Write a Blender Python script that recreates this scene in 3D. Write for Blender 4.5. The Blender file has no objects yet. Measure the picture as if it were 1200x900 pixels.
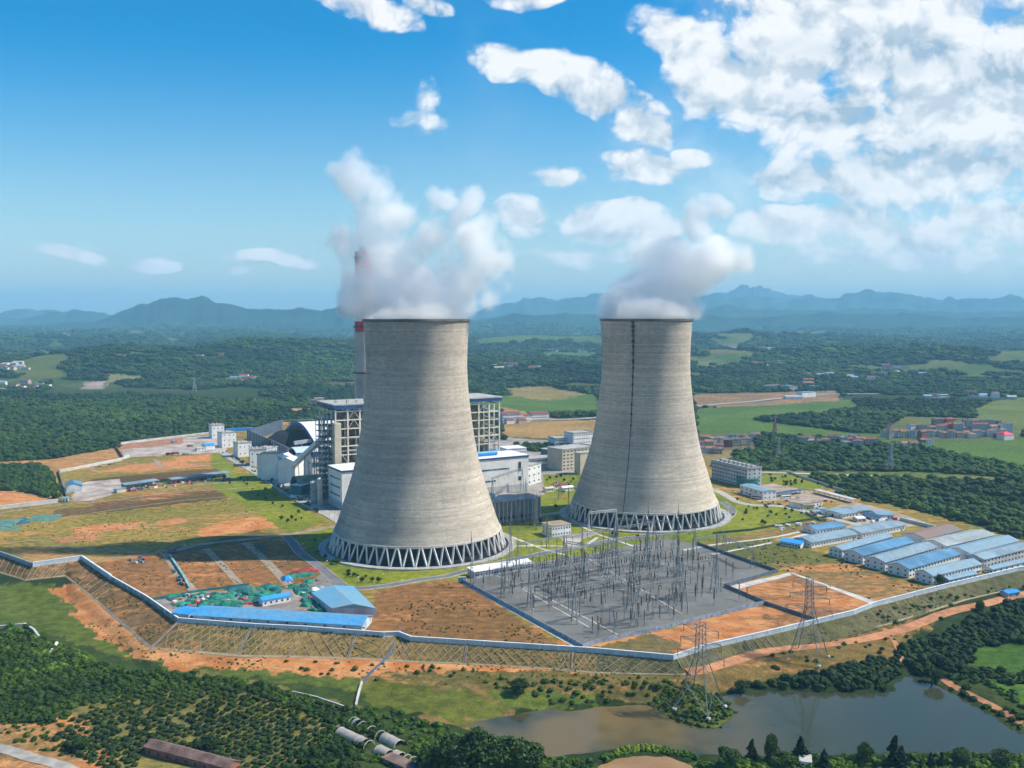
import bpy, bmesh, math, random
import numpy as np
from mathutils import Vector, Matrix
from mathutils.geometry import tessellate_polygon
random.seed(7); RNG = np.random.default_rng(7)
sc = bpy.context.scene
COL = sc.collection
H = 170.0; F = 1100.0; PITCH = math.atan(78/1100)
cP, sP = math.cos(PITCH), math.sin(PITCH)
PI = math.pi
def ray(px, py):
    u = (px-600)/F; v = (450-py)/F
    return (u, cP+v*sP, -sP+v*cP)
def G(px, py, z=0.0):
    r = ray(px, py); t = (z-H)/r[2]
    return (r[0]*t, r[1]*t)
def GZ(px, py, z=0.0):
    x, y = G(px, py, z); return (x, y, z)
def hgt(p, py):
    """height above z=0 of the point standing over ground point p that is seen at row py"""
    r = ray(600, py); return H + p[1]*r[2]/r[1]
# ---------- noise ----------
def _hash(ix, iy, s):
    n = (ix*374761393 + iy*668265263 + s*1442695041) & 0xffffffff
    n = ((n ^ (n >> 13))*1274126177) & 0xffffffff
    return ((n ^ (n >> 16)) & 0xffff)/65535.0
def vnoise(x, y, s=0):
    x = np.asarray(x, float); y = np.asarray(y, float)
    ix = np.floor(x).astype(np.int64); iy = np.floor(y).astype(np.int64)
    fx = x-ix; fy = y-iy
    fx = fx*fx*(3-2*fx); fy = fy*fy*(3-2*fy)
    a = _hash(ix, iy, s); b = _hash(ix+1, iy, s); c = _hash(ix, iy+1, s); d = _hash(ix+1, iy+1, s)
    return (a*(1-fx)+b*fx)*(1-fy)+(c*(1-fx)+d*fx)*fy
def fbm(x, y, o=4, s=0):
    t = 0; a = .5; n = 0
    for k in range(o):
        t = t+a*vnoise(x*2**k+k*17.3, y*2**k-k*9.1, s+k); n += a; a *= .5
    return t/n
def sst(a, b, x):
    t = np.clip((np.asarray(x, float)-a)/(b-a), 0, 1); return t*t*(3-2*t)
def inpoly(x, y, P):
    x = np.asarray(x); y = np.asarray(y)
    ins = np.zeros(x.shape, bool); n = len(P)
    for i in range(n):
        x0, y0 = P[i][0], P[i][1]; x1, y1 = P[(i+1) % n][0], P[(i+1) % n][1]
        if y0 == y1: continue
        c = ((y0 > y) != (y1 > y)) & (x < (x1-x0)*(y-y0)/(y1-y0)+x0)
        ins ^= c
    return ins
def distpoly(x, y, P, closed=True):
    d = np.full(np.shape(x), 1e9); n = len(P)
    for i in range(n if closed else n-1):
        ax, ay = P[i][0], P[i][1]; bx, by = P[(i+1) % n][0], P[(i+1) % n][1]
        L = (bx-ax)**2+(by-ay)**2+1e-9
        t = np.clip(((x-ax)*(bx-ax)+(y-ay)*(by-ay))/L, 0, 1)
        d = np.minimum(d, np.hypot(x-ax-t*(bx-ax), y-ay-t*(by-ay)))
    return d
# ---------- the terrain ----------
FENCE = [(-400,648),(-60,645),(0,650),(39,664),(96,656),(130,679),(172,703),(209,729),(300,736),(360,739),(450,746),(467,745),(482,751),(655,762),(700,765),(789,773),(825,761),(900,744),(1000,720),(1025,710),(1115,687),(1192,669),(1300,655),(1600,640)]
TOE = [(-400,668),(-60,664),(0,669),(30,680),(77,675),(115,706),(160,746),(177,760),(275,769),(409,771),(485,776),(600,780),(700,789),(800,791),(835,781),(900,762),(995,745),(1075,722),(1150,697),(1200,687),(1300,672),(1600,652)]
ZT = -5.5; ZS = -9.0
FW = [G(a, b, 0) for a, b in FENCE]; TW = [G(a, b, ZT) for a, b in TOE]
def _interp(W):
    tx = np.array([p[0]/p[1] for p in W]); Y = np.array([p[1] for p in W])
    o = np.argsort(tx)
    return lambda t: 1/np.interp(t, tx[o], 1/Y[o])
Yf, Yt = _interp(FW), _interp(TW)
ZP = -11.5
def PX(pts, z=0.0): return [G(a, b, z) for a, b in pts]
POND = PX([(545,850),(552,846),(591,839),(642,830),(669,833),(699,828),(750,825),(770,828),(777,838),(800,847),(820,852),(840,851),(859,836),(852,824),(843,816),(875,812),(925,809),(950,811),(1014,812),(1048,810),(1044,798),(1068,788),(1090,799),(1130,818),(1160,836),(1190,856),(1240,872),(1330,900),(1300,890),(1200,884),(1080,883),(900,886),(800,885),(735,876),(696,884),(630,888),(590,896),(560,880)], ZP)
POND2 = PX([(700,896),(725,887),(750,884),(780,886),(812,896),(830,915),(760,930),(690,915)], ZP)
HILLS = [((255,432),620,330,62),((420,425),420,300,55),((90,440),500,260,30),((900,425),900,300,40),((1150,430),700,300,45),((620,440),500,300,35),((780,408),1400,500,70),((60,408),1500,500,40)]
HW = [(G(c[0], c[1]), rx, ry, h) for c, rx, ry, h in HILLS]
def terr(x, y):
    x = np.asarray(x, float); y = np.asarray(y, float)
    t = x/y; yf = Yf(t); yt = Yt(t)
    z = np.zeros(x.shape)
    m = y > 1950
    if m.any():
        X_, Y_ = x[m], y[m]; q = sst(1950, 3200, Y_)*(fbm(X_/420, Y_/420, 4, 3)*46-14)+sst(4500, 8000, Y_)*(fbm(X_/1500, Y_/1500, 3, 9)*120-40)
        for (c, rx, ry, h) in HW:
            e = np.exp(-((X_-c[0])/rx)**2-((Y_-c[1])/ry)**2)
            if e.max() > .004: q = q+h*e*(1.15-.5*fbm(X_/160, Y_/160, 3, 21))
        z = z.copy(); z[m] = q-sst(14000, 40000, Y_)*150
    # embankment
    k = np.clip((y-yt)/np.maximum(yf-yt, 1), 0, 1)
    z = np.where(y < yf, ZT*(1-k), z)
    s = yt-y
    if not (s > 0).any(): return z
    south = ZT-3.0*sst(4, 40, s)+(fbm(x/30, y/30, 3, 6)-.5)*2.6*sst(6, 40, s)
    near = (s > 0) & (y < 700)
    if near.any():
        xs, ys = x[near], y[near]; so = south[near] if np.ndim(south) else south
        for P in (POND, POND2):
            d = distpoly(xs, ys, P); ins = inpoly(xs, ys, P)
            sd = np.where(ins, -d, d)+(fbm(xs/6, ys/6, 2, 8)-.5)*3
            w = 1-sst(0, 14, sd)
            so = so*(1-w)+w*(ZP+.5)
            so = so-2.2*(1-sst(-5, 1.2, sd))
        south = np.array(south); south[near] = so
    z = np.where(s > 0, south, z)
    return z
def zt(x, y): return float(terr(np.array([x]), np.array([y]))[0])
def GT(px, py):
    """the point of the terrain seen at (px, py)"""
    r = np.array(ray(px, py)); z = 0.0
    p = np.array(G(px, py, -5 if py > 700 else 0))
    for _ in range(12):
        z1 = zt(p[0], p[1])
        if abs(z1-z) < .02: break
        z = .5*z+.5*z1; p = np.array(G(px, py, min(z, H-8)))
    return (float(p[0]), float(p[1]), zt(p[0], p[1]))
# ---------- nodes / materials ----------
def NT(m):
    m.use_nodes = True; nt = m.node_tree; nt.nodes.clear(); return nt
def N(nt, t, **k):
    n = nt.nodes.new(t)
    for a, b in k.items():
        if a.startswith('i_'):
            n.inputs[a[2:].replace('_', ' ')].default_value = b
        else: setattr(n, a, b)
    return n
def L(nt, a, b): nt.links.new(a, b)
def M2(nt, op, a, b=None, c=None, clamp=False):
    n = nt.nodes.new('ShaderNodeMath'); n.operation = op; n.use_clamp = clamp
    for i, v in enumerate((a, b, c)):
        if v is None: continue
        if isinstance(v, (int, float)): n.inputs[i].default_value = v
        else: L(nt, v, n.inputs[i])
    return n.outputs[0]
def VM(nt, op, a, b=None):
    n = nt.nodes.new('ShaderNodeVectorMath'); n.operation = op
    for i, v in enumerate((a, b)):
        if v is None: continue
        if isinstance(v, tuple): n.inputs[i].default_value = v
        else: L(nt, v, n.inputs[i])
    return n
def MIX(nt, f, a, b, mode='MIX'):
    n = nt.nodes.new('ShaderNodeMix'); n.data_type = 'RGBA'; n.blend_type = mode
    for i, v in ((0, f), (6, a), (7, b)):
        if isinstance(v, (int, float)): n.inputs[i].default_value = v
        elif isinstance(v, (tuple, list)): n.inputs[i].default_value = (*v[:3], 1)
        else: L(nt, v, n.inputs[i])
    return n.outputs[2]
def NOISE(nt, vec, scale, detail=3, rough=.55, dim='3D', dist=0):
    n = N(nt, 'ShaderNodeTexNoise'); n.noise_dimensions = dim
    n.inputs['Scale'].default_value = scale; n.inputs['Detail'].default_value = detail; n.inputs['Roughness'].default_value = rough
    n.inputs['Distortion'].default_value = dist
    L(nt, vec, n.inputs['Vector']); return n.outputs['Fac']
def SS(nt, x, a, b, c=0., d=1.):
    n = N(nt, 'ShaderNodeMapRange'); n.interpolation_type = 'SMOOTHSTEP'
    n.inputs[1].default_value = a; n.inputs[2].default_value = b; n.inputs[3].default_value = c; n.inputs[4].default_value = d
    L(nt, x, n.inputs[0]); return n.outputs[0]
def POS(nt, sx=1, sy=1, sz=1, rz=0):
    g = N(nt, 'ShaderNodeNewGeometry'); m = N(nt, 'ShaderNodeMapping')
    m.inputs['Scale'].default_value = (sx, sy, sz); m.inputs['Rotation'].default_value = (0, 0, rz)
    L(nt, g.outputs['Position'], m.inputs['Vector']); return m.outputs['Vector']
MATS = {}
def pm(name, col, rough=.8, var=.18, scale=.12, metal=0, bump=0, bscale=.5, fine=0, spec=.3, stretch=(1,1,1), col2=None):
    """plain procedural surface: base colour broken up by world-space noise"""
    if name in MATS: return MATS[name]
    m = bpy.data.materials.new(name); nt = NT(m); MATS[name] = m
    out = N(nt, 'ShaderNodeOutputMaterial'); b = N(nt, 'ShaderNodeBsdfPrincipled')
    b.inputs['Roughness'].default_value = rough; b.inputs['Metallic'].default_value = metal
    b.inputs['Specular IOR Level'].default_value = spec
    p = POS(nt, *stretch); n1 = NOISE(nt, p, scale, 5, .6)
    c2 = col2 or tuple(c*(1-2*var) for c in col); c1 = tuple(min(1, c*(1+var)) for c in col) if col2 is None else col
    c = MIX(nt, SS(nt, n1, .3, .7), c2, c1)
    if fine:
        n2 = NOISE(nt, p, fine, 2, .6); c = MIX(nt, SS(nt, n2, .35, .65, 0, .35), c, tuple(x*.55 for x in col))
    L(nt, c, b.inputs['Base Color'])
    if bump:
        bn = N(nt, 'ShaderNodeBump'); bn.inputs['Strength'].default_value = bump; bn.inputs['Distance'].default_value = .3
        L(nt, NOISE(nt, p, bscale, 4, .6), bn.inputs['Height']); L(nt, bn.outputs[0], b.inputs['Normal'])
    L(nt, b.outputs[0], out.inputs['Surface']); return m
# ---------- object helpers ----------
def tag(o, label=None, cat=None, group=None, kind=None):
    if label: o['label'] = label
    if cat: o['category'] = cat
    if group: o['group'] = group
    if kind: o['kind'] = kind
    return o
def link(name, me, parent=None, loc=(0,0,0), rz=0):
    o = bpy.data.objects.new(name, me); COL.objects.link(o)
    if parent is not None: o.parent = parent
    o.location = loc; o.rotation_euler = (0, 0, rz); return o
def empty(name, loc, rz=0, label=None, cat=None, group=None, kind=None):
    return tag(link(name, None, None, loc, rz), label, cat, group, kind)
KIDS = {}
def copy_tree(o, loc=None, rz=None, label=None, group=None, scale=None):
    r = o.copy(); COL.objects.link(r)
    if loc is not None: r.location = loc
    if rz is not None: r.rotation_euler = (0, 0, rz)
    if scale is not None: r.scale = (scale,)*3 if isinstance(scale, (int, float)) else scale
    if label: r['label'] = label
    if group: r['group'] = group
    if o.name not in KIDS: KIDS[o.name] = [(c, list(c.children)) for c in o.children]
    for ch, gs in KIDS[o.name]:
        c = ch.copy(); COL.objects.link(c); c.parent = r
        for g in gs:
            d = g.copy(); COL.objects.link(d); d.parent = c
    return r
class MB:
    def __init__(s): s.v = []; s.f = []; s.m = []
    def add(s, vs, fs, mi=0):
        n = len(s.v); s.v += [tuple(v) for v in vs]; s.f += [tuple(i+n for i in f) for f in fs]; s.m += [mi]*len(fs); return s
    def box(s, x0, y0, z0, x1, y1, z1, mi=0):
        return s.add([(x0,y0,z0),(x1,y0,z0),(x1,y1,z0),(x0,y1,z0),(x0,y0,z1),(x1,y0,z1),(x1,y1,z1),(x0,y1,z1)],
                     [(0,3,2,1),(4,5,6,7),(0,1,5,4),(1,2,6,5),(2,3,7,6),(3,0,4,7)], mi)
    def cbox(s, x, y, z, w, d, h, mi=0): return s.box(x-w/2, y-d/2, z, x+w/2, y+d/2, z+h, mi)
    def beam(s, p, q, w=.3, w2=None, mi=0):
        p = Vector(p); q = Vector(q); d = (q-p)
        if d.length < 1e-6: return s
        d.normalize(); w2 = w if w2 is None else w2
        a = d.orthogonal().normalized() if abs(d.z) > .999 else Vector((-d.y, d.x, 0)).normalized(); b = d.cross(a)
        vs = [p+a*i*w/2+b*j*w/2 for i, j in ((-1,-1),(1,-1),(1,1),(-1,1))]+[q+a*i*w2/2+b*j*w2/2 for i, j in ((-1,-1),(1,-1),(1,1),(-1,1))]
        return s.add(vs, [(0,1,2,3),(7,6,5,4),(0,4,5,1),(1,5,6,2),(2,6,7,3),(3,7,4,0)], mi)
    def prism(s, P, z0, z1, mi=0):
        n = len(P); a = sum(P[i][0]*P[(i+1)%n][1]-P[(i+1)%n][0]*P[i][1] for i in range(n))
        if a < 0: P = P[::-1]
        vs = [(p[0],p[1],z0) for p in P]+[(p[0],p[1],z1) for p in P]
        tri = tessellate_polygon([[Vector((p[0],p[1],0)) for p in P]])
        fs = []
        for t in tri:
            c = (Vector(vs[t[1]])-Vector(vs[t[0]])).cross(Vector(vs[t[2]])-Vector(vs[t[0]])).z
            t = t if c > 0 else t[::-1]
            fs += [tuple(i+n for i in t), tuple(t[::-1])]
        fs += [(i, (i+1)%n, (i+1)%n+n, i+n) for i in range(n)]
        return s.add(vs, fs, mi)
    def cyl(s, x, y, z0, z1, r, r2=None, n=16, mi=0, cap=True):
        r2 = r if r2 is None else r2
        vs = [(x+r*math.cos(2*PI*i/n), y+r*math.sin(2*PI*i/n), z0) for i in range(n)]+[(x+r2*math.cos(2*PI*i/n), y+r2*math.sin(2*PI*i/n), z1) for i in range(n)]
        fs = [(i, (i+1)%n, (i+1)%n+n, i+n) for i in range(n)]
        if cap: fs += [tuple(range(n))[::-1], tuple(range(n, 2*n))]
        return s.add(vs, fs, mi)
    def lathe(s, prof, n=64, mi=0, x=0, y=0):
        vs = [(x+r*math.cos(2*PI*i/n), y+r*math.sin(2*PI*i/n), z) for r, z in prof for i in range(n)]
        fs = [(k*n+i, k*n+(i+1)%n, (k+1)*n+(i+1)%n, (k+1)*n+i) for k in range(len(prof)-1) for i in range(n)]
        return s.add(vs, fs, mi)
    def mesh(s, name, mats, smooth=False):
        me = bpy.data.meshes.new(name); me.from_pydata(s.v, [], s.f)
        mats = mats if isinstance(mats, (list, tuple)) else [mats]
        for m in mats: me.materials.append(m)
        if len(mats) > 1: me.polygons.foreach_set('material_index', s.m)
        if smooth: me.polygons.foreach_set('use_smooth', [True]*len(s.f))
        me.update(); return me
    def build(s, name, mats, parent=None, loc=(0,0,0), rz=0, smooth=False): return link(name, s.mesh(name, mats, smooth), parent, loc, rz)
_UC = {}
def ubox(name, mat, parent, size, loc, rz=0):
    """a box part: shared unit-cube mesh, base centre at loc"""
    if mat.name not in _UC:
        _UC[mat.name] = MB().box(-.5,-.5,0,.5,.5,1).mesh('box_'+mat.name, mat)
    o = link(name, _UC[mat.name], parent, loc, rz); o.scale = size; return o
def np_mesh(name, V, T, mats, smooth=False, quads=False):
    V = np.asarray(V, np.float32); T = np.asarray(T, np.int32); k = T.shape[1]
    me = bpy.data.meshes.new(name); me.vertices.add(len(V)); me.vertices.foreach_set('co', V.ravel())
    me.loops.add(T.size); me.loops.foreach_set('vertex_index', T.ravel())
    me.polygons.add(len(T)); me.polygons.foreach_set('loop_start', np.arange(len(T), dtype=np.int32)*k)
    for m in (mats if isinstance(mats, (list, tuple)) else [mats]): me.materials.append(m)
    me.update(calc_edges=True)
    if smooth: me.polygons.foreach_set('use_smooth', np.ones(len(T), bool))
    return me
# ---------- camera, sun, sky with clouds ----------
cam = bpy.data.cameras.new('camera'); cam.lens = 36*F/1200; cam.sensor_width = 36; cam.clip_start = 1; cam.clip_end = 120000
co = bpy.data.objects.new('camera', cam); COL.objects.link(co); co.location = (0, 0, H); co.rotation_euler = (PI/2-PITCH, 0, 0); sc.camera = co
SUN_EL, SUN_AZ = math.radians(48), math.radians(4)      # azimuth counted from +X towards +Y
sd = Vector((math.cos(SUN_AZ)*math.cos(SUN_EL), math.sin(SUN_AZ)*math.cos(SUN_EL), math.sin(SUN_EL)))
sl = bpy.data.lights.new('sun', 'SUN'); sl.energy = 5.0; sl.angle = math.radians(.53); sl.color = (1, .925, .81)
so = bpy.data.objects.new('sun', sl); COL.objects.link(so); so.rotation_euler = (-sd).to_track_quat('-Z', 'Y').to_euler(); so.location = sd*3000
w = bpy.data.worlds.new('World'); sc.world = w; w.use_nodes = True; nt = w.node_tree; nt.nodes.clear()
out = N(nt, 'ShaderNodeOutputWorld')
sky = N(nt, 'ShaderNodeTexSky'); sky.sky_type = 'NISHITA'; sky.sun_disc = False; sky.sun_elevation = SUN_EL
sky.sun_rotation = PI/2-SUN_AZ; sky.altitude = 200; sky.air_density = 1.0; sky.dust_density = .6; sky.ozone_density = 2.2
hs = N(nt, 'ShaderNodeHueSaturation'); hs.inputs['Saturation'].default_value = 1.62; hs.inputs['Hue'].default_value = .494; L(nt, sky.outputs[0], hs.inputs['Color'])
hs2 = N(nt, 'ShaderNodeHueSaturation'); hs2.inputs['Saturation'].default_value = 1.12; hs2.inputs['Hue'].default_value = .478; hs2.inputs['Value'].default_value = .92; L(nt, sky.outputs[0], hs2.inputs['Color'])
tc = N(nt, 'ShaderNodeTexCoord'); sep = N(nt, 'ShaderNodeSeparateXYZ'); L(nt, tc.outputs['Generated'], sep.inputs[0])
yy = M2(nt, 'MAXIMUM', M2(nt, 'ABSOLUTE', sep.outputs[1]), .25)
gx = M2(nt, 'DIVIDE', sep.outputs[0], yy); gz = M2(nt, 'DIVIDE', sep.outputs[2], yy)
cmb = N(nt, 'ShaderNodeCombineXYZ'); L(nt, gx, cmb.inputs[0]); L(nt, gz, cmb.inputs[1])
gn = cmb.outputs[0]
# warp so that the big shapes have no regular outline
wn = N(nt, 'ShaderNodeTexNoise'); wn.noise_dimensions = '2D'; wn.inputs['Scale'].default_value = 9; wn.inputs['Detail'].default_value = 3; L(nt, gn, wn.inputs['Vector'])
wv = VM(nt, 'MULTIPLY', VM(nt, 'SUBTRACT', wn.outputs['Color'], (.5,.5,.5)).outputs[0], (.048,.036,0)).outputs[0]
gw = VM(nt, 'ADD', gn, wv).outputs[0]
# cloud banks: (px, py, radius x, radius y, tilt, weight)
CB = [(1020,35,190,90,-.05,1.1),(1130,125,150,85,0,1.05),(1215,60,90,110,0,.95),(905,95,95,52,-.4,1.0),(985,150,130,48,.05,.85),(1110,205,170,48,0,.88),(950,215,100,30,0,.72),
      (790,58,62,28,.45,1.0),(835,105,66,34,.6,.95),(672,104,108,25,.33,1.1),(748,148,50,24,.5,1.0),(596,80,40,16,.25,.9),
      (750,202,52,24,.15,1.05),(655,212,36,14,.0,.9),(805,192,26,12,0,.9),(616,258,36,24,.4,1.05),(712,262,80,22,.12,1.0),(690,300,90,13,0,.75),
      (1035,275,95,26,.12,.98),(925,272,70,22,0,.8),(1160,262,90,30,0,.85),(1080,302,220,14,0,.66),(405,12,74,24,.35,.9),(445,26,54,18,.4,.8),(500,18,36,12,.3,.6),(612,4,46,16,0,.75),
      (508,112,26,44,.4,.31),(486,150,50,24,.2,.30),(88,299,44,9,.2,.88),(183,313,32,9,0,.86),(318,305,62,9,.03,.88),(285,319,16,6,0,.72)]
cov = None
for (px, py, rx, ry, a, wgt) in CB:
    mp = N(nt, 'ShaderNodeMapping'); mp.vector_type = 'TEXTURE'
    mp.inputs['Location'].default_value = ((px-600)/F, (372-py)/F*1.01, 0); mp.inputs['Rotation'].default_value = (0, 0, -a)
    mp.inputs['Scale'].default_value = (rx*1.25/F, ry*1.25/F, 1)
    L(nt, gw if rx > 45 else gn, mp.inputs['Vector'])
    ln = VM(nt, 'LENGTH', mp.outputs[0]).outputs['Value']
    e = SS(nt, ln, 0, 1.25, wgt, 0)
    cov = e if cov is None else M2(nt, 'MAXIMUM', cov, e)
def cloudnoise(off, det=9):
    v = VM(nt, 'ADD', gw, off).outputs[0]
    mp = N(nt, 'ShaderNodeMapping'); mp.inputs['Scale'].default_value = (1, 1.3, 1); L(nt, v, mp.inputs['Vector'])
    a = NOISE(nt, mp.outputs[0], 13, det, .60, '2D', 0)
    vo = N(nt, 'ShaderNodeTexVoronoi'); vo.feature = 'SMOOTH_F1'; vo.voronoi_dimensions = '2D'; vo.normalize = True; vo.inputs['Scale'].default_value = 24; vo.inputs['Detail'].default_value = 3; vo.inputs['Roughness'].default_value = .55; vo.inputs['Smoothness'].default_value = .35
    L(nt, mp.outputs[0], vo.inputs['Vector'])
    return M2(nt, 'ADD', M2(nt, 'MULTIPLY', a, .62), M2(nt, 'MULTIPLY', M2(nt, 'SUBTRACT', .88, vo.outputs['Distance']), .48))
n0 = cloudnoise((0, 0, 0)); m0 = cloudnoise((0, 0, 0), 5); m1 = cloudnoise((.012, .018, 0), 5)
dn = M2(nt, 'ADD', cov, M2(nt, 'MULTIPLY', M2(nt, 'SUBTRACT', n0, .5), 2.5))
dn = M2(nt, 'MULTIPLY', dn, SS(nt, cov, .0, .25)); dens = SS(nt, dn, .30, .84)
lit = M2(nt, 'MULTIPLY_ADD', M2(nt, 'SUBTRACT', m0, m1), 5.2, .60, clamp=True)
lowz = SS(nt, gz, .02, .2)
def bank(blobs, vec):
    acc = None
    for (px, py, rx, ry, a, wgt) in blobs:
        mp = N(nt, 'ShaderNodeMapping'); mp.vector_type = 'TEXTURE'
        mp.inputs['Location'].default_value = ((px-600)/F, (372-py)/F*1.01, 0); mp.inputs['Rotation'].default_value = (0, 0, -a); mp.inputs['Scale'].default_value = (rx*1.25/F, ry*1.25/F, 1)
        L(nt, vec, mp.inputs['Vector']); e = SS(nt, VM(nt, 'LENGTH', mp.outputs[0]).outputs['Value'], 0, 1.2, wgt, 0)
        acc = e if acc is None else M2(nt, 'MAXIMUM', acc, e)
    return acc
fw = N(nt, 'ShaderNodeTexNoise'); fw.noise_dimensions = '2D'; fw.inputs['Scale'].default_value = 16; fw.inputs['Detail'].default_value = 4; L(nt, gn, fw.inputs['Vector'])
gs = VM(nt, 'ADD', gn, VM(nt, 'MULTIPLY', VM(nt, 'SUBTRACT', fw.outputs['Color'], (.5,.5,.5)).outputs[0], (.07,.05,0)).outputs[0]).outputs[0]
grey = bank([(1030,78,140,22,.05,1),(962,135,80,24,0,1),(905,65,60,16,-.2,.7),(1060,192,150,17,0,.9),(945,214,80,14,0,.8),(1165,92,70,20,0,.9),(1150,245,100,12,0,.8),(1000,240,110,10,0,.7),(1185,30,40,14,0,.7),(715,150,60,9,.4,.7),(660,120,60,8,.35,.6),(750,222,60,8,.1,.8),(690,284,110,9,0,.8),(620,286,40,8,0,.7),(860,180,50,14,.2,.8),(1030,298,130,8,0,.8),(820,130,40,16,.6,.6)], gs)
lit2 = M2(nt, 'SUBTRACT', M2(nt, 'MULTIPLY_ADD', lit, .75, .32), M2(nt, 'MULTIPLY', M2(nt, 'MULTIPLY', grey, SS(nt, n0, .35, .62, 1.15, .55)), .95), clamp=True)
shade = MIX(nt, lit2, (.36,.46,.545), (.90,.885,.87))
shade = MIX(nt, M2(nt, 'MULTIPLY', M2(nt, 'SUBTRACT', 1, lowz), .45), shade, (.86,.88,.90))
# thin high veil on the right
veil = M2(nt, 'MULTIPLY', SS(nt, gx, -.15, .35), SS(nt, NOISE(nt, gw, 5, 6, .6, '2D'), .35, .75, .0, .38))
b1 = N(nt, 'ShaderNodeBackground'); b1.inputs['Strength'].default_value = .115; L(nt, MIX(nt, SS(nt, gz, .0, .30), hs2.outputs[0], hs.outputs[0]), b1.inputs['Color'])
b2 = N(nt, 'ShaderNodeBackground'); b2.inputs['Strength'].default_value = .92; L(nt, shade, b2.inputs['Color'])
up = SS(nt, sep.outputs[2], .0, .03)
mx = N(nt, 'ShaderNodeMixShader'); L(nt, M2(nt, 'MULTIPLY', M2(nt, 'MAXIMUM', M2(nt, 'MULTIPLY', dens, .93), veil), up), mx.inputs[0])
L(nt, b1.outputs[0], mx.inputs[1]); L(nt, b2.outputs[0], mx.inputs[2]); L(nt, mx.outputs[0], out.inputs['Surface'])
sc.view_settings.view_transform = 'Standard'; sc.view_settings.look = 'None'; sc.view_settings.exposure = 0.44; sc.view_settings.gamma = 1
sc.render.engine = 'CYCLES'; sc.cycles.max_bounces = 15; sc.cycles.diffuse_bounces = 2; sc.cycles.glossy_bounces = 2; sc.cycles.volume_bounces = 14
sc.cycles.transparent_max_bounces = 16; sc.cycles.use_adaptive_sampling = True; sc.cycles.adaptive_threshold = .045; sc.cycles.adaptive_min_samples = 12; sc.cycles.volume_step_rate = 1; sc.cycles.volume_max_steps = 256
# ---------- air ----------
hz = MB().box(-26000, -1500, -20, 26000, 25500, 800).build('haze', [])
m = bpy.data.materials.new('haze_air'); nt = NT(m); out = N(nt, 'ShaderNodeOutputMaterial'); v = N(nt, 'ShaderNodeVolumePrincipled')
v.inputs['Color'].default_value = (.31, .68, .96, 1); v.inputs['Density'].default_value = 8.0e-5; v.inputs['Anisotropy'].default_value = 0.0
L(nt, v.outputs[0], out.inputs['Volume']); hz.data.materials.append(m)
tag(hz, 'pale blue haze lying over the whole valley', 'haze', kind='stuff')
w.cycles.sampling_method='MANUAL'; w.cycles.sample_map_resolution=256
# ---------- ground colours ----------
FOR = (.022,.042,.014); GRS = (.115,.125,.035); LAWN = (.17,.205,.022); DIRT = (.44,.20,.095); OCH = (.30,.20,.085); BRN = (.22,.115,.05)
FLD = (.075,.135,.028); FLD2 = (.115,.15,.04); DKG = (.04,.065,.018); TAN = (.40,.31,.22); SCRUB = (.07,.09,.028)
# (pixel outline, colour, share of bare orange soil, trees kept out, edge raggedness in metres)
FAR_ZONES = [
 ([(545,464),(700,462),(706,484),(640,486),(545,478)], FLD, .12, 1, 12),
 ([(590,455),(640,452),(690,462),(640,470),(600,464)], (.2,.17,.07), .45, 1, 14),
 ([(588,476),(620,484),(660,492),(700,493),(700,497),(590,500)], OCH, .35, 1, 6),
 ([(585,494),(705,492),(706,522),(640,524),(590,513)], OCH, .42, 1, 4),
 ([(600,512),(700,516),(700,532),(620,528)], SCRUB, .1, 0, 4),
 ([(815,479),(900,474),(1000,468),(1010,480),(880,492),(1040,512),(1030,518),(880,508),(815,510)], FLD, .05, 1, 10),
 ([(812,462),(980,458),(985,470),(880,476),(812,478)], (.19,.14,.09), .5, 1, 10),
 ([(1138,480),(1165,470),(1230,462),(1240,505),(1190,508),(1150,495)], FLD2, .06, 1, 8),
 ([(1000,508),(1040,508),(1060,518),(1200,512),(1300,515),(1300,548),(1200,548),(1140,536),(1080,524),(1000,520)], FLD, .06, 1, 6),
 ([(1060,488),(1140,490),(1190,500),(1200,515),(1060,518),(1030,505)], (.10,.12,.045), .15, 1, 6),
 ([(818,508),(885,508),(888,530),(818,534)], (.14,.12,.07), .35, 1, 5),
 ([(820,530),(862,528),(856,542),(822,548)], (.2,.16,.08), .4, 1, 4),
 ([(870,551),(1075,553),(1180,560),(1180,566),(1075,561),(870,558)], (.12,.15,.04), .25, 1, 3),
 ([(-200,552),(60,538),(150,522),(150,544),(70,556),(75,600),(0,606),(-200,640)], (.24,.18,.08), .6, 1, 4),
 ([(140,520),(250,508),(265,508),(262,522),(140,534)], (.2,.17,.08), .5, 1, 4),
 ([(-200,570),(0,576),(60,585),(70,600),(0,612),(-200,640)], DIRT, .8, 1, 4),
 ([(120,438),(165,440),(175,446),(130,448)], (.2,.2,.1), .4, 1, 12),
 ([(100,448),(125,446),(120,456),(96,456)], (.3,.25,.25), .3, 1, 10),
 ([(320,480),(365,478),(362,483),(322,484)], (.4,.28,.18), .7, 1, 6),
 ([(310,494),(345,494),(340,498),(312,498)], (.3,.2,.12), .7, 1, 6),
 ([(350,397),(420,393),(420,401),(360,404)], FLD2, .1, 1, 60),
 ([(160,397),(200,395),(240,399),(200,403)], FLD2, .2, 1, 60),
 ([(560,400),(700,398),(700,404),(560,406)], FLD, .1, 1, 60),
 ([(620,414),(700,412),(700,418),(640,420)], FLD, .1, 1, 40),
 ([(815,424),(860,425),(850,430),(815,430)], FLD2, .1, 1, 30),
]
PLAT = FW[1:-1]+PX([(1260,640),(1195,632),(1100,602),(1060,596),(1000,575),(940,566),(880,556),(760,530),(700,520),(600,516),(420,505),(330,497),(262,506),(140,534),(135,541),(68,553),(66,583),(0,597),(-100,610)], 0)
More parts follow.
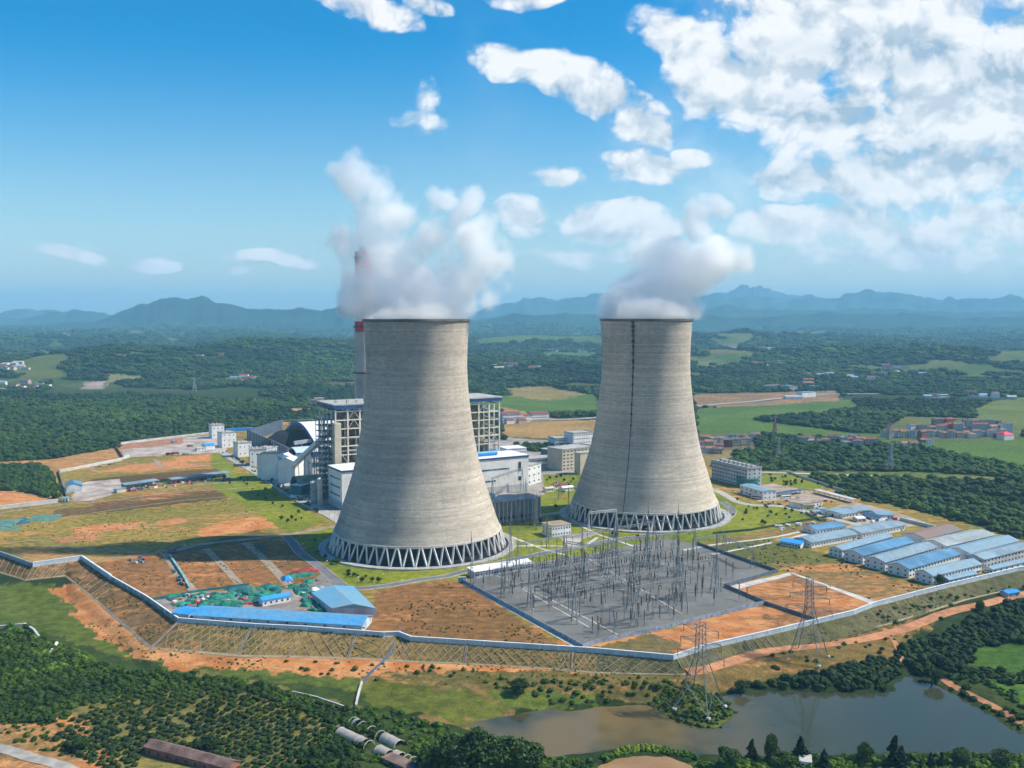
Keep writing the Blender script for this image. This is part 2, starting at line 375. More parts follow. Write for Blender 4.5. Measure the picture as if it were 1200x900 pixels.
NEAR_ZONES = [ # on the plant platform, z = 0
 ([(190,645),(230,636),(300,632),(335,625),(345,614),(330,606),(250,612),(160,622),(60,632),(0,640),(60,652)], (.24,.20,.055), .52, 3),
 ([(228,622),(262,612),(310,604),(340,604),(352,612),(330,618),(290,622),(240,630)], DIRT, .86, 3),
 ([(85,618),(140,606),(170,612),(150,620),(90,626)], DIRT, .66, 3), ([(60,630),(110,625),(120,632),(70,637)], DIRT, .55, 3), ([(180,612),(215,606),(220,611),(190,616)], DIRT, .7, 2),
 ([(5,640),(60,648),(110,652),(190,647),(180,655),(110,658),(95,656),(40,662)], (.30,.22,.10), .55, 2),
 ([(60,598),(150,588),(250,576),(300,574),(300,580),(200,592),(70,606)], (.13,.085,.04), .30, 3),
 ([(110,588),(200,577),(300,570),(300,574),(200,584),(110,594)], (.15,.09,.04), .50, 2),
 ([(70,610),(200,598),(320,588),(330,596),(200,608),(60,620)], (.21,.18,.045), .40, 3),
 ([(150,545),(200,541),(250,545),(200,550),(110,554)], DIRT, .62, 3), ([(200,536),(245,532),(255,540),(210,542)], DIRT, .55, 3),
 ([(90,566),(120,560),(200,553),(262,548),(262,554),(150,566)], (.12,.075,.035), .3, 2),
 ([(245,527),(262,534),(275,548),(268,556),(250,548)], LAWN, .05, 2),
 ([(345,628),(390,618),(470,600),(560,590),(640,600),(660,640),(640,668),(520,680),(410,688)], LAWN, 0, .5),
 ([(240,556),(262,552),(300,556),(345,590),(383,612),(340,624),(318,614),(300,600),(250,572)], LAWN, .05, 3),
 ([(300,575),(330,580),(360,600),(350,615),(300,600)], LAWN, .0, 3),
 ([(590,590),(640,580),(690,590),(720,610),(860,600),(935,600),(985,606),(890,622),(800,640),(700,655),(600,668)], LAWN, 0, .5),
 ([(835,575),(870,588),(985,602),(900,612),(860,620),(835,600)], LAWN, 0, .5),
 ([(890,556),(930,556),(970,568),(960,574),(900,572)], LAWN, .05, 2),
 ([(635,555),(690,555),(690,585),(640,580)], LAWN, .05, 2),
 ([(190,650),(240,640),(335,632),(450,722),(440,745),(209,729),(140,690),(110,660)], BRN, .5, 3),
 ([(190,648),(300,622),(335,628),(200,650)], (.12,.1,.045), .3, 2),
 ([(440,692),(520,679),(545,684),(650,754),(655,760),(480,750),(450,745),(430,730)], BRN, .42, 2),
 ([(655,760),(700,752),(790,735),(880,712),(900,710),(1025,706),(900,742),(790,771)], (.22,.12,.06), .72, 2),
 ([(700,757),(760,743),(800,755),(790,770),(710,764)], (.14,.12,.055), .40, 3),
 ([(850,686),(925,672),(1025,708),(900,742),(890,712)], (.24,.13,.065), .6, 1),
 ([(820,640),(900,630),(985,655),(1090,684),(1080,695),(1025,708),(925,670),(890,668)], GRS, .38, 3),
 ([(900,660),(985,660),(1085,688),(1030,706),(925,672)], (.2,.14,.06), .55, 4),
 ([(830,634),(880,624),(985,608),(1010,612),(960,622),(900,630),(840,640)], (.19,.15,.06), .42, 1),
]
SOUTH_ZONES = [
 ([(-200,680),(60,690),(110,712),(170,768),(300,782),(420,790),(560,800),(700,800),(700,822),(560,828),(450,826),(300,800),(200,790),(100,760),(0,735),(-200,735)], (.085,.118,.024), .10, 4),
 ([(100,690),(170,762),(280,772),(420,776),(600,785),(790,795),(790,806),(600,801),(430,799),(300,792),(210,788),(160,776),(118,748),(78,712),(62,692)], (.30,.16,.07), .68, 4),
 ([(430,795),(640,795),(800,800),(790,822),(640,812),(520,812),(430,810)], (.13,.11,.04), .42, 3),
 ([(800,795),(900,768),(1000,752),(1060,735),(1100,725),(1050,775),(960,790),(880,800),(800,815)], (.15,.11,.04), .42, 4),
 ([(520,812),(560,806),(600,830),(560,846),(500,850),(480,835)], (.18,.12,.055), .35, 4),
 ([(420,800),(560,815),(600,826),(540,846),(440,832)], (.095,.115,.022), .1, 4),
 ([(-300,735),(60,745),(200,792),(420,812),(470,850),(620,880),(700,890),(700,1000),(-300,1000)], DKG, .12, 4),
 ([(150,800),(250,792),(330,812),(410,830),(420,880),(350,900),(300,980),(40,900),(60,850),(110,820)], (.16,.145,.05), .22, 5),
 ([(-300,850),(60,838),(110,850),(140,900),(150,960),(-300,1000)], (.26,.16,.07), .55, 3),
 ([(700,890),(1200,888),(1400,900),(1400,1000),(700,1000)], (.07,.105,.02), .1, 3),
 ([(1060,760),(1140,762),(1260,756),(1260,900),(1190,862),(1130,822),(1090,795)], DKG, .05, 3),
 ([(1128,762),(1175,756),(1260,752),(1260,790),(1180,788),(1130,775)], (.055,.12,.02), .02, 2),
 ([(1155,800),(1260,800),(1260,850),(1200,830)], (.055,.12,.02), .02, 2),
 ([(760,830),(800,815),(850,818),(862,836),(840,853),(800,848),(770,838)], (.09,.11,.03), .2, 1),
]
def zones_world():
    out = []
    for P, c, b, k, j in FAR_ZONES: out.append(([GT(*p)[:2] for p in P], c, b, k, j, 0))
    out.append((PLAT, (.215,.18,.045), .50, 1, 1.0, 1))
    for P, c, b, j in NEAR_ZONES: out.append((PX(P, 0), c, b, 1, j, 1))
    for P, c, b, j in SOUTH_ZONES: out.append((PX(P, ZS), c, b, 1, j, 2))
    return out
ZW = zones_world()
def ground_grid():
    tx = np.concatenate([np.linspace(-1.15, -.615, 70, endpoint=False), np.linspace(-.615, .615, 1080), np.linspace(.615, 1.15, 71)[1:]])
    yt = Yt(tx); yf = Yf(tx)
    rows = []
    for k in np.linspace(0, 1, 250, endpoint=False): rows.append(1/((1-k)/250+k/yt))
    for k in np.linspace(0, 1, 22, endpoint=False): rows.append(yt+(yf-yt)*k)
    for k in np.linspace(0, 1, 430): rows.append(1/((1-k)/yf+k/12000))
    for Y in (13000, 15000, 18000, 21000, 24500): rows.append(np.full_like(tx, Y))
    Y = np.array(rows); X = tx[None, :]*Y
    return X, Y
GX, GY = ground_grid(); nr, nc = GX.shape
gx_, gy_ = GX.ravel(), GY.ravel()
gz_ = terr(gx_, gy_)
def clearing(x, y):
    """share of open fields in the far valley"""
    k = fbm(x/(140+y*.03), y/(95+y*.022), 4, 31)
    p = fbm(x/1700+5, y/1700, 2, 44)
    return k+(p-.5)*.5
col = np.empty((gx_.size, 4), np.float32); col[:, :3] = FOR; col[:, 3] = .03
cl = clearing(gx_, gy_); f_ = sst(.56, .60, cl)*sst(1900, 2600, gy_)
patch = vnoise(np.floor(gx_/210+.3*np.floor(gy_/260))*7.7, np.floor(gy_/260)*5.3, 12)
fc = np.where(patch[:, None] < .45, np.array((.06,.105,.025)), np.where(patch[:, None] < .75, np.array((.095,.12,.035)), np.array((.13,.11,.055))))
col[:, :3] = col[:, :3]*(1-f_[:, None])+fc*f_[:, None]; col[:, 3] += f_*.12
j1 = vnoise(gx_/7, gy_/7, 51)-.5+(vnoise(gx_/2.3, gy_/2.3, 53)-.5)*.5; j2 = vnoise(gx_/7, gy_/7, 52)-.5+(vnoise(gx_/2.3, gy_/2.3, 54)-.5)*.5
reg = np.where(gy_ > Yf(gx_/gy_), 1, 2)
for P, c, b, k, j, r in ZW:
    a = np.array(P); pad = 3*j+5
    s = np.where((gx_ > a[:,0].min()-pad) & (gx_ < a[:,0].max()+pad) & (gy_ > a[:,1].min()-pad) & (gy_ < a[:,1].max()+pad) & ((reg == 2) if r == 2 else (reg == 1)))[0]
    if not len(s): continue
    i = inpoly(gx_[s]+j1[s]*j*2, gy_[s]+j2[s]*j*2, P); s = s[i]
    col[s, :3] = c; col[s, 3] = b
emb = (gy_ < Yf(gx_/gy_)+.01) & (gy_ > Yt(gx_/gy_)-.5)
col[emb, :3] = (.19,.14,.055); col[emb, 3] = .42
e2 = emb & (gx_ < G(215, 745, -3)[0]); col[e2, :3] = (.17,.11,.055); col[e2, 3] = .5
e3 = emb & (gx_ > G(700, 780, -3)[0]); col[e3, :3] = (.10,.10,.055); col[e3, 3] = .12
gm = bpy.data.materials.new('ground_soil'); nt = NT(gm); out = N(nt, 'ShaderNodeOutputMaterial'); b = N(nt, 'ShaderNodeBsdfPrincipled')
b.inputs['Roughness'].default_value = .95; b.inputs['Specular IOR Level'].default_value = .1
at = N(nt, 'ShaderNodeAttribute'); at.attribute_name = 'soil'
def soil_nodes(nt, colr, bare):
    p = POS(nt, 1, 1.3, 1, .15); ps = POS(nt, .42, 1.5, 1, -.12)
    big = NOISE(nt, ps, .034, 7, .66); mid = NOISE(nt, p, .16, 5, .65); fine = NOISE(nt, p, .9, 3, .6)
    mm = M2(nt, 'ADD', M2(nt, 'MULTIPLY', big, .62), M2(nt, 'MULTIPLY', mid, .38))
    thr = M2(nt, 'SUBTRACT', .78, M2(nt, 'MULTIPLY', bare, .56))
    dm = M2(nt, 'MULTIPLY', M2(nt, 'SUBTRACT', mm, thr), 9, clamp=True)
    c = MIX(nt, 1.0, colr, MIX(nt, SS(nt, mid, .3, .7), (.62,.66,.6), (1.35,1.28,1.2)), 'MULTIPLY')
    c = MIX(nt, 1.0, c, MIX(nt, SS(nt, NOISE(nt, POS(nt), .011, 3, .5), .35, .65), (.82,.86,.8), (1.2,1.1,1.05)), 'MULTIPLY')
    dc = MIX(nt, SS(nt, NOISE(nt, p, .07, 4, .6), .3, .7), (.42,.14,.04), (.60,.30,.13))
    c = MIX(nt, M2(nt, 'MULTIPLY', dm, .88), c, dc)
    c = MIX(nt, 1.0, c, MIX(nt, SS(nt, fine, .3, .7), (.72,.74,.7), (1.22,1.2,1.15)), 'MULTIPLY')
    return c, mid, fine
c, mid, fine = soil_nodes(nt, at.outputs['Color'], at.outputs['Alpha'])
L(nt, c, b.inputs['Base Color'])
bn = N(nt, 'ShaderNodeBump'); bn.inputs['Strength'].default_value = .6; bn.inputs['Distance'].default_value = .8; L(nt, fine, bn.inputs['Height']); L(nt, bn.outputs[0], b.inputs['Normal'])
L(nt, b.outputs[0], out.inputs['Surface'])
idx = np.arange(nr*nc).reshape(nr, nc)
Q = np.stack([idx[:-1,:-1], idx[:-1,1:], idx[1:,1:], idx[1:,:-1]], -1).reshape(-1, 4)
me = np_mesh('ground', np.stack([gx_, gy_, gz_], -1), Q, gm, smooth=False)
ca = me.attributes.new('soil', 'FLOAT_COLOR', 'POINT'); ca.data.foreach_set('color', col.ravel())
go = link('ground', me); tag(go, 'valley ground of olive grass, orange soil and far fields', kind='structure')
# ---------- mountain ranges ----------
def mountain(name, label, prof, Y, depth, colr, seed):
    pts = sorted(prof); a0, a1 = pts[0][0], pts[-1][0]
    n, m_ = 620, 47
    px = np.linspace(a0, a1, n); py = np.interp(px, [p[0] for p in pts], [p[1] for p in pts])
    py = py+(fbm(px/11, px*0+seed, 4, seed)-.5)*(2.4+9*np.clip((376-py)/30, 0, 1))
    crest = H+(372-py)*Y/F
    xs = (px-600)/F*Y
    d = np.linspace(-1, 1, m_)
    X = xs[None, :]*(1+d[:, None]*depth/Y); YY = Y+d[:, None]*depth+0*xs[None, :]
    shape = np.where(d < 0, (1+d)**1.25, (1-d)**.8)[:, None]
    nz = .6*(1-np.abs(2*fbm(X/600, YY/1500, 5, seed+3)-1))+.4*(1-np.abs(2*fbm(X/190, YY/600, 4, seed+13)-1))
    mask = (4*np.abs(d)*(1-np.abs(d)))[:, None]
    Z = crest[None, :]*shape*(1-.68*mask*nz)-30*(1-shape)-np.where(shape < .02, 40, 0)
    idx = np.arange(n*m_).reshape(m_, n)
    Q = np.stack([idx[:-1,:-1], idx[:-1,1:], idx[1:,1:], idx[1:,:-1]], -1).reshape(-1, 4)
    mt = pm('mountain_wood_'+str(seed), colr, .95, .35, .004, spec=.05)
    o = link(name, np_mesh(name, np.stack([X.ravel(), YY.ravel(), Z.ravel()], -1), Q, mt, True)); tag(o, label, kind='structure')
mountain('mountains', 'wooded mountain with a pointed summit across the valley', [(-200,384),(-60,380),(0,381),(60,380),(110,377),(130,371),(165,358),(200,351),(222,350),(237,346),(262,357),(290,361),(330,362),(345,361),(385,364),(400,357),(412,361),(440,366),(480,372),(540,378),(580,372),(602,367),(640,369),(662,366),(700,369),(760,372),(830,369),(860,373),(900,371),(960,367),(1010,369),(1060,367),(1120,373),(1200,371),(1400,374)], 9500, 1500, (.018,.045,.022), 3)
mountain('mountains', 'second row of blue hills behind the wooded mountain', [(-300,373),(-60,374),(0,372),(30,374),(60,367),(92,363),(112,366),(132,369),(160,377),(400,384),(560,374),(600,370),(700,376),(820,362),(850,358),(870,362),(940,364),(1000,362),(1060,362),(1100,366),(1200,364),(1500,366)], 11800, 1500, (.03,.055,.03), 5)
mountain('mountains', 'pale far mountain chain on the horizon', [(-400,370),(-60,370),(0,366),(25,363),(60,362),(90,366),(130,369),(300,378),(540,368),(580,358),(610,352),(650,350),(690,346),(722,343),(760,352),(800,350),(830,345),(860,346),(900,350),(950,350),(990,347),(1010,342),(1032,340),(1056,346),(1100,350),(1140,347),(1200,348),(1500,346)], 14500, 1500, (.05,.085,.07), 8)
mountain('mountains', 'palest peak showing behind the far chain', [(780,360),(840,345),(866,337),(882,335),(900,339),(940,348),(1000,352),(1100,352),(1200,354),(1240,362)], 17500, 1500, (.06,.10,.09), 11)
# ---------- flat sheets ----------
def sheet(name, label, P, z, mat, world=False, group=None):
    P = P if world else PX(P, z)
    mb = MB(); tri = tessellate_polygon([[Vector((p[0], p[1], 0)) for p in P]])
    vs = [(p[0], p[1], z) for p in P]; fs = []
    for t in tri:
        cz = (Vector(vs[t[1]])-Vector(vs[t[0]])).cross(Vector(vs[t[2]])-Vector(vs[t[0]])).z
        fs.append(tuple(t) if cz > 0 else tuple(t[::-1]))
    mb.add(vs, fs); o = mb.build(name, mat); return tag(o, label, group=group, kind='structure')
def smooth_line(P, k=6):
    P = [Vector(p) for p in P]; out = []
    for i in range(len(P)-1):
        p0 = P[max(0, i-1)]; p1 = P[i]; p2 = P[i+1]; p3 = P[min(len(P)-1, i+2)]
        for j in range(k):
            t = j/k
            out.append(.5*((2*p1)+(-p0+p2)*t+(2*p0-5*p1+4*p2-p3)*t*t+(-p0+3*p1-3*p2+p3)*t**3))
    return out+[P[-1]]
def ribbon(name, label, P, wd, z, mat, smooth=True, kerb=None, drape=False, zpix=None):
    P = [Vector(p) for p in ([GT(*q)[:2] for q in P] if drape and zpix is None else PX(P, zpix or 0))]
    if smooth: P = smooth_line(P)
    if drape:
        Q = [P[0]]
        for p in P[1:]:
            n = max(1, int((p-Q[-1]).length/3)); q0 = Q[-1].copy()
            Q += [q0.lerp(p, (k+1)/n) for k in range(n)]
        P = Q
    vs = []; n = len(P)
    for i, p in enumerate(P):
        d = (P[min(n-1, i+1)]-P[max(0, i-1)]).normalized(); nn = Vector((-d.y, d.x))
        for s in (-1, 1):
            q = p+nn*s*wd/2; vs.append((q.x, q.y, (zt(q.x, q.y)+z) if drape else z))
    o = MB().add(vs, [(2*i, 2*i+1, 2*i+3, 2*i+2)[::-1] for i in range(n-1)]).build(name, mat); tag(o, label, kind='structure')
    if kerb:
        kb = MB()
        for s in (0, 1):
            for i in range(n-1):
                a, b_ = Vector(vs[2*i+s]), Vector(vs[2*i+2+s]); kb.beam(a+Vector((0,0,.05)), b_+Vector((0,0,.05)), .35)
        k_ = kb.build('kerb', kerb); tag(k_, 'pale kerb along '+label, kind='structure')
    return P
ASPH = pm('asphalt', (.17,.17,.18), .9, .12, .1, fine=1.5); CONC = pm('concrete_paving', (.42,.40,.36), .9, .12, .08, fine=.6)
KERB = pm('kerb_stone', (.5,.49,.46)); DPATH = pm('dirt_path', (.34,.27,.20), .95, .2, .15, fine=.8); YARD = pm('grey_yard', (.165,.165,.155), .9, .14, .03, fine=.5)
PALE = pm('pale_concrete', (.52,.50,.46), .85, .12, .1); PINK = pm('rubble_ground', (.44,.37,.32), .95, .25, .06, fine=.5)
E1 = .05
# roads
ribbon('road', 'the grey road bending round the left tower', [(196,648),(235,638),(290,632),(335,627),(385,618),(425,612)], 6.5, .06, DPATH)
ribbon('road', 'the grey asphalt road past the left tower lawn', [(335,628),(343,636),(352,648),(375,665),(398,684),(412,690),(450,687),(490,680),(520,676),(536,672),(600,656),(650,646),(700,636),(760,627),(820,617),(850,608),(858,598),(846,588)], 7, .10, ASPH, kerb=KERB)
ribbon('road', 'the long straight plant road beside the power station', [(255,524),(270,536),(300,553),(330,572),(360,590),(395,608),(412,622)], 11, .08, CONC, kerb=KERB)
ribbon('road', 'the pale inner road between the towers', [(600,606),(660,600),(700,585),(760,570),(830,572),(870,590),(920,594),(985,610),(1010,616)], 8, .07, CONC)
ribbon('path', 'a diagonal concrete footpath between the two towers', [(596,628),(640,645),(670,652)], 2.6, .12, PALE, smooth=False)
ribbon('path', 'a concrete footpath across the lawn to the switchyard', [(672,612),(700,626),(742,640)], 2.6, .12, PALE, smooth=False)
ribbon('path', 'a straight concrete footpath in front of the small white house', [(600,640),(650,640),(684,641),(700,630)], 3.0, .13, PALE, smooth=False)
sheet('pavement', 'the grey paved forecourt of the small white house', [(655,629),(692,622),(700,626),(683,632),(676,638),(690,642),(668,642)], .14, CONC)
for i, (P, wd, lb) in enumerate([
  ([(193,649),(210,672),(232,700),(240,716)], 5.5, 'dirt track between the two leftmost soil plots'), ([(241,643),(262,664),(285,690),(302,712)], 5, 'dirt track between the middle soil plots'),
  ([(288,636),(312,658),(335,682),(352,700)], 6, 'dirt track leading down to the blue sheds'), ([(0,596),(70,589),(150,575),(260,566),(300,561)], 4.5, 'pale farm track running past the canopy sheds'),
  ([(0,601),(70,592),(110,589),(200,578),(300,571)], 3, 'thin pale track across the upper field'), ([(60,610),(130,598),(220,586),(300,580)], 1.8, 'thin second track across the field'),
  ([(10,636),(90,628),(160,617),(240,606),(330,596)], 1.8, 'thin third track across the field'), ([(60,640),(110,644),(160,648),(196,649)], 3, 'worn dirt track at the edge of the field'),
  ([(115,553),(105,547),(140,541),(180,538),(190,546),(270,542)], 3.5, 'winding dirt track near the white boundary wall'), ([(185,540),(190,548)], 4, 'short dirt branch track'),
  ([(800,645),(840,638),(905,630),(960,618)], 3.2, 'pale track leading to the blue workers huts'), ([(835,650),(870,643),(905,636)], 3, 'second pale track leading to the blue workers huts')]):
    ribbon('path', lb, P, wd, .09+.006*i, DPATH if i < 3 else PALE if i > 9 else DPATH)
ribbon('path', 'pale dirt lane beyond the lawn on the right', [(868,553),(900,554),(960,556),(1020,558),(1075,561)], 9, .5, pm('lane', (.48,.40,.32)), drape=True)
ribbon('road', 'the far pale road crossing behind the right tower', [(600,494),(700,490),(812,477),(880,471),(960,463),(1030,462)], 16, 1.2, pm('far_road', (.34,.31,.29)), drape=True)
ribbon('road', 'the concrete road at the bottom left corner', [(-120,850),(-40,868),(20,884),(75,903),(150,935)], 6, .2, pm('old_road', (.36,.34,.30), .9, .15, .2, fine=.8), drape=True, zpix=ZS, smooth=False)
ribbon('path', 'the orange dirt road winding above the pond', [(806,796),(835,789),(900,770),(960,762),(1010,754),(1060,741),(1110,722),(1150,712),(1210,698),(1300,690)], 6.5, .25, pm('orange_dirt', (.46,.21,.10), .95, .2, .1, fine=.6), drape=True, zpix=-8.0)
ribbon('path', 'the orange dirt path along the pond bank', [(1098,788),(1115,800),(1140,812),(1170,828),(1200,846),(1240,868)], 3.6, .25, pm('orange_dirt', (.46,.21,.10)), drape=True, zpix=ZS)
ribbon('path', 'the short orange dirt path above the bank', [(1036,744),(1050,758),(1056,772),(1060,776)], 3, .25, pm('orange_dirt', (.46,.21,.10)), drape=True, zpix=ZS)
# pads
sheet('pavement', 'the pale rubble yard beside the blue storage shed', [(83,583),(97,565),(140,561),(144,572),(130,580),(112,586),(90,588)], .1, PINK)
sheet('pavement', 'the pale concrete storage yard at the far field corner', [(141,521),(262,508),(268,519),(265,530),(145,536)], .06, PINK)
sheet('pavement', 'the red soil strip inside the storage yard', [(141,517),(215,512),(214,520),(141,527)], .11, pm('red_soil', (.36,.17,.09)))
sheet('pavement', 'the grey work yard among the blue sheds', [(345,692),(378,672),(395,690),(412,690),(425,712),(290,716),(240,716),(236,704),(330,702)], .08, pm('work_yard', (.24,.21,.19), .9, .2, .1))
sheet('pavement', 'the cluttered storage ground by the boundary wall', [(178,703),(232,693),(290,692),(345,690),(352,715),(236,716),(222,727),(206,724)], .07, pm('work_yard', (.24,.21,.19), .9, .2, .1))
sheet('pavement', 'the brown paving of the workers compound', [(905,634),(1000,614),(1010,606),(960,600),(995,588),(940,585),(890,588),(868,575),(905,566),(970,580),(1050,600),(1085,612),(1040,625)], .06, pm('compound_ground', (.36,.28,.2), .9, .2, .08))
sheet('pavement', 'the white concrete court between the blue huts', [(925,630),(955,622),(970,626),(944,634)], .12, PALE)
sheet('pavement', 'the plant paving between the power station buildings', [(330,560),(300,545),(290,520),(420,500),(640,516),(700,530),(700,556),(636,556),(638,580),(570,590),(390,605),(350,585)], .04, pm('plant_paving', (.3,.27,.23), .9, .2, .06))
# switchyard
YP = [(541,682),(600,664),(640,657),(700,647),(780,630),(816,638),(911,671),(849,688),(896,708),(780,737),(700,754),(683,760)]
sheet('pavement', 'the flat grey gravel bed of the switchyard', YP, .10, YARD)
sheet('pavement', 'the pale concrete margin path outside the switchyard fence', [(541,684),(546,684),(690,762),(683,764)], .09, PALE)
sheet('pavement', 'the white concrete apron strip at the switchyard notch', [(855,687),(925,671),(928,674),(862,691)], .13, PALE)
sheet('pavement', 'the thin concrete strip round the soil plot', [(925,671),(929,671),(1030,706),(1024,709)], .08, PALE)
for i, (a, b_) in enumerate([((577,672),(640,700)),((640,700),(732,748)),((668,660),(775,700)),((690,655),(800,720)),((730,645),(870,690)),((612,690),(690,735))]):
    ribbon('path', 'a white concrete duct line in the gravel bed', [a, b_], .7 if i % 2 else .4, .13+.004*i, PALE, smooth=False)
# water
wm = bpy.data.materials.new('pond_water'); nt = NT(wm); out = N(nt, 'ShaderNodeOutputMaterial'); b = N(nt, 'ShaderNodeBsdfPrincipled')
p = POS(nt); g = N(nt, 'ShaderNodeSeparateXYZ'); L(nt, p, g.inputs[0])
mud = M2(nt, 'MULTIPLY', SS(nt, g.outputs[0], 55, 135, 1, 0), SS(nt, NOISE(nt, p, .02, 3), .35, .6))
L(nt, MIX(nt, M2(nt, 'ADD', mud, .0), (.040,.047,.026), (.15,.105,.04)), b.inputs['Base Color'])
b.inputs['Roughness'].default_value = .07; b.inputs['Specular IOR Level'].default_value = .6; b.inputs['IOR'].default_value = 1.33
bn = N(nt, 'ShaderNodeBump'); bn.inputs['Strength'].default_value = .12; bn.inputs['Distance'].default_value = .15; L(nt, NOISE(nt, p, .5, 4, .6), bn.inputs['Height']); L(nt, bn.outputs[0], b.inputs['Normal'])
L(nt, b.outputs[0], out.inputs['Surface'])
def grow(P, d):
    cx = sum(p[0] for p in P)/len(P); cy = sum(p[1] for p in P)/len(P); n = len(P); o = []
    ar = sum(P[i][0]*P[(i+1)%n][1]-P[(i+1)%n][0]*P[i][1] for i in range(n)); s = 1 if ar > 0 else -1
    for i in range(n):
        a = Vector(P[i-1]); b_ = Vector(P[(i+1)%n]); t = (b_-a).normalized(); o.append((P[i][0]+t.y*d*s, P[i][1]-t.x*d*s))
    return o
sheet('water', 'the calm olive and grey blue pond', grow(POND, 3), ZP, wm, world=True)
sheet('water', 'the small muddy brown pool at the bottom edge', grow(POND2, 3), ZP, pm('muddy_water', (.30,.17,.075), .25, .1, .05, spec=.5), world=True)
# lined basin in the red soil at the left edge
sheet('water', 'small dark basin dug in red soil', [(15,609),(30,606),(36,612),(20,615)], .2, pm('basin_water', (.03,.06,.09), .1))
# ---------- cooling towers ----------
tmat = bpy.data.materials.new('tower_concrete'); nt = NT(tmat); out = N(nt, 'ShaderNodeOutputMaterial'); b = N(nt, 'ShaderNodeBsdfPrincipled')
b.inputs['Roughness'].default_value = .9; b.inputs['Specular IOR Level'].default_value = .15
tc = N(nt, 'ShaderNodeTexCoord'); sx = N(nt, 'ShaderNodeSeparateXYZ'); L(nt, tc.outputs['Object'], sx.inputs[0])
zz = sx.outputs[2]; ang = M2(nt, 'ARCTAN2', sx.outputs[1], sx.outputs[0])
oi = N(nt, 'ShaderNodeObjectInfo'); rnd = M2(nt, 'MULTIPLY', oi.outputs['Random'], 50)
cv = N(nt, 'ShaderNodeCombineXYZ'); L(nt, M2(nt, 'ADD', M2(nt, 'MULTIPLY', ang, 2.2), rnd), cv.inputs[0]); L(nt, M2(nt, 'MULTIPLY', zz, .55), cv.inputs[1])
band = NOISE(nt, cv.outputs[0], 1.0, 5, .65, '2D')
cv2 = N(nt, 'ShaderNodeCombineXYZ'); L(nt, M2(nt, 'ADD', M2(nt, 'MULTIPLY', ang, 60), rnd), cv2.inputs[0]); L(nt, M2(nt, 'MULTIPLY', zz, .08), cv2.inputs[1])
streak = NOISE(nt, cv2.outputs[0], .5, 4, .6, '2D')
big = NOISE(nt, tc.outputs['Object'], .018, 4, .55)
cv3 = N(nt, 'ShaderNodeCombineXYZ'); L(nt, M2(nt, 'FLOOR', M2(nt, 'DIVIDE', zz, 1.35)), cv3.inputs[1]); L(nt, rnd, cv3.inputs[0])
wn = N(nt, 'ShaderNodeTexWhiteNoise'); wn.noise_dimensions = '2D'; L(nt, cv3.outputs[0], wn.inputs['Vector'])
frac = M2(nt, 'FRACT', M2(nt, 'DIVIDE', zz, 1.35)); line = M2(nt, 'LESS_THAN', frac, .16)
fra = M2(nt, 'FRACT', M2(nt, 'MULTIPLY', ang, 30)); vline = M2(nt, 'LESS_THAN', fra, .07)
cp = N(nt, 'ShaderNodeCombineXYZ'); L(nt, M2(nt, 'FLOOR', M2(nt, 'MULTIPLY', ang, 14)), cp.inputs[0]); L(nt, M2(nt, 'FLOOR', M2(nt, 'DIVIDE', zz, 1.35)), cp.inputs[1])
wp = N(nt, 'ShaderNodeTexWhiteNoise'); wp.noise_dimensions = '2D'; L(nt, cp.outputs[0], wp.inputs['Vector'])
c = MIX(nt, SS(nt, band, .32, .68), (.445,.395,.325), (.50,.445,.37))
c = MIX(nt, SS(nt, streak, .4, .8, 0, .22), c, (.22,.20,.17))
c = MIX(nt, 1.0, c, MIX(nt, SS(nt, big, .35, .65), (.84,.84,.85), (1.12,1.1,1.07)), 'MULTIPLY')
c = MIX(nt, 1.0, c, MIX(nt, wn.outputs[0], (.88,.88,.88), (1.1,1.1,1.1)), 'MULTIPLY')
c = MIX(nt, 1.0, c, MIX(nt, wp.outputs[0], (.90,.90,.90), (1.09,1.09,1.09)), 'MULTIPLY')
c = MIX(nt, M2(nt, 'MULTIPLY', line, .27), c, (.07,.065,.06)); c = MIX(nt, M2(nt, 'MULTIPLY', vline, .10), c, (.1,.09,.08))
L(nt, c, b.inputs['Base Color'])
bn = N(nt, 'ShaderNodeBump'); bn.inputs['Strength'].default_value = .5; bn.inputs['Distance'].default_value = .25; L(nt, M2(nt, 'ADD', frac, M2(nt, 'MULTIPLY', wn.outputs[0], .8)), bn.inputs['Height']); L(nt, bn.outputs[0], b.inputs['Normal'])
L(nt, b.outputs[0], out.inputs['Surface'])
LEGC = pm('leg_concrete', (.60,.58,.55), .8, .12, .3); DARK = pm('dark_fill', (.018,.024,.032), .7, .2, .2); CURB = pm('basin_kerb', (.36,.35,.33), .9, .15, .3)
BWAT = pm('basin_water_dark', (.03,.036,.042), .35, .2, .1); LADM = pm('ladder_steel', (.055,.05,.05), .6, .2)
PROF = [(12.4,62.4),(20,59.2),(33,55.0),(46,50.7),(59,46.9),(77,43.2),(90,41.2),(102,39.7),(118,38.0),(133.5,37.3),(148,37.6),(160,38.3),(168.2,39.0)]
def pr(z):
    zs = [p[0] for p in PROF]; rs = [p[1] for p in PROF]
    z = min(max(z, zs[0]), zs[-1]); i = max(j for j in range(len(zs)-1) if zs[j] <= z)
    p0, p1, p2, p3 = rs[max(i-1,0)], rs[i], rs[i+1], rs[min(i+2, len(rs)-1)]
    h = zs[i+1]-zs[i]; t = (z-zs[i])/h
    m1 = (p2-p0)/(zs[i+1]-zs[max(i-1,0)])*h; m2 = (p3-p1)/(zs[min(i+2,len(rs)-1)]-zs[i])*h
    return (2*t**3-3*t*t+1)*p1+(t**3-2*t*t+t)*m1+(-2*t**3+3*t*t)*p2+(t**3-t*t)*m2
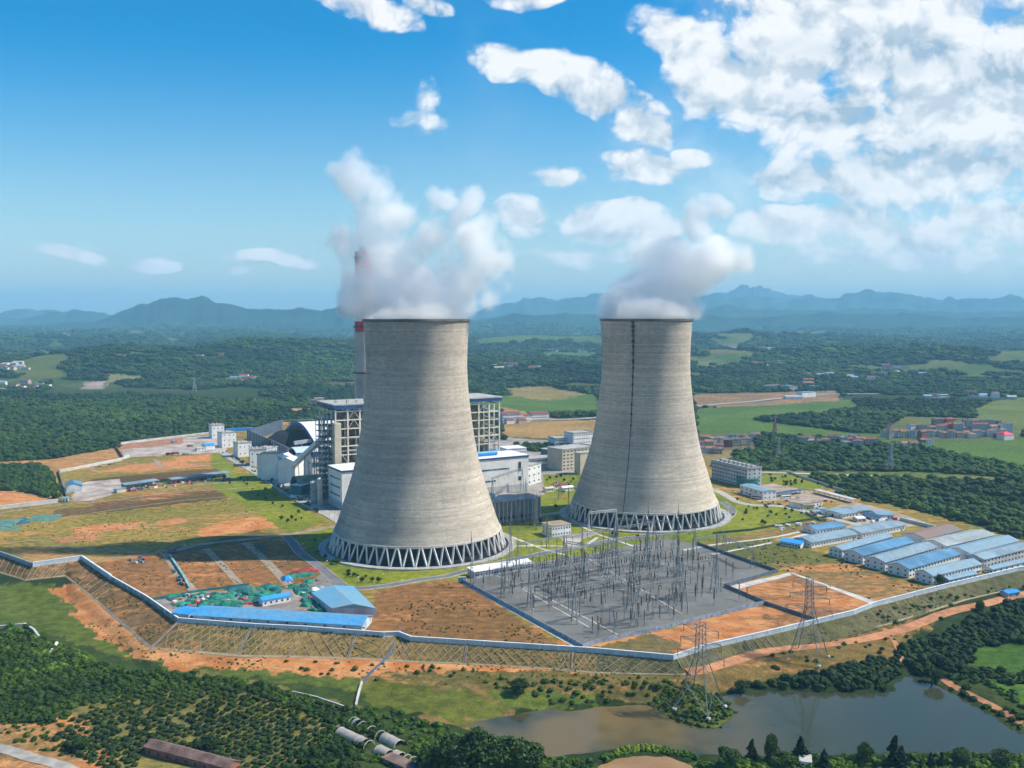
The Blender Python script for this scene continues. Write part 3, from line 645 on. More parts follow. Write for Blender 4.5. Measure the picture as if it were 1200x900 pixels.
def cooling_tower(x, y, label, ladder=None):
    t = empty('cooling_tower', (x, y, 0), 0, label, 'cooling tower', 'pair of cooling towers')
    zs = np.linspace(12.4, 168.2, 78)
    prof = [(pr(z), z) for z in zs]
    MB().lathe(prof+[(pr(168.2)-.9, 168.2)]+[(pr(z)-.9, z) for z in zs[::-4]]+[(pr(12.4)-1.3, 12.4),(pr(12.4), 12.4)], 144).build('shell', tmat, t, smooth=False)
    for p in t.children[0].data.polygons: p.use_smooth = abs(p.normal.z) < .6
    MB().lathe([(pr(168)+.0, 166.9),(pr(168)+.75, 167.1),(pr(168)+.75, 168.9),(pr(168)-1.1, 168.9),(pr(168)-1.1, 168.0)], 144).build('rim', pm('rim_concrete', (.13,.12,.11)), t)
    MB().lathe([(pr(14)+.45, 12.0),(pr(14)+.5, 13.6),(pr(14)-.1, 13.7)], 144).build('ring_beam', LEGC, t)
    MB().lathe([(68.0,.15),(68.0,1.0),(73.5,1.0),(73.5,0)], 144).build('basin_kerb', CURB, t)
    MB().lathe([(0.01,.45),(68.0,.45)], 96).build('basin_water', BWAT, t)
    mb = MB().lathe([(56,.5),(56,9.5),(54,12.5),(.01,12.6)], 72); mb.build('fill_pack', DARK, t)
    lm = None; n = 96
    for i in range(n):
        k = i//2; s = i % 2
        a0 = 2*PI*(k+.5)/(n/2); a1 = a0+(1 if s else -1)*2*PI/(n/2)*.42; a0 += (1 if s else -1)*.006
        rb, rt = 65.3, pr(12.4)-.5
        if lm is None or s == 0 and len(lm) < 2 or len(lm) < 2:
            pass
        nm = 'leg'
        if i < 2:
            base = MB().beam((rb*math.cos(a0)-0, rb*math.sin(a0), .4), (rt*math.cos(a1), rt*math.sin(a1), 12.7), 1.15, 1.0).mesh('leg', LEGC)
            lm = (lm or [])+[base]; link(nm, base, t)
        else:
            link(nm, lm[s], t, (0,0,0), 2*PI*(i//2)/(n/2))
    if ladder is not None:
        a = ladder; mb = MB(); pts = [(pr(z)+.25, z) for z in np.linspace(13, 167, 60)]
        for (r0, z0), (r1, z1) in zip(pts, pts[1:]):
            mb.beam((r0*math.cos(a), r0*math.sin(a), z0), (r1*math.cos(a), r1*math.sin(a), z1), .32+.75*(z0/167)**3)
        lad = mb.build('ladder', LADM, t)
        for q in range(16):
            z = 166-q*(2.9+q*.22); r = pr(z)+.5
            if z < 60: break
            MB().beam((r*math.cos(a), r*math.sin(a), z-.6-(q*37%5)*.35), (r*math.cos(a+.004*(q%3-1)), r*math.sin(a+.004*(q%3-1)), z+.9), 2.2-.1*q).build('ladder_platform', LADM, lad)
    return t
TL = (-70.5, 694.0); TR = ((757.0-600)/F*803, 803.0)
cooling_tower(*TL, 'tall grey concrete cooling tower nearer the blue sheds, steam drifting up around the chimney')
cooling_tower(*TR, 'tall concrete cooling tower beside the lawn, with a dark ladder line down its shell', ladder=-PI/2-.42)
# ---------- chimney ----------
cx, cy = G(427, 560); s_ = 985/ math.hypot(0, cy); cx, cy = (427-600)/F*985*1.0, 985
t = empty('chimney', (cx, cy, 0), 0, 'tall concrete chimney with red bands, half hidden in steam behind the left tower', 'chimney')
CR = pm('chimney_concrete', (.42,.39,.35), .85, .12, .05); RED = pm('red_paint', (.58,.03,.05), .6, .15, .1); WHT = pm('white_paint', (.78,.77,.75), .6, .05)
def rz_(z): return 12-3.4*z/240
for z0, z1, m in ((0,155,CR),(155,166,RED),(166,182,WHT),(182,200,RED),(200,210,WHT),(210,238,RED)):
    MB().cyl(0,0,z0,z1,rz_(z0),rz_(z1),40,cap=(z1 == 238)).build('shaft' if m is CR else 'painted_band', m, t, smooth=False)
for z in (112, 160, 205, 232): MB().lathe([(rz_(z),z-.6),(rz_(z)+1.6,z-.2),(rz_(z)+1.6,z+1.0),(rz_(z)+1.4,z+1.0),(rz_(z)+1.4,z)], 40).build('platform', LADM, t)
MB().cyl(0,0,238,243,4.5,4.3,24).build('flue', pm('flue_metal', (.3,.3,.3)), t)
# ---------- steam ----------
def steam(name, label, box, blobs, dens, seed, floor_z, throat):
    """blobs: centre, radii, weight (world metres)"""
    ob = MB().box(*box).build(name, []); tag(ob, label, 'steam plume', kind='stuff')
    m = bpy.data.materials.new(name+'_vapour'); nt = NT(m); out = N(nt, 'ShaderNodeOutputMaterial'); v = N(nt, 'ShaderNodeVolumePrincipled')
    v.inputs['Color'].default_value = (.997,.997,.998,1); v.inputs['Anisotropy'].default_value = 0
    g = N(nt, 'ShaderNodeNewGeometry'); P = g.outputs['Position']
    wn = N(nt, 'ShaderNodeTexNoise'); wn.inputs['Scale'].default_value = .022; wn.inputs['Detail'].default_value = 1
    L(nt, VM(nt, 'ADD', P, (seed*13., 0, seed*7.)).outputs[0], wn.inputs['Vector'])
    PW = VM(nt, 'ADD', P, VM(nt, 'MULTIPLY', VM(nt, 'SUBTRACT', wn.outputs['Color'], (.5,.5,.5)).outputs[0], (46,30,46)).outputs[0]).outputs[0]
    acc = None
    for (c, r, rot, wgt) in blobs:
        mp = N(nt, 'ShaderNodeMapping'); mp.vector_type = 'TEXTURE'; mp.inputs['Location'].default_value = c; mp.inputs['Scale'].default_value = r; mp.inputs['Rotation'].default_value = (0, rot, 0)
        L(nt, PW, mp.inputs['Vector']); e = SS(nt, VM(nt, 'LENGTH', mp.outputs[0]).outputs['Value'], 0, 1, wgt, 0)
        acc = e if acc is None else M2(nt, 'MAXIMUM', acc, e)
    mp = N(nt, 'ShaderNodeMapping'); mp.vector_type = 'TEXTURE'; mp.inputs['Location'].default_value = (throat[0], throat[1], floor_z-4); mp.inputs['Scale'].default_value = (56, 56, throat[2])
    L(nt, VM(nt, 'ADD', P, VM(nt, 'MULTIPLY', VM(nt, 'SUBTRACT', wn.outputs['Color'], (.5,.5,.5)).outputs[0], (10,10,30)).outputs[0]).outputs[0], mp.inputs['Vector'])
    acc = M2(nt, 'MAXIMUM', acc, SS(nt, VM(nt, 'LENGTH', mp.outputs[0]).outputs['Value'], .4, 1, 1.1, 0))
    nz = N(nt, 'ShaderNodeTexNoise'); nz.inputs['Scale'].default_value = .05; nz.inputs['Detail'].default_value = 6; nz.inputs['Roughness'].default_value = .6
    L(nt, VM(nt, 'ADD', P, (seed*31., 5, seed*3.)).outputs[0], nz.inputs['Vector'])
    d = M2(nt, 'ADD', acc, M2(nt, 'MULTIPLY', M2(nt, 'SUBTRACT', nz.outputs['Fac'], .5), 1.75))
    d = SS(nt, d, .20, .66, 0, 1)
    d = M2(nt, 'MULTIPLY', M2(nt, 'POWER', d, 1.15), dens)
    # nothing below the rim outside the throat, no hard box edges
    sz = N(nt, 'ShaderNodeSeparateXYZ'); L(nt, P, sz.inputs[0])
    d = M2(nt, 'MULTIPLY', d, SS(nt, acc, .0, .22)); d = M2(nt, 'MULTIPLY', d, SS(nt, sz.outputs[2], floor_z-2, floor_z+4))
    L(nt, d, v.inputs['Density']); L(nt, v.outputs[0], out.inputs['Volume']); ob.data.materials.append(m)
    m.cycles.volume_sampling = 'MULTIPLE_IMPORTANCE'; m.cycles.volume_step_rate = .38
    return ob
def pw(px, py, T, dy=0): return ((px-600)/F*(T[1]+dy), T[1]+dy, H+(372-py)/F*(T[1]+dy))
def bl(px, py, rx, rz, T, wgt=1, rot=0, dy=0, ry=None):
    k = T[1]/F; return (pw(px, py, T, dy), (rx*k, (ry or max(rx, rz)*.75)*k, rz*k), rot, wgt)
TLb = [bl(487,358,78,50,TL,1.5), bl(487,340,82,52,TL,1.35), bl(432,345,56,56,TL,1.9), bl(455,300,62,58,TL,1.1), bl(452,262,50,48,TL,1.05), bl(432,222,42,44,TL,1.0), bl(418,203,36,24,TL,.8),
       bl(540,330,62,58,TL,1.1), bl(568,295,36,66,TL,.85), bl(545,250,34,48,TL,.85), bl(520,245,44,28,TL,.85), bl(398,290,32,50,TL,.8), bl(500,290,60,52,TL,.72), bl(575,345,30,28,TL,.7)]
steam('steam_plume', 'thin white steam cloud spreading up over the left tower and the chimney', (-190, 634, 150, 40, 754, 320), TLb, .072, 1, 168.6, (TL[0], TL[1], 24))
TRb = [bl(757,358,74,46,TR,1.6), bl(762,335,66,42,TR,1.5), bl(795,318,68,38,TR,1.4,-.25), bl(835,305,62,30,TR,1.2,-.3), bl(872,300,36,22,TR,.95,-.1), bl(775,302,50,36,TR,1.15), bl(822,270,42,42,TR,.85), bl(834,245,32,34,TR,.72), bl(722,352,34,32,TR,1.2)]
steam('steam_plume', 'dense white steam leaning over the rim of the tower with the ladder', (55, 735, 155, 265, 868, 305), TRb, .08, 5, 168.6, (TR[0], TR[1], 34))
# ---------- buildings ----------
WHITE = pm('white_render', (.72,.72,.71), .7, .06, .1); GREYW = pm('grey_render', (.46,.47,.48), .8, .1, .1); BLUE = pm('blue_sheet_metal', (.10,.25,.40), .45, .22, .05, metal=0)
BRBLUE = pm('bright_blue_sheet', (.045,.30,.72), .4, .1, .04); LBLUE = pm('faded_blue_sheet', (.19,.34,.45), .5, .2, .12, fine=.4, col2=(.24,.30,.33)); GBLUE = pm('grey_blue_sheet', (.22,.31,.37), .55, .16, .07, fine=.4)
NAVY = pm('navy_trim', (.02,.075,.22), .5, .1); SLATE = pm('slate_cladding', (.075,.10,.14), .6, .15, .08); GLASS = pm('window_glass', (.035,.05,.07), .15, .2, .5, spec=.6)
BEIGE = pm('beige_render', (.52,.47,.36), .8, .08, .1); RROOF = pm('red_roof', (.25,.075,.065), .8, .2, .2); RUST = pm('rusty_sheet', (.26,.14,.10), .8, .3, .08, col2=(.16,.17,.18)); ROOFG = pm('grey_flat_roof', (.42,.41,.39), .9, .15, .15, fine=.8)
STEEL = pm('painted_steel', (.74,.67,.54), .6, .12, .1); DSTEEL = pm('dark_steel', (.16,.17,.18), .55, .2, .2); GALV = pm('galvanised_steel', (.30,.33,.35), .45, .12, .3); BOIL = pm('boiler_casing', (.40,.32,.22), .7, .35, .15)
COAL = pm('coal', (.012,.013,.016), .9, .3, .2, bump=.6); GREEN = pm('green_netting', (.02,.20,.13), .8, .35, .25); TEAL = pm('teal_panel', (.03,.17,.17), .6, .2, .2); BRICK = pm('red_brick', (.33,.13,.09), .85, .25, .3, fine=1.2)
DBLUE = pm('dark_blue_roof', (.03,.085,.19), .5, .15, .1); PINKW = pm('pink_render', (.5,.33,.29), .8, .15, .15); OLDR = pm('old_tile_roof', (.20,.13,.11), .9, .3, .2, fine=1); REDC = pm('crimson_sheet', (.60,.02,.07), .5, .1)
def frame2(A, B):
    A = Vector(A[:2]); B = Vector(B[:2]); d = B-A; return A, d.length, math.atan2(d.y, d.x)
def building(name, label, cat, A, B, depth, h, wall, roof, rtype='flat', rise=2, win=None, side=None, rside=None, group=None, z=0, over=.5, trim=None, ridge='long', winmat=None, parapet=0, base=None, rmul=1, door=None):
    """A, B: ground points of the front edge (left, right), depth away from the viewer. win=(rows, cols, w, h)"""
    A, Ln, rz = frame2(A, B); t = empty(name, (A.x, A.y, z), rz, label, cat, group); wm_ = winmat or GLASS
    wp = MB().box(0, 0, -.5, Ln, depth, h)
    if rtype == 'gable':
        if ridge == 'long': wp.add([(0,0,h),(0,depth,h),(0,depth/2,h+rise),(Ln,0,h),(Ln,depth,h),(Ln,depth/2,h+rise)], [(0,2,1),(3,4,5)])
        else: wp.add([(0,0,h),(Ln,0,h),(Ln/2,0,h+rise),(0,depth,h),(Ln,depth,h),(Ln/2,depth,h+rise)], [(0,1,2),(3,5,4)])
    wp.build('wall', wall, t)
    r = MB(); o = over
    if rtype == 'flat':
        r.box(-o, -o, h+.003, Ln+o, depth+o, h+.45)
        if parapet:
            for bx in ((-o,-o,Ln+o,-o+.4),(-o,depth+o-.4,Ln+o,depth+o),(-o,-o+.4,-o+.4,depth+o-.4),(Ln+o-.4,-o+.4,Ln+o,depth+o-.4)): r.box(bx[0],bx[1],h+.45,bx[2],bx[3],h+.45+parapet)
    elif rtype == 'gable':
        if ridge == 'long': P = [(-o,-o,h-.1),(Ln+o,-o,h-.1),(Ln+o,depth/2,h+rise),(-o,depth/2,h+rise),(Ln+o,depth+o,h-.1),(-o,depth+o,h-.1)]
        else: P = [(Ln+o,-o,h-.1),(Ln+o,depth+o,h-.1),(Ln/2,depth+o,h+rise),(Ln/2,-o,h+rise),(-o,depth+o,h-.1),(-o,-o,h-.1)]
        P2 = [(a, b_, c+.28) for a, b_, c in P]
        r.add(P+P2, [(0,3,2,1),(3,5,4,2),(6,7,8,9),(9,8,10,11),(0,1,7,6),(1,2,8,7),(2,4,10,8),(4,5,11,10),(5,3,9,11),(3,0,6,9)])
    elif rtype == 'shed':
        r.add([(-o,-o,h),(Ln+o,-o,h),(Ln+o,depth+o,h+rise),(-o,depth+o,h+rise),(-o,-o,h+.3),(Ln+o,-o,h+.3),(Ln+o,depth+o,h+rise+.3),(-o,depth+o,h+rise+.3)], [(0,3,2,1),(4,5,6,7),(0,1,5,4),(1,2,6,5),(2,3,7,6),(3,0,4,7)])
    elif rtype == 'hip':
        q = min(Ln, depth)/2
        a, b2 = ((q, depth/2), (Ln-q, depth/2)) if Ln >= depth else ((Ln/2, q), (Ln/2, depth-q))
        r.add([(-o,-o,h),(Ln+o,-o,h),(Ln+o,depth+o,h),(-o,depth+o,h),(a[0],a[1],h+rise),(b2[0],b2[1],h+rise)], [(0,3,2,1)]+([(0,1,5,4),(1,2,5),(2,3,4,5),(3,0,4)] if Ln >= depth else [(0,1,4),(1,2,5,4),(2,3,5),(3,0,4,5)]))
    r.build('roof', roof, t)
    if trim: MB().box(-o-.05,-o-.05,h-rmul,Ln+o+.05,depth+o+.05,h+.2).build('fascia', trim, t)
    if base: MB().box(-.12,-.12,-.5,Ln+.12,depth+.12,base[0]).build('plinth', base[1], t)
    def wins(spec, face):
        rows, cols, ww, wh = spec; W = Ln if face == 'f' else depth
        for i in range(rows):
            zc = (i+.5)*h/rows-wh/2
            for j in range(cols):
                c = (j+.5)*W/cols
                if face == 'f': ubox('window', wm_, t, (ww, .16, wh), (c, -.04, zc))
                elif face == 'l': ubox('window', wm_, t, (.16, ww, wh), (-.04, c, zc))
                else: ubox('window', wm_, t, (.16, ww, wh), (Ln+.04, c, zc))
    if win: wins(win, 'f')
    if side: wins(side, 'l')
    if rside: wins(rside, 'r')
    if door: ubox('door', DSTEEL, t, (door[1], .2, door[2]), (Ln*door[0], -.06, 0))
    t['ln'] = Ln; del t['ln']
    return t
def bpix(name, label, cat, a, b_, top, depth, wall, roof, **k):
    A = G(*a, k.get('z', 0)); B = G(*b_, k.get('z', 0)); h = k.pop('h', None) or hgt(A, top)-k.get('z', 0)-.4
    return building(name, label, cat, A, B, depth, h, wall, roof, **k)
AX = math.radians(30); UX = Vector((math.cos(AX), math.sin(AX))); UY = Vector((-math.sin(AX), math.cos(AX)))
# turbine hall: long white hall behind the left tower
J = Vector(G(401, 598)); 
t = building('turbine_hall', 'long white turbine hall with blue roof edge, partly behind the left cooling tower', 'industrial hall', J, J+UX*192, 36, 35, WHITE, pm('white_roof', (.74,.75,.76), .5, .05), trim=NAVY, rmul=1.4, over=.6, base=(7, GREYW))
for z in (11, 18.5, 26): ubox('louvre', DSTEEL, t, (.3, 26, 1.3), (-.1, 18, z))
for z, x0, x1 in ((23, 118, 172), (12, 118, 158)):
    for k in range(int((x1-x0)/3)):
        ubox('window', (NAVY, RUST, BLUE)[k % 3] if k % 2 else DBLUE, t, (2.2, .3, 1.5), (x0+k*3, -.1, z))
ubox('window', GLASS, t, (3, .3, 9), (182, -.1, 20)); ubox('window', GLASS, t, (3, .3, 4), (182, -.1, 11))
tb = MB(); tb.cyl(0, 0, 0, 46, 2.3, n=18); o = tb.build('roof_duct', BRBLUE, t, (118, 14, 37.8)); o.rotation_euler = (0, PI/2, 0)
# low annex at its right end
bpix('annex_building', 'stepped white annex joined to the right end of the turbine hall', 'annex', (612,571), (634,565), 548, 22, WHITE, ROOFG, win=(3,4,2.2,1.6), parapet=1)
# grey colonnaded air-cooling structure in front
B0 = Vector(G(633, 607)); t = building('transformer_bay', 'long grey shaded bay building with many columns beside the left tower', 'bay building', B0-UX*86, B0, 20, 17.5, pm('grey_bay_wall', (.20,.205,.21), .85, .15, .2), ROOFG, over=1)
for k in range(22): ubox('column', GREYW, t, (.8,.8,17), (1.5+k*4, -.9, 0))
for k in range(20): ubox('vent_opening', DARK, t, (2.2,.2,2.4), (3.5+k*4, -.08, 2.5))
for i in range(4):
    o = building('rooftop_unit', ['low white switch cabin behind the grey bay building','white boxy cabin next to the turbine hall wall','small white tank house behind the bay roof','white equipment hut at the bay corner'][i], 'equipment hut', B0+UX*(-80+i*19)+UY*23, B0+UX*(-69+i*19)+UY*23, 9, (21,14,19,16)[i], WHITE, ROOFG, win=(2,3,1.5,1.2))
# gantry frames by the hall
def portal(name, label, A, B, h, w=.5, group=None, peak=0, tm=GALV, legspread=3.0, z=0, nb=None):
    A, Ln, rz = frame2(A, B); t = empty(name, (A.x, A.y, z), rz, label, 'gantry', group)
    for x in (0, Ln):
        for s in (-1, 1): MB().beam((x, s*legspread, 0), (x, 0, h), w, w*.7).build('leg', tm, t)
        mb = MB()
        for k in range(1, 6):
            q = k/6; mb.beam((x, -legspread*(1-q), h*q), (x, legspread*(1-q), h*q), .16)
            if k < 5: mb.beam((x, -legspread*(1-q), h*q), (x, legspread*(1-(k+1)/6), h*(k+1)/6), .14)
        if peak: mb.beam((x,0,h),(x,0,h+peak),.35,.12)
        mb.build('leg_bracing', tm, t)
    mb = MB()
    for s, zz in ((-.8,0),(.8,0),(-.8,-1.4),(.8,-1.4)): mb.beam((0,s,h+zz),(Ln,s,h+zz),.2)
    n = nb or max(4, int(Ln/2.2))
    for k in range(n):
        x0, x1 = Ln*k/n, Ln*(k+1)/n
        for s in (-.8,.8): mb.beam((x0,s,h-(1.4 if k%2 else 0)),(x1,s,h-(0 if k%2 else 1.4)),.14)
        mb.beam((x0,-.8,h),(x1,.8,h),.13)
    trs = mb.build('truss_beam', tm, t)
    for k in range(3):
        x = Ln*(k+.5)/3; MB().beam((x,0,h-1.4),(x,-.9,h-4.2),.34,.22).build('insulator', pm('porcelain', (.10,.06,.045), .3), trs)
    return t
# ---------- boilers ----------
def boiler(org, label, W=72, D=46, Ht=89, seed=1, stair=True):
    rnd = random.Random(seed)
    t = empty('boiler_house', (org.x, org.y, 0), AX, label, 'boiler house', 'open steel framed boiler houses')
    MB().box(-2,-2,Ht-4.4,W+2,D+2,Ht-1.2).build('fascia', NAVY, t); rf = MB().box(-2.4,-2.4,Ht-1.197,W+2.4,D+2.4,Ht).build('roof', ROOFG, t)
    for k in range(6): ubox('roof_vent', PALE, rf, (2.2,2.2,rnd.uniform(2,5)), (6+k*rnd.uniform(5,11), rnd.uniform(6,30), Ht))
    xs = np.linspace(0, W, 7); ys = np.linspace(0, D, 5)
    for x in xs:
        for y in ys:
            if y == 0 or x == 0 or y == D or x == W: ubox('column', STEEL, t, (1.3,1.3,Ht-5.2), (x, y, 0))
    nz = 10
    for k in range(1, nz+1):
        z = k*(Ht-7)/nz
        mb = MB()
        for y in (0, D): mb.box(-.3, y-.45, z-.5, W+.3, y+.45, z+.5)
        for x in (0, W): mb.box(x-.45, .46, z-.5, x+.45, D-.46, z+.5)
        mb.build('floor_beam', STEEL, t)
        x0 = rnd.choice([1, 1, 12]); mb = MB().box(x0, .6, z-.25, W-rnd.choice([1, 1, 20]), rnd.uniform(7, 12), z+.1); mb.box(.6, 1, z-.24, 9, D-1, z+.09)
        mb.build('floor_deck', DSTEEL if k % 3 else GREYW, t)
    # boiler body and ducts inside
    MB().box(14, 12, 14, W-12, D-6, Ht-10).build('furnace', BOIL, t)
    for k in range(9):
        x = rnd.uniform(4, W-4); z0 = rnd.uniform(4, 55); MB().box(x-rnd.uniform(1,3.5), 2.5, z0, x+rnd.uniform(1,3.5), 8.5, z0+rnd.uniform(8, 26)).build('duct', (BOIL, STEEL, GREYW)[k % 3], t)
    for k in range(12):
        x = rnd.uniform(3, W-3); z0 = rnd.uniform(2, 50); o = MB().cyl(x, 1.6, z0, z0+rnd.uniform(12, 30), .55, n=8).build('pipe', (STEEL, GALV, PALE)[k % 3], t)
    for k in range(6):
        z0 = rnd.uniform(6, 70); x0 = rnd.uniform(2, 30); MB().beam((x0, 1.2, z0), (x0+rnd.uniform(10, 30), 1.2, z0), .9).build('pipe', (STEEL, PALE)[k % 2], t)
    w = W/6
    for (i, k) in ((1,9),(1,8),(4,9),(0,4),(5,5),(3,2),(5,2),(2,6),(4,0)):
        z0, z1 = k*(Ht-7)/nz, (k+1)*(Ht-7)/nz; mb = MB(); mb.beam((xs[i],-.3,z0),(xs[i]+w/2,-.3,z1),.5); mb.beam((xs[i+1],-.3,z0),(xs[i]+w/2,-.3,z1),.5); mb.build('brace', PALE, t)
    for (i, k) in ((0,1),(1,3),(2,5),(3,7),(0,8),(2,2)):
        z0, z1 = k*(Ht-7)/nz, (k+1)*(Ht-7)/nz; mb = MB(); mb.beam((-.3,ys[i],z0),(-.3,ys[i+1],z1),.45); mb.beam((-.3,ys[i+1],z0),(-.3,ys[i],z1),.45); mb.build('brace', STEEL, t)
    if stair:
        MB().box(-3.2, -6.5, 0, 3.2, -.7, Ht-17).build('lift_shaft', BEIGE, t)
        for k in range(14): MB().box(-13, 2, 4+k*5.4, -1.0, 20, 4.35+k*5.4).build('gallery_deck', DSTEEL, t)
        for x in (-12.6, -6.6):
            for y in (2.5, 11, 19.5): ubox('gallery_column', GALV, t, (.6,.6,78), (x, y, 0))
    return t
BA = Vector(((392-600)/F*872, 872)); boiler(BA, 'steel framed boiler house with blue roof, left of the left cooling tower', seed=3)
BBr = Vector(((585-600)/F*962, 962)); boiler(BBr-UX*72, 'steel framed boiler house with blue roof, seen right of the left cooling tower', seed=5, stair=False)
# ---------- coal yard ----------
def wpt(px, Y): return Vector(((px-600)/F*Y, Y))
cl_, cr_, cb = Vector(G(290,517)), Vector(G(338,541)), Vector(G(345,506))
t = empty('coal_yard_windbreak', (cl_.x, cl_.y, 0), 0, 'dark blue windbreak wall around the coal store', 'windbreak')
def wallseg(p, q, h, th, mat, nm, par, z=0):
    p = Vector(p)-Vector(par.location[:2]); q = Vector(q)-Vector(par.location[:2]); d = (q-p); n = Vector((-d.y, d.x)).normalized()*th/2
    return MB().prism([p-n, q-n, q+n, p+n], z, z+h).build(nm, mat, par)
wallseg(cl_, cr_, 16.5, .8, SLATE, 'panel', t); 
c2 = Vector(G(398,505)); c3 = cl_+(c2-cl_)*.02+Vector((10, 60)); wallseg(cl_+Vector((3,4)), c3+Vector((6, 60)), 16.5, .8, SLATE, 'panel', t)
for k in range(26):
    p = cl_.lerp(cr_, k/25); ubox('post', GREYW, t, (1,1,17.3), (p.x-cl_.x, p.y-cl_.y-.9, 0))
for k in range(18):
    p = (c3+Vector((6,60))).lerp(c3+Vector((190,120)), k/17)-cl_; ubox('post', GALV, t, (1.4,1.4,16), (p.x, p.y, 0))
ubox('panel', GALV, t, (200,.6,.8), ((c3+Vector((100,90))-cl_).x, (c3+Vector((100,90))-cl_).y, 15), math.atan2(60,184))
ubox('panel', GALV, t, (200,.6,.8), ((c3+Vector((100,90))-cl_).x, (c3+Vector((100,90))-cl_).y, 8), math.atan2(60,184))
# the heap
hp = wpt(341, 1195); n = 40
xs = np.linspace(-1, 1, n); XX, YY = np.meshgrid(xs, xs); rr = np.sqrt((XX*1.0)**2+YY**2)
ZZ = np.maximum(0, np.minimum(1, (1-rr)*1.6))*24*(.8+.4*fbm(XX*2.2+4, YY*2.2, 3, 4))
idx = np.arange(n*n).reshape(n, n); Q = np.stack([idx[:-1,:-1], idx[:-1,1:], idx[1:,1:], idx[1:,:-1]], -1).reshape(-1, 4)
o = link('coal_heap', np_mesh('coal_heap', np.stack([XX.ravel()*58, YY.ravel()*40, ZZ.ravel()+.06], -1), Q, COAL), None, (hp.x, hp.y, 0), AX); tag(o, 'huge black coal heap behind the dark blue windbreak', 'coal heap')
# curved coal shed
def vault(name, label, cat, A, L_, Wd, h, rise, roofm, endm, rz, edge=None, wall=True, n=14, legs=True):
    t = empty(name, (A.x, A.y, 0), rz, label, cat)
    pts = [(Wd*k/n, h+rise*math.sin(PI*k/n)) for k in range(n+1)]
    mb = MB(); V = [(0, y, z) for y, z in pts]+[(L_, y, z) for y, z in pts]+[(0, y, z+.5) for y, z in pts]+[(L_, y, z+.5) for y, z in pts]; m = n+1
    mb.add(V, [(k, k+m, k+m+1, k+1) for k in range(n)]+[(k+2*m, k+1+2*m, k+1+3*m, k+3*m) for k in range(n)]+[(0,2*m,3*m,m),(n,m+n,3*m+n,2*m+n)]); mb.build('roof', roofm, t)
    if edge:
        for x in (-.6, L_): 
            e = MB(); e.add([(x,y,z-3.2) for y,z in pts]+[(x,y,z+.9) for y,z in pts]+[(x+.6,y,z-3.2) for y,z in pts]+[(x+.6,y,z+.9) for y,z in pts], [(k,k+1,k+1+m,k+m) for k in range(n)]+[(k+2*m,k+3*m,k+1+3*m,k+1+2*m) for k in range(n)]+[(k+m,k+1+m,k+1+3*m,k+3*m) for k in range(n)]); e.build('fascia', edge, t)
    if wall: MB().box(0, -.3, 0, L_, .3, h).build('wall', endm, t); MB().box(0, Wd-.3, 0, L_, Wd+.3, h).build('wall', endm, t)
    if legs:
        for k in range(6):
            for y in (0, Wd): ubox('column', GALV, t, (1,1,h), (L_*k/5, y-.8 if y == 0 else y, 0))
    return t
V0 = wpt(376, 1130); vault('coal_shed', 'huge barrel roofed coal shed with white roof and blue gable edge', 'coal shed', V0-Vector((10,0)), 110, 120, 20, 17, pm('white_roof', (.74,.75,.76)), NAVY, AX, NAVY)
vault('conveyor_canopy', 'pale blue curved canopy roof on columns below the coal shed', 'canopy', Vector(G(338,553))+Vector((6,12)), 78, 34, 19, 4, pm('pale_blue_roof', (.50,.62,.72), .5, .06), DARK, AX, None, wall=False)
for lb, a, b_, tp, dp, wl, kw in [
  ('topmost of the row of small white silo towers, nearest the woods', (248.5,514), (263,513), 498.5, 15, WHITE, dict(win=(2,3,1.4,1.6))),
  ('white silo tower between the topmost one and the coal windbreak', (260.5,525), (277,523.5), 507.5, 16, WHITE, dict(win=(3,3,1.3,1.6))),
  ('white silo tower in front of the dark blue windbreak corner', (279,536), (295,534.5), 519.5, 15, WHITE, dict(win=(2,3,1.3,1.5))),
  ('lowest and widest white silo tower by the plant road', (293,546.5), (312.5,545.5), 527, 15, WHITE, dict(win=(2,3,1.4,1.6))),
  ('pale grey tower block tucked behind the lowest white silo tower', (312.5,545), (325,542), 526, 14, GREYW, dict(win=(3,3,1.3,1.5))),
  ('narrow white block with a tall blank front by the conveyor house', (318,561), (326,558), 533, 16, WHITE, dict(win=(3,1,1.3,1.5))),
  ('stepped white block beside the narrow blank one', (325,563), (333,560), 532, 18, WHITE, dict(win=(4,2,1.2,1.4)))]:
    t = bpix('silo_building', lb, 'silo building', a, b_, tp, dp, wl, ROOFG, parapet=.8, group='white buildings along the plant road', **kw)
    for k in range(2 if a[0] < 300 else 1): MB().cyl(3+k*5, 6, 0, 2.6, 1.2, n=12).build('roof_tank', PALE, [c for c in t.children if c.name.startswith('roof') and 'tank' not in c.name][0], (0,0,hgt(G(*a), tp)))
bpix('conveyor_house', 'big sloping grey white conveyor house in front of the coal store', 'conveyor house', (334,562), (346,558), 539, 16, pm('pale_grey_cladding', (.50,.53,.57), .6, .06), pm('white_roof', (.7,.7,.7)), rtype='gable', rise=5, win=(4,3,1.2,1.6), side=(4,2,1.2,1.6), rside=(4,3,1.2,1.4))
bpix('transfer_house', 'white transfer house with pitched roof under the canopy', 'transfer house', (346,567), (366,560), 541, 20, WHITE, WHITE, rtype='gable', rise=4, win=(2,3,1.4,1.4))
vault('pump_house', 'olive barrel roofed pump house with glazed grid front', 'pump house', Vector(G(349,580)), 34, 22, 11, 5, pm('olive_roof', (.30,.29,.20)), SLATE, AX)
bpix('control_hut', 'low teal and white control hut beside the boiler house', 'hut', (353,582), (371,577), 569, 12, TEAL, pm('white_roof', (.7,.7,.7)), win=(1,6,1.6,1.5), base=(1, WHITE))
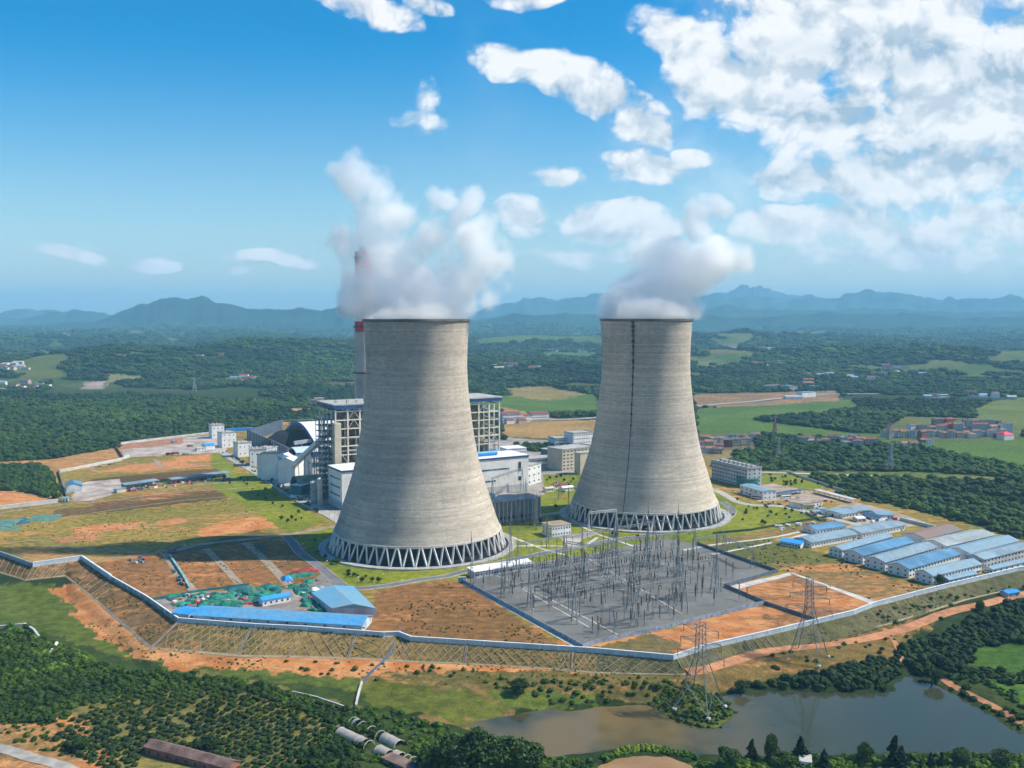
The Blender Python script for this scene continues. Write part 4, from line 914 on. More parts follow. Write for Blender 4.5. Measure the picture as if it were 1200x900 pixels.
def gallery(label, p, q, z0, z1, w=4, h=4, mat=WHITE, nsup=4):
    p = Vector(p); q = Vector(q); t = empty('conveyor_gallery', (p.x, p.y, 0), 0, label, 'conveyor'); d = q-p; n = Vector((-d.y, d.x)).normalized()*w/2
    mb = MB(); V = []
    for (c, z) in ((Vector((0,0)), z0), (d, z1)): V += [(c.x-n.x, c.y-n.y, z), (c.x+n.x, c.y+n.y, z), (c.x+n.x, c.y+n.y, z+h), (c.x-n.x, c.y-n.y, z+h)]
    mb.add(V, [(0,1,2,3),(7,6,5,4),(0,4,5,1),(1,5,6,2),(2,6,7,3),(3,7,4,0)]); mb.build('tube', mat, t)
    for k in range(nsup):
        f = (k+.5)/nsup; c = d*f; m = MB(); zz = z0+(z1-z0)*f
        for s in (-1, 1): m.beam((c.x+n.x*s*1.3, c.y+n.y*s*1.3, 0), (c.x+n.x*s*.8, c.y+n.y*s*.8, zz), .6)
        m.build('support', GALV, t)
    return t
gallery('white inclined conveyor tube rising to the boiler house', G(342,566), BA+UX*4+UY*20, 14, 62, 5, 4.5)
gallery('blue and white conveyor tube between the coal store and the silo towers', G(265,513), G(297,512), 9, 10, 5, 4, BRBLUE)
gallery('grey conveyor tube across the coal yard', cr_+Vector((0,30)), V0+Vector((30,40)), 16, 22, 4, 4, GREYW)
for k, (px, py, r, h, m, lb) in enumerate([(369,590,4,20,GALV,'grey steel tank at the foot of the boiler house'),(375,592,2.4,24,PALE,'pale slim tank beside the grey steel tank'),(344,560,5,16,PALE,'small pale silo by the transfer house'),(352,556,5,17,GALV,'small grey silo by the transfer house'),(599,573,5,9,WHITE,'white round tank in front of the turbine hall')]):
    p = G(px, py); t = empty('storage_tank', (p[0], p[1], 0), 0, lb, 'tank'); MB().cyl(0,0,0,h,r,n=24).build('shell', m, t); MB().cyl(0,0,h,h+1.4,r+.2,.6,24).build('roof', GREYW, t)
    MB().lathe([(r+.02,h*.6),(r+.9,h*.6),(r+.9,h*.6+.3),(r+.02,h*.6+.3)],24).build('walkway', DSTEEL, t)
# ---------- offices, hotels ----------
bpix('office_block', 'beige six storey office block with dark window bands, left of the right tower', 'office block', (659,552), (697,547), 527.5, 26, BEIGE, ROOFG, win=(6,9,2.8,1.5), parapet=1, side=None)
bpix('office_wing', 'beige windowless stair wing in front of the office block', 'office wing', (680,556.5), (692,555), 531, 10, BEIGE, ROOFG)
bpix('hotel_block', 'small white block with pale roof behind the beige office', 'white block', (651,525), (672,524), 514.5, 26, WHITE, ROOFG, parapet=1, win=(3,7,1.8,1.3))
bpix('hotel_block', 'taller white block touching the right tower edge behind the beige office', 'white block', (672,526), (695,524), 508, 22, WHITE, ROOFG, parapet=1, win=(4,8,1.8,1.3))
bpix('workshop', 'long low white workshop with small windows between annex and office', 'workshop', (621,548.5), (648,547), 537.5, 22, WHITE, ROOFG, win=(2,14,1.3,1.2))
bpix('workshop', 'low wide white roofed workshop behind the turbine hall end', 'workshop', (594,535), (617,533.5), 526, 26, WHITE, WHITE, win=(1,8,1.6,1.4))
bpix('workshop', 'small green walled workshop beside the beige office', 'workshop', (643,535), (652,534), 527, 16, TEAL, ROOFG)
bpix('dormitory', 'white three storey building with red roof beside the boiler house', 'dormitory', (589,495.5), (610.5,494.5), 485, 20, WHITE, RROOF, rtype='gable', rise=3, win=(3,11,1.6,1.8))
bpix('dormitory', 'white three storey building with red roof in the ochre field', 'dormitory', (623,494), (643.5,493), 485, 20, WHITE, RROOF, rtype='gable', rise=3, win=(3,10,1.6,1.8))
bpix('dormitory', 'lower white wing with red roof joined to the second dormitory', 'dormitory', (614.5,494.5), (623,494), 487, 18, WHITE, RROOF, rtype='gable', rise=2, win=(2,4,1.6,1.6))
bpix('gatehouse', 'tiny white gatehouse with red roof in front of the dormitories', 'gatehouse', (594,497), (603,496.5), 492.5, 10, WHITE, RROOF, rtype='gable', rise=2)
bpix('gatehouse', 'tiny pink gatehouse with red roof in front of the lower wing', 'gatehouse', (608,496.5), (617,496), 492, 10, PINKW, RROOF, rtype='gable', rise=2)
bpix('relay_house', 'small white two storey house with brown flat roof on the lawn between the towers', 'house', (647,630), (669,627), 616.5, 15, WHITE, pm('brown_roof', (.34,.27,.2)), win=(2,7,1.1,1.4), side=(2,3,1.2,1.2), over=.4)
bpix('control_building', 'long low white roofed control building at the switchyard edge', 'control building', (556,678), (625,667), 672, 9, GREYW, pm('white_roof', (.74,.75,.76)), rtype='shed', rise=1.0, h=4.2, win=(1,22,1.2,1.3))
# park clutter between hall and office: small red and white sheds
for k, (px, py, w_, m, lb) in enumerate([(650,573,16,RROOF,'low red roofed shed on the garden strip'),(660,576,12,WHITE,'low white cabin behind the red shed'),(678,573,14,RROOF,'second low red roofed shed near the right tower'),(690,572,10,BRICK,'brick coloured cabin near the right tower'),(684,578,12,WHITE,'white cabin beside the brick coloured one'),(640,577,9,BEIGE,'beige kiosk on the garden strip')]):
    A = Vector(G(px, py)); building('small_shed', lb, 'shed', A, A+UX*w_, 6, 3.4, WHITE, m, rtype='gable', rise=1.2, win=(1,3,1.2,1.2))
# ---------- right side buildings ----------
t = bpix('dormitory_block', 'long grey five storey block with balconies right of the right tower', 'apartment block', (834,561), (875.5,571.5), 549.5, 18, GREYW, ROOFG, h=19, win=(5,13,1.9,1.5), parapet=1, rside=(5,3,1.6,1.5))
for k in range(5):
    ubox('balcony_slab', WHITE, t, ((Vector(G(875.5,571.5))-Vector(G(834,561))).length-2, 1.2, .3), ((Vector(G(875.5,571.5))-Vector(G(834,561))).length/2, -.6, 3.6+k*3.9-.6))
for k in range(8): ubox('roof_hut', ROOFG, [c for c in t.children if c.name.startswith('roof')][0], (4,4,2.2), (6+k*7, 9, 19.5))
A = Vector(G(890.5,565)); B = Vector(G(876,571.8))
t = empty('round_pavilion', (*G(876,570), 0), 0, 'dark green glazed round pavilion in front of the grey block', 'pavilion'); MB().cyl(0,0,0,8.5,11,n=36).build('glazed_wall', TEAL, t); MB().cyl(0,0,8.503,9.3,11.6,n=36).build('roof', pm('green_roof', (.06,.16,.13)), t)
bpix('canteen', 'white hall with pale blue roof near the round pavilion', 'hall', (867,578), (894,586), 567.5, 15, WHITE, LBLUE, rtype='gable', rise=.8, h=8, win=(2,5,2.2,1.2), rside=(2,3,1.4,1.2))
t = empty('carport', (*G(906,584), 0), 0, 'long dark blue carport roof right of the white hall', 'carport'); A, Ln, rz = frame2(G(906,584), G(944,578)); t.rotation_euler.z = rz
MB().box(0,0,3.2,Ln,6.5,3.6).build('roof', DBLUE, t)
for k in range(8): ubox('post', GALV, t, (.3,.3,3.2), (1+k*(Ln-2)/7, .5, 0)); ubox('post', GALV, t, (.3,.3,3.2), (1+k*(Ln-2)/7, 6, 0))
t = empty('carport', (*G(953,578), 0), 0, 'long pale grey carport roof beside the scrub slope', 'carport'); A, Ln, rz = frame2(G(952,578), G(996,590)); t.rotation_euler.z = rz
MB().box(0,0,3.4,Ln,7,3.8).build('roof', GREYW, t)
for k in range(8): ubox('post', GALV, t, (.3,.3,3.4), (1+k*(Ln-2)/7, .5, 0)); ubox('post', GALV, t, (.3,.3,3.4), (1+k*(Ln-2)/7, 6.4, 0))
bpix('guard_house', 'flat roofed white house with brown roof terrace beyond the lawn', 'house', (941,597), (963.5,593), 588, 16, WHITE, pm('brown_roof', (.34,.27,.2)), win=(1,6,1.3,1.4), h=4.6)
bpix('guard_house', 'lower brown roofed lean-to joined to the white guard house', 'lean-to', (926,592), (940,597), 588, 12, BEIGE, pm('brown_roof', (.34,.27,.2)), h=3.2)
SHG = 'blue roofed workers huts'
def shed(label, a, b_, c, h, rise, roofm, wall=WHITE, cols=9, rows=1, group=SHG, lean=True, ridge='long'):
    A, B, C = Vector(G(*a)), Vector(G(*b_)), Vector(G(*c)); dep = abs((C-A).dot(Vector((-(B-A).y, (B-A).x)).normalized()))
    return building('workers_hut', label, 'hut', A, B, dep, h, wall, roofm, rtype='gable', rise=rise, win=(rows, cols, 1.5, 1.1), side=(rows, 3, 1.2, 1.0), group=group, over=.6, door=(.93, 1.4, 2.1))
S3 = dict(rows=2)
shed('pale blue two storey hut nearest the brown soil, first of the front row', (987,654.5), (1046,637.5), (979,649), 5.8, 1.8, LBLUE, cols=16, **S3)
shed('second two storey hut of the front row, clean blue roof', (1011,661.5), (1072,644.5), (994,655), 6, 2.4, BLUE, cols=17, **S3)
shed('third two storey hut of the front row, grey blue roof', (1037,669.5), (1098,651), (1019,662.5), 6, 2.4, GBLUE, cols=17, **S3)
shed('fourth two storey hut of the front row, brighter blue roof', (1065,677.5), (1125,659.5), (1045.5,670), 6, 2.4, BLUE, cols=17, **S3)
shed('last two storey hut of the front row, next to the boundary wall', (1093,685.8), (1150,671.5), (1073,680), 6, 2.4, LBLUE, cols=16, **S3)
shed('hut with the long rust brown roof', (1085,641), (1127,630), (1061,634), 6, 2.6, RUST, cols=10)
shed('grey roofed hut behind the fourth one, near the woods', (1109,649.8), (1166,636), (1090,641), 6, 2.4, pm('grey_sheet', (.33,.38,.38), .6, .15, .08, fine=.4), cols=16, **S3)
shed('blue hut with a rusty patch at its far end', (1136,658.5), (1194,643), (1117,650.5), 6, 2.4, LBLUE, cols=16, **S3)
shed('dark walled hut with a long window band by the frame edge', (1152.5,666), (1215,650), (1138,659), 6, 2, GBLUE, wall=GREYW, cols=16, **S3)
shed('low blue lean-to at the foot of the last front hut', (1112,685), (1145,677.5), (1106,681.5), 3, 1, LBLUE, cols=6)
shed('low blue roofed row inside the wall at the right edge', (1163,672.5), (1215,660), (1158,669), 3, 1, LBLUE, cols=8)
shed('bright blue single storey hut left of the white court', (914,639), (938,643), (905,633), 3.2, 1.4, BRBLUE, cols=7)
shed('bright blue hut behind the white court', (957,627), (991,622), (951,621), 4, 1.5, BLUE, cols=9)
shed('long grey blue hut in front of the white court', (951,642.5), (1004,632.5), (936,636), 4.2, 2, GBLUE, cols=16)
shed('long grey blue hut right of the white court', (1011,631.5), (1060,621.5), (998,624), 4.2, 2, GBLUE, cols=14)
shed('faded blue hut with many roof vents beside the orange soil', (988,608), (1005,605), (975,601), 3.6, 1.2, LBLUE, cols=5)
shed('pale blue hut of the upper cluster, in its middle', (1003,603.5), (1022,602), (996,599), 3.4, 1.1, LBLUE, cols=5)
shed('slim dark blue hut crossing the upper cluster', (1010,607), (1030,611), (1012,603.5), 3.0, 1.0, DBLUE, cols=5)
shed('faded blue hut at the far end of the upper cluster', (1028,608), (1047,608), (1026,603), 3.4, 1.1, LBLUE, cols=5)
shed('tiny white cabin in the dusty yard of the upper cluster', (1005,612), (1014,611.5), (1003,609.5), 3, .8, WHITE, cols=2)
shed('flat pale blue shelter near the grassy bank', (954,603), (962,602.5), (952,601), 2.5, .5, LBLUE, cols=1)
shed('second flat pale blue shelter near the grassy bank', (961,600), (969,599.5), (959,598), 2.5, .5, LBLUE, cols=1)
building('blue_cabin', 'small bright blue roofed cabin beside the orange dirt road', 'cabin', GT(1181,701)[:2], GT(1195,699)[:2], 6, 3.2, GREYW, BRBLUE, z=GT(1188,700)[2]-.2, rtype='gable', rise=.8, win=(1,2,1,1))
# ---------- left and lower left sheds ----------
bpix('storage_shed', 'blue storage shed standing alone beside the pale rubble yard', 'shed', (77.5,577.5), (96.5,576), 571, 22, pm('pale_cladding', (.5,.56,.6)), BLUE, rtype='gable', rise=3, h=6, ridge='short')
bpix('gate_cabin', 'white and teal cabin at the corner of the boundary wall', 'cabin', (72.5,589), (80,588.5), 584, 8, WHITE, LBLUE, win=(1,2,1.4,1.4), base=(1,TEAL))
bpix('site_cabin', 'blue roofed cabin at the edge of the concrete storage yard', 'cabin', (241,527.5), (252,526.5), 522, 14, WHITE, BRBLUE, rtype='gable', rise=2)
bpix('site_cabin', 'small white cabin beside the blue roofed one', 'cabin', (231,529), (240,528.2), 525, 8, WHITE, GREYW, win=(1,2,1.4,1.2))
def canopy(label, a, b_, dep=9, h=4.4):
    A, Ln, rz = frame2(G(*a), G(*b_)); t = empty('canopy_shed', (A.x, A.y, 0), rz, label, 'open shed', 'open canopy sheds along the farm track')
    MB().add([(0,0,h),(Ln,0,h),(Ln,dep,h+.9),(0,dep,h+.9),(0,0,h+.25),(Ln,0,h+.25),(Ln,dep,h+1.15),(0,dep,h+1.15)], [(0,3,2,1),(4,5,6,7),(0,1,5,4),(1,2,6,5),(2,3,7,6),(3,0,4,7)]).build('roof', GBLUE, t)
    MB().box(.3,dep-.5,0,Ln-.3,dep-.3,h+.5).build('back_wall', GREYW, t)
    for k in range(int(Ln/5)+1): ubox('post', GALV, t, (.3,.3,h), (.3+k*(Ln-.6)/int(Ln/5), .5, 0))
    return t
canopy('longest blue canopy shed along the farm track', (201,567.5), (270,558.5)); canopy('middle canopy shed along the farm track', (164.5,571.5), (187,568)); canopy('short canopy shed nearest the rubble yard', (146,574), (163.5,571.8))
bpix('site_cabin', 'low pale cabin in front of the short canopy shed', 'cabin', (137,578), (148,576), 573.5, 5, PALE, LBLUE)
t = bpix('storage_shed', 'very long blue roofed shed against the boundary wall, grey streaks on its roof', 'shed', (226,729), (424,741.5), 724, 17, pm('pale_cladding', (.5,.56,.6)), pm('streaked_blue', (.07,.32,.62), .4, .1, .045, fine=.35, col2=(.17,.33,.45)), rtype='gable', rise=2.4, h=3.9, over=.7)
for k in range(9): ubox('window', GLASS, t, (1.4,.2,.8), (12+k*11, -.05, 2.4))
bpix('storage_shed', 'short bright blue shed at the left end of the long one', 'shed', (203,725), (221,727.5), 722, 12, PALE, BRBLUE, rtype='gable', rise=1.4, h=3.4)
bpix('storage_shed', 'small white walled shed with bright blue roof on the dirt yard', 'shed', (308,711), (340.5,705), 706, 7, WHITE, BRBLUE, rtype='gable', rise=1.0, h=3.6, win=(1,5,1.1,1.1))
def quadshed(label, cs, h, rise, wall, roof):
    cs = [Vector(G(*c)) for c in cs]; o = cs[0]; t = empty('storage_shed', (o.x, o.y, 0), 0, label, 'shed'); cs = [c-o for c in cs]
    MB().prism(cs, -.2, h).build('wall', wall, t); m0 = (cs[0]+cs[1])/2; m1 = (cs[2]+cs[3])/2
    V = [(*cs[0],h+.01),(*cs[1],h+.01),(*cs[2],h+.01),(*cs[3],h+.01),(*m0,h+rise),(*m1,h+rise)]
    MB().add(V, [(0,4,5,3),(4,1,2,5),(0,1,4),(2,3,5)]).build('roof', roof, t); return t
quadshed('wide blue roofed shed standing behind the right end of the long shed', [(389,722),(441,722),(414,695),(365,703)], 4.5, 2.6, pm('pale_cladding', (.5,.56,.6)), pm('streaked_blue2', (.12,.34,.52), .45, .15, .06, col2=(.22,.34,.38)))
# ---------- perimeter wall ----------
WALLM = pm('wall_pale_blue', (.50,.60,.66), .6, .08, .15, fine=1); WALLC = pm('wall_cap', (.66,.72,.76), .6, .06, .2); FENB = pm('blue_fence', (.12,.16,.21), .5, .15, .3)
def wall(name, label, pts, h, th, mat, cap=None, cat='wall', z=0, post=None, group=None, world=False):
    P = [Vector(p) for p in (pts if world else PX(pts, z))]; o = P[0]
    t = empty(name, (o.x, o.y, z), 0, label, cat, group); mb = MB(); cm = MB(); pmb = []
    for i in range(len(P)-1):
        a, b_ = P[i]-o, P[i+1]-o; d = (b_-a).normalized(); n = Vector((-d.y, d.x))*th/2; e = d*.003*(i+1)
        mb.prism([a-n+e, b_-n-e, b_+n-e, a+n+e], -.5, h+.001*i)
        if cap: n2 = n*1.5; cm.prism([a-n2+e, b_-n2-e, b_+n2-e, a+n2+e], h+.002+.001*i, h+.28+.001*i)
        if post:
            k = max(1, int((b_-a).length/post))
            for j in range(k): q = a.lerp(b_, j/k); pmb.append((q.x, q.y, math.atan2(d.y, d.x)))
    mb.build('panel', mat, t)
    if cap: cm.build('coping', cap, t)
    if len(pmb) > 100: pmb = pmb[:: math.ceil(len(pmb)/100)]
    for x, y, r in pmb: ubox('post', cap or mat, t, (.45, th+.35, h+.15), (x, y, -.1), r)
    return t
wall('boundary_wall', 'pale blue boundary wall above the lattice slope, from the left shed corner past the pylons', FENCE[7:19], 2.3, .6, WALLM, WALLC, 'boundary wall', post=9)
wall('boundary_wall', 'pale blue boundary wall below the workers huts', FENCE[18:23], 2.3, .6, WALLM, WALLC, 'boundary wall', post=9)
wall('boundary_wall', 'grey stretch of boundary wall running down to the blue sheds', FENCE[4:8], 2.4, .6, pm('wall_grey', (.30,.36,.38), .7, .15, .2), WALLC, 'boundary wall', post=9)
wall('boundary_wall', 'short white stretch of boundary wall between two slope corners', FENCE[3:5][:1]+[FENCE[4]] if False else [(39,664),(96,656),(130,679)][:3], 2.9, .8, WALLM, WALLC, 'boundary wall', post=9)
wall('boundary_wall', 'dark stretch of boundary wall at the left picture edge', [(-60,645),(0,650),(39,664)], 2.6, .8, pm('wall_grey', (.30,.36,.38)), None, 'boundary wall', post=9)
wall('boundary_wall', 'white wall along the top edge of the left field', [(70,554),(100,548),(140,540),(152,536)], 2.8, .7, PALE, WALLC, 'wall')
wall('boundary_wall', 'white wall along the red soil slope on the far left', [(-60,604),(0,597),(68,589)], 3.2, .8, PALE, WALLC, 'wall')
wall('boundary_wall', 'dark blue fence between the small wood and the storage shed', [(68,553),(79,588)], 2.6, .5, FENB, None, 'fence', post=8)
wall('boundary_wall', 'white wall behind the concrete storage yard', [(140,521),(190,515),(250,508),(262,506)], 2.8, .7, PALE, WALLC, 'wall')
wall('boundary_wall', 'brown wall at the end of the concrete storage yard', [(136,525),(144,537)], 3.2, .8, BRICK, None, 'wall')
wall('boundary_wall', 'white wall between the scrub slope and the rusty hut', [(1055,610),(1100,621),(1130,628),(1165,638)], 2.6, .6, WALLM, WALLC, 'wall', post=9)
wall('boundary_wall', 'white picket wall behind the far lawn', [(922,554),(945,562),(970,570),(990,577)], 2.4, .5, PALE, None, 'fence', post=4)
wall('boundary_wall', 'low brown garden wall beside the pale road on the right', [(944,602),(962,611),(968,611)], 2.2, .6, DPATH, None, 'wall')
wall('boundary_wall', 'small blue gate screen at the switchyard corner', [(537,683),(546,682)], 3.4, .4, BLUE, WHITE, 'gate screen')
YW = PX(YP, 0)
wall('yard_fence', 'pale blue mesh fence along the front edges of the switchyard', [YP[0], YP[11], YP[10], YP[9], YP[8]], 2.3, .25, pm('mesh_fence', (.27,.34,.42), .5, .2, .4), None, 'fence', post=4.2)
wall('yard_fence', 'dark blue fence between the switchyard and the brown soil', [YP[5], YP[6]], 2.3, .3, FENB, None, 'fence', post=4.5)
wall('yard_fence', 'dark blue fence at the notch of the switchyard', [YP[6], YP[7], YP[8]], 2.3, .3, FENB, None, 'fence', post=4.5)
wall('yard_fence', 'blue grey fence across the soil plot by the pylon', [(896,708),(955,728)], 2.2, .3, FENB, None, 'fence', post=4.5)
wall('yard_fence', 'low dark hedge fence along the lawn right of the tower', [(836,626),(880,622),(935,612),(985,604)], 1.8, .3, pm('hedge_mesh', (.05,.08,.05)), None, 'fence', post=6)
# ---------- lattice slopes ----------
LAT = pm('lattice_concrete', (.29,.235,.15), .9, .12, .2); STONE = pm('toe_masonry', (.23,.21,.18), .9, .2, .2, fine=.8)
PAIR = [(-60,-70),(0,-10),(39,30),(96,77),(130,104),(172,140),(209,177),(300,284),(360,347),(450,441),(467,460),(482,485),(547,543),(655,652),(700,700),(789,800),(825,835),(900,915),(1025,1040),(1115,1130),(1192,1202),(1300,1310)]
_fx, _fy = [p[0] for p in FENCE], [p[1] for p in FENCE]; _tx, _ty = [p[0] for p in TOE], [p[1] for p in TOE]
SF = [Vector((*G(a, float(np.interp(a, _fx, _fy)), 0), 0)) for a, b in PAIR]; ST = [Vector((*G(b, float(np.interp(b, _tx, _ty)), ZT), ZT)) for a, b in PAIR]
def SL(s, k, off=.12):
    """a point of the embankment: s runs along the wall, k = 0 at the foot, 1 at the wall"""
    i = max(0, min(len(SF)-2, int(math.floor(s)))); f = s-i
    return ST[i].lerp(ST[i+1], f).lerp(SF[i].lerp(SF[i+1], f), k)+Vector((0, 0, off))
TX = lambda px, py=0: float(np.interp(px, [p[0] for p in PAIR], range(len(PAIR))))
def lattice(label, t0, t1, n, w=.3, style='x', top=.93):
    S = lambda t, k, off=.16: SL(t, k, off)
    mb = MB()
    def run(a, b_, wd, m=6):
        for j in range(m):
            p = (a[0]+(b_[0]-a[0])*j/m, a[1]+(b_[1]-a[1])*j/m); q = (a[0]+(b_[0]-a[0])*(j+1)/m, a[1]+(b_[1]-a[1])*(j+1)/m)
            mb.beam(S(*p), S(*q), wd)
    d = (t1-t0)/n
    if style == 'x':
        for i in range(-1, n+1):
            for a, b_ in (((t0+i*d, .06), (t0+(i+2)*d, top)), ((t0+(i+2)*d, .06), (t0+i*d, top))):
                # clip against the section ends
                pts = []
                for q in np.linspace(0, 1, 13):
                    tt = a[0]+(b_[0]-a[0])*q
                    if t0 <= tt <= t1: pts.append((tt, a[1]+(b_[1]-a[1])*q))
                for p, q in zip(pts, pts[1:]): mb.beam(S(*p), S(*q), w)
    else:
        for i in range(n+1): run((t0+i*d, .05), (t0+i*d, top), w, 3)
        if style == 'grid': run((t0, .5), (t1, .5), w, max(2, n))
    o = mb.build('slope_lattice', LAT); tag(o, label, 'slope lattice', 'concrete lattices on the embankment'); 
def strip(label, nm, t0, t1, k0, k1, off, mat, n=40, h=.5):
    mb = MB(); 
    for i in range(n):
        a, b_ = t0+(t1-t0)*i/n, t0+(t1-t0)*(i+1)/n
        S = lambda t, k: SL(t, k, off)
        p = [S(a,k0),S(b_,k0),S(b_,k1),S(a,k1)]; V = [q-Vector((0,0,h)) for q in p]+p
        mb.add(V, [(4,5,6,7),(0,1,5,4),(2,3,7,6)]+([(0,4,7,3)] if i == 0 else [])+([(1,2,6,5)] if i == n-1 else []))
    tag(mb.build(nm, mat), label, kind='structure')
secs = [(0.2, 2, 11, 'v', 'slope lattice of thin slanting ribs at the left picture edge'), (2.03, 2.97, 10, 'v', 'slope lattice below the short white wall'),
        (3.03, 4.2, 7, 'v', 'slanting ribs on the red slope at the first bend'), (6.04, TX(293), 9, 'x', 'slope lattice under the left end of the long blue shed'), (TX(297), TX(416), 11, 'x', 'slope lattice under the middle of the long blue shed'),
        (TX(420), 10.95, 6, 'x', 'slope lattice under the right end of the long blue shed'), (11.05, TX(545), 6, 'x', 'slope lattice right of the corner step'), (TX(550), TX(669), 11, 'x', 'low slope lattice in front of the brown soil field'),
        (TX(674), 14.97, 10, 'x', 'slope lattice between the drain stair and the near pylon'), (15.1, TX(868), 7, 'v', 'straight slope ribs right of the near pylon'), (TX(874), TX(960), 9, 'v', 'straight slope ribs behind the far pylon'), (TX(965), TX(1075), 10, 'v', 'straight slope ribs below the soil plot corner')]
for a, b_, n, s, lb in secs: lattice(lb, a, b_, n, .26, s)
for a, lb in ((TX(295),'concrete drain stair down the slope under the long shed'),(TX(418),'concrete drain stair near the right end of the long shed'),(TX(547.5),'concrete drain stair in front of the brown soil field'),(TX(671.5),'concrete drain stair left of the near pylon'),(TX(871),'concrete drain stair between the two pylons'),(6.0,'concrete drain stair at the left shed corner')):
    mb = MB()
    S = lambda t, k, off=.4: SL(t, k, off)
    for s in (-.01, .01):
        mb.beam(S(a+s, .02), S(a+s, .96), .4)
    for k in range(12): mb.beam(S(a-.01, .05+k*.08, .15), S(a+.01, .05+k*.08, .15), .35)
    tag(mb.build('drain_stair', STONE), lb, 'drain stair', 'drain stairs on the embankment')
for (a, b_, nn) in ((0.0, 4.5, 60), (4.5, 6.0, 20), (6.0, TX(1160), 190)):
    strip('the stone ledge along the foot of the embankment', 'path', a, b_, -.04, .04, .3, LAT if nn != 20 else STONE, nn)
    strip('the dirt shoulder below the boundary wall', 'path', a, b_, .95, .99, .12, DPATH, nn, .3)
# other small walls in the low ground
def wall_t(label, pts, h, th, mat, zp=-13):
    P = [GT(*p) for p in pts]; o = P[0]; t = empty('low_wall', (o[0], o[1], o[2]), 0, label, 'low wall'); mb = MB()
    for a, b_ in zip(P, P[1:]):
        n = max(1, int(math.dist(a[:2], b_[:2])/4)); ps = [(a[0]+(b_[0]-a[0])*k/n, a[1]+(b_[1]-a[1])*k/n) for k in range(n+1)]
        for p, q in zip(ps, ps[1:]):
            z0, z1 = zt(*p)-o[2], zt(*q)-o[2]; mb.beam((p[0]-o[0], p[1]-o[1], z0+h/2-.3), (q[0]-o[0], q[1]-o[1], z1+h/2-.3), th); mb.beam((p[0]-o[0], p[1]-o[1], z0+h-.3), (q[0]-o[0], q[1]-o[1], z1+h-.3), th)
    mb.build('panel', mat, t)
wall_t('short white wall crossing the green meadow downhill', [(417,829),(421,811),(424,801)], 1.2, .9, PALE)
wall_t('thin grey ditch wall between meadow and orchard', [(340,811),(372,818),(412,832)], .7, .6, PALE)
wall_t('curved grey wall at the left edge of the meadow', [(0,736),(29,733),(40,740),(46,748)], 1.2, 1.2, PALE)
wall_t('short pale wall stub at the edge of the shrubs', [(59,766),(67,755)], 1.2, 1.2, WHITE)
wall_t('grey channel wall curving above the pond trees', [(1145,808),(1160,807),(1180,810)], .6, .8, PALE) if False else None
# blue stair line crossing the slope
P = [GT(469,748), GT(458,765), GT(450,775), GT(438,786), GT(424,801)]; t = empty('pipe_run', (P[0][0], P[0][1], P[0][2]), 0, 'dark blue pipe run going down the lattice slope to the meadow', 'pipe')
mb = MB()
for a, b_ in zip(P, P[1:]): mb.beam([a[i]-P[0][i]+(.6 if i == 2 else 0) for i in range(3)], [b_[i]-P[0][i]+(.6 if i == 2 else 0) for i in range(3)], .9)
mb.build('pipe', pm('pipe_blue', (.10,.15,.24)), t)
for a in P[1:-1]: ubox('support', PALE, t, (1.2,1.2,.7), (a[0]-P[0][0], a[1]-P[0][1], a[2]-P[0][2]-.2))
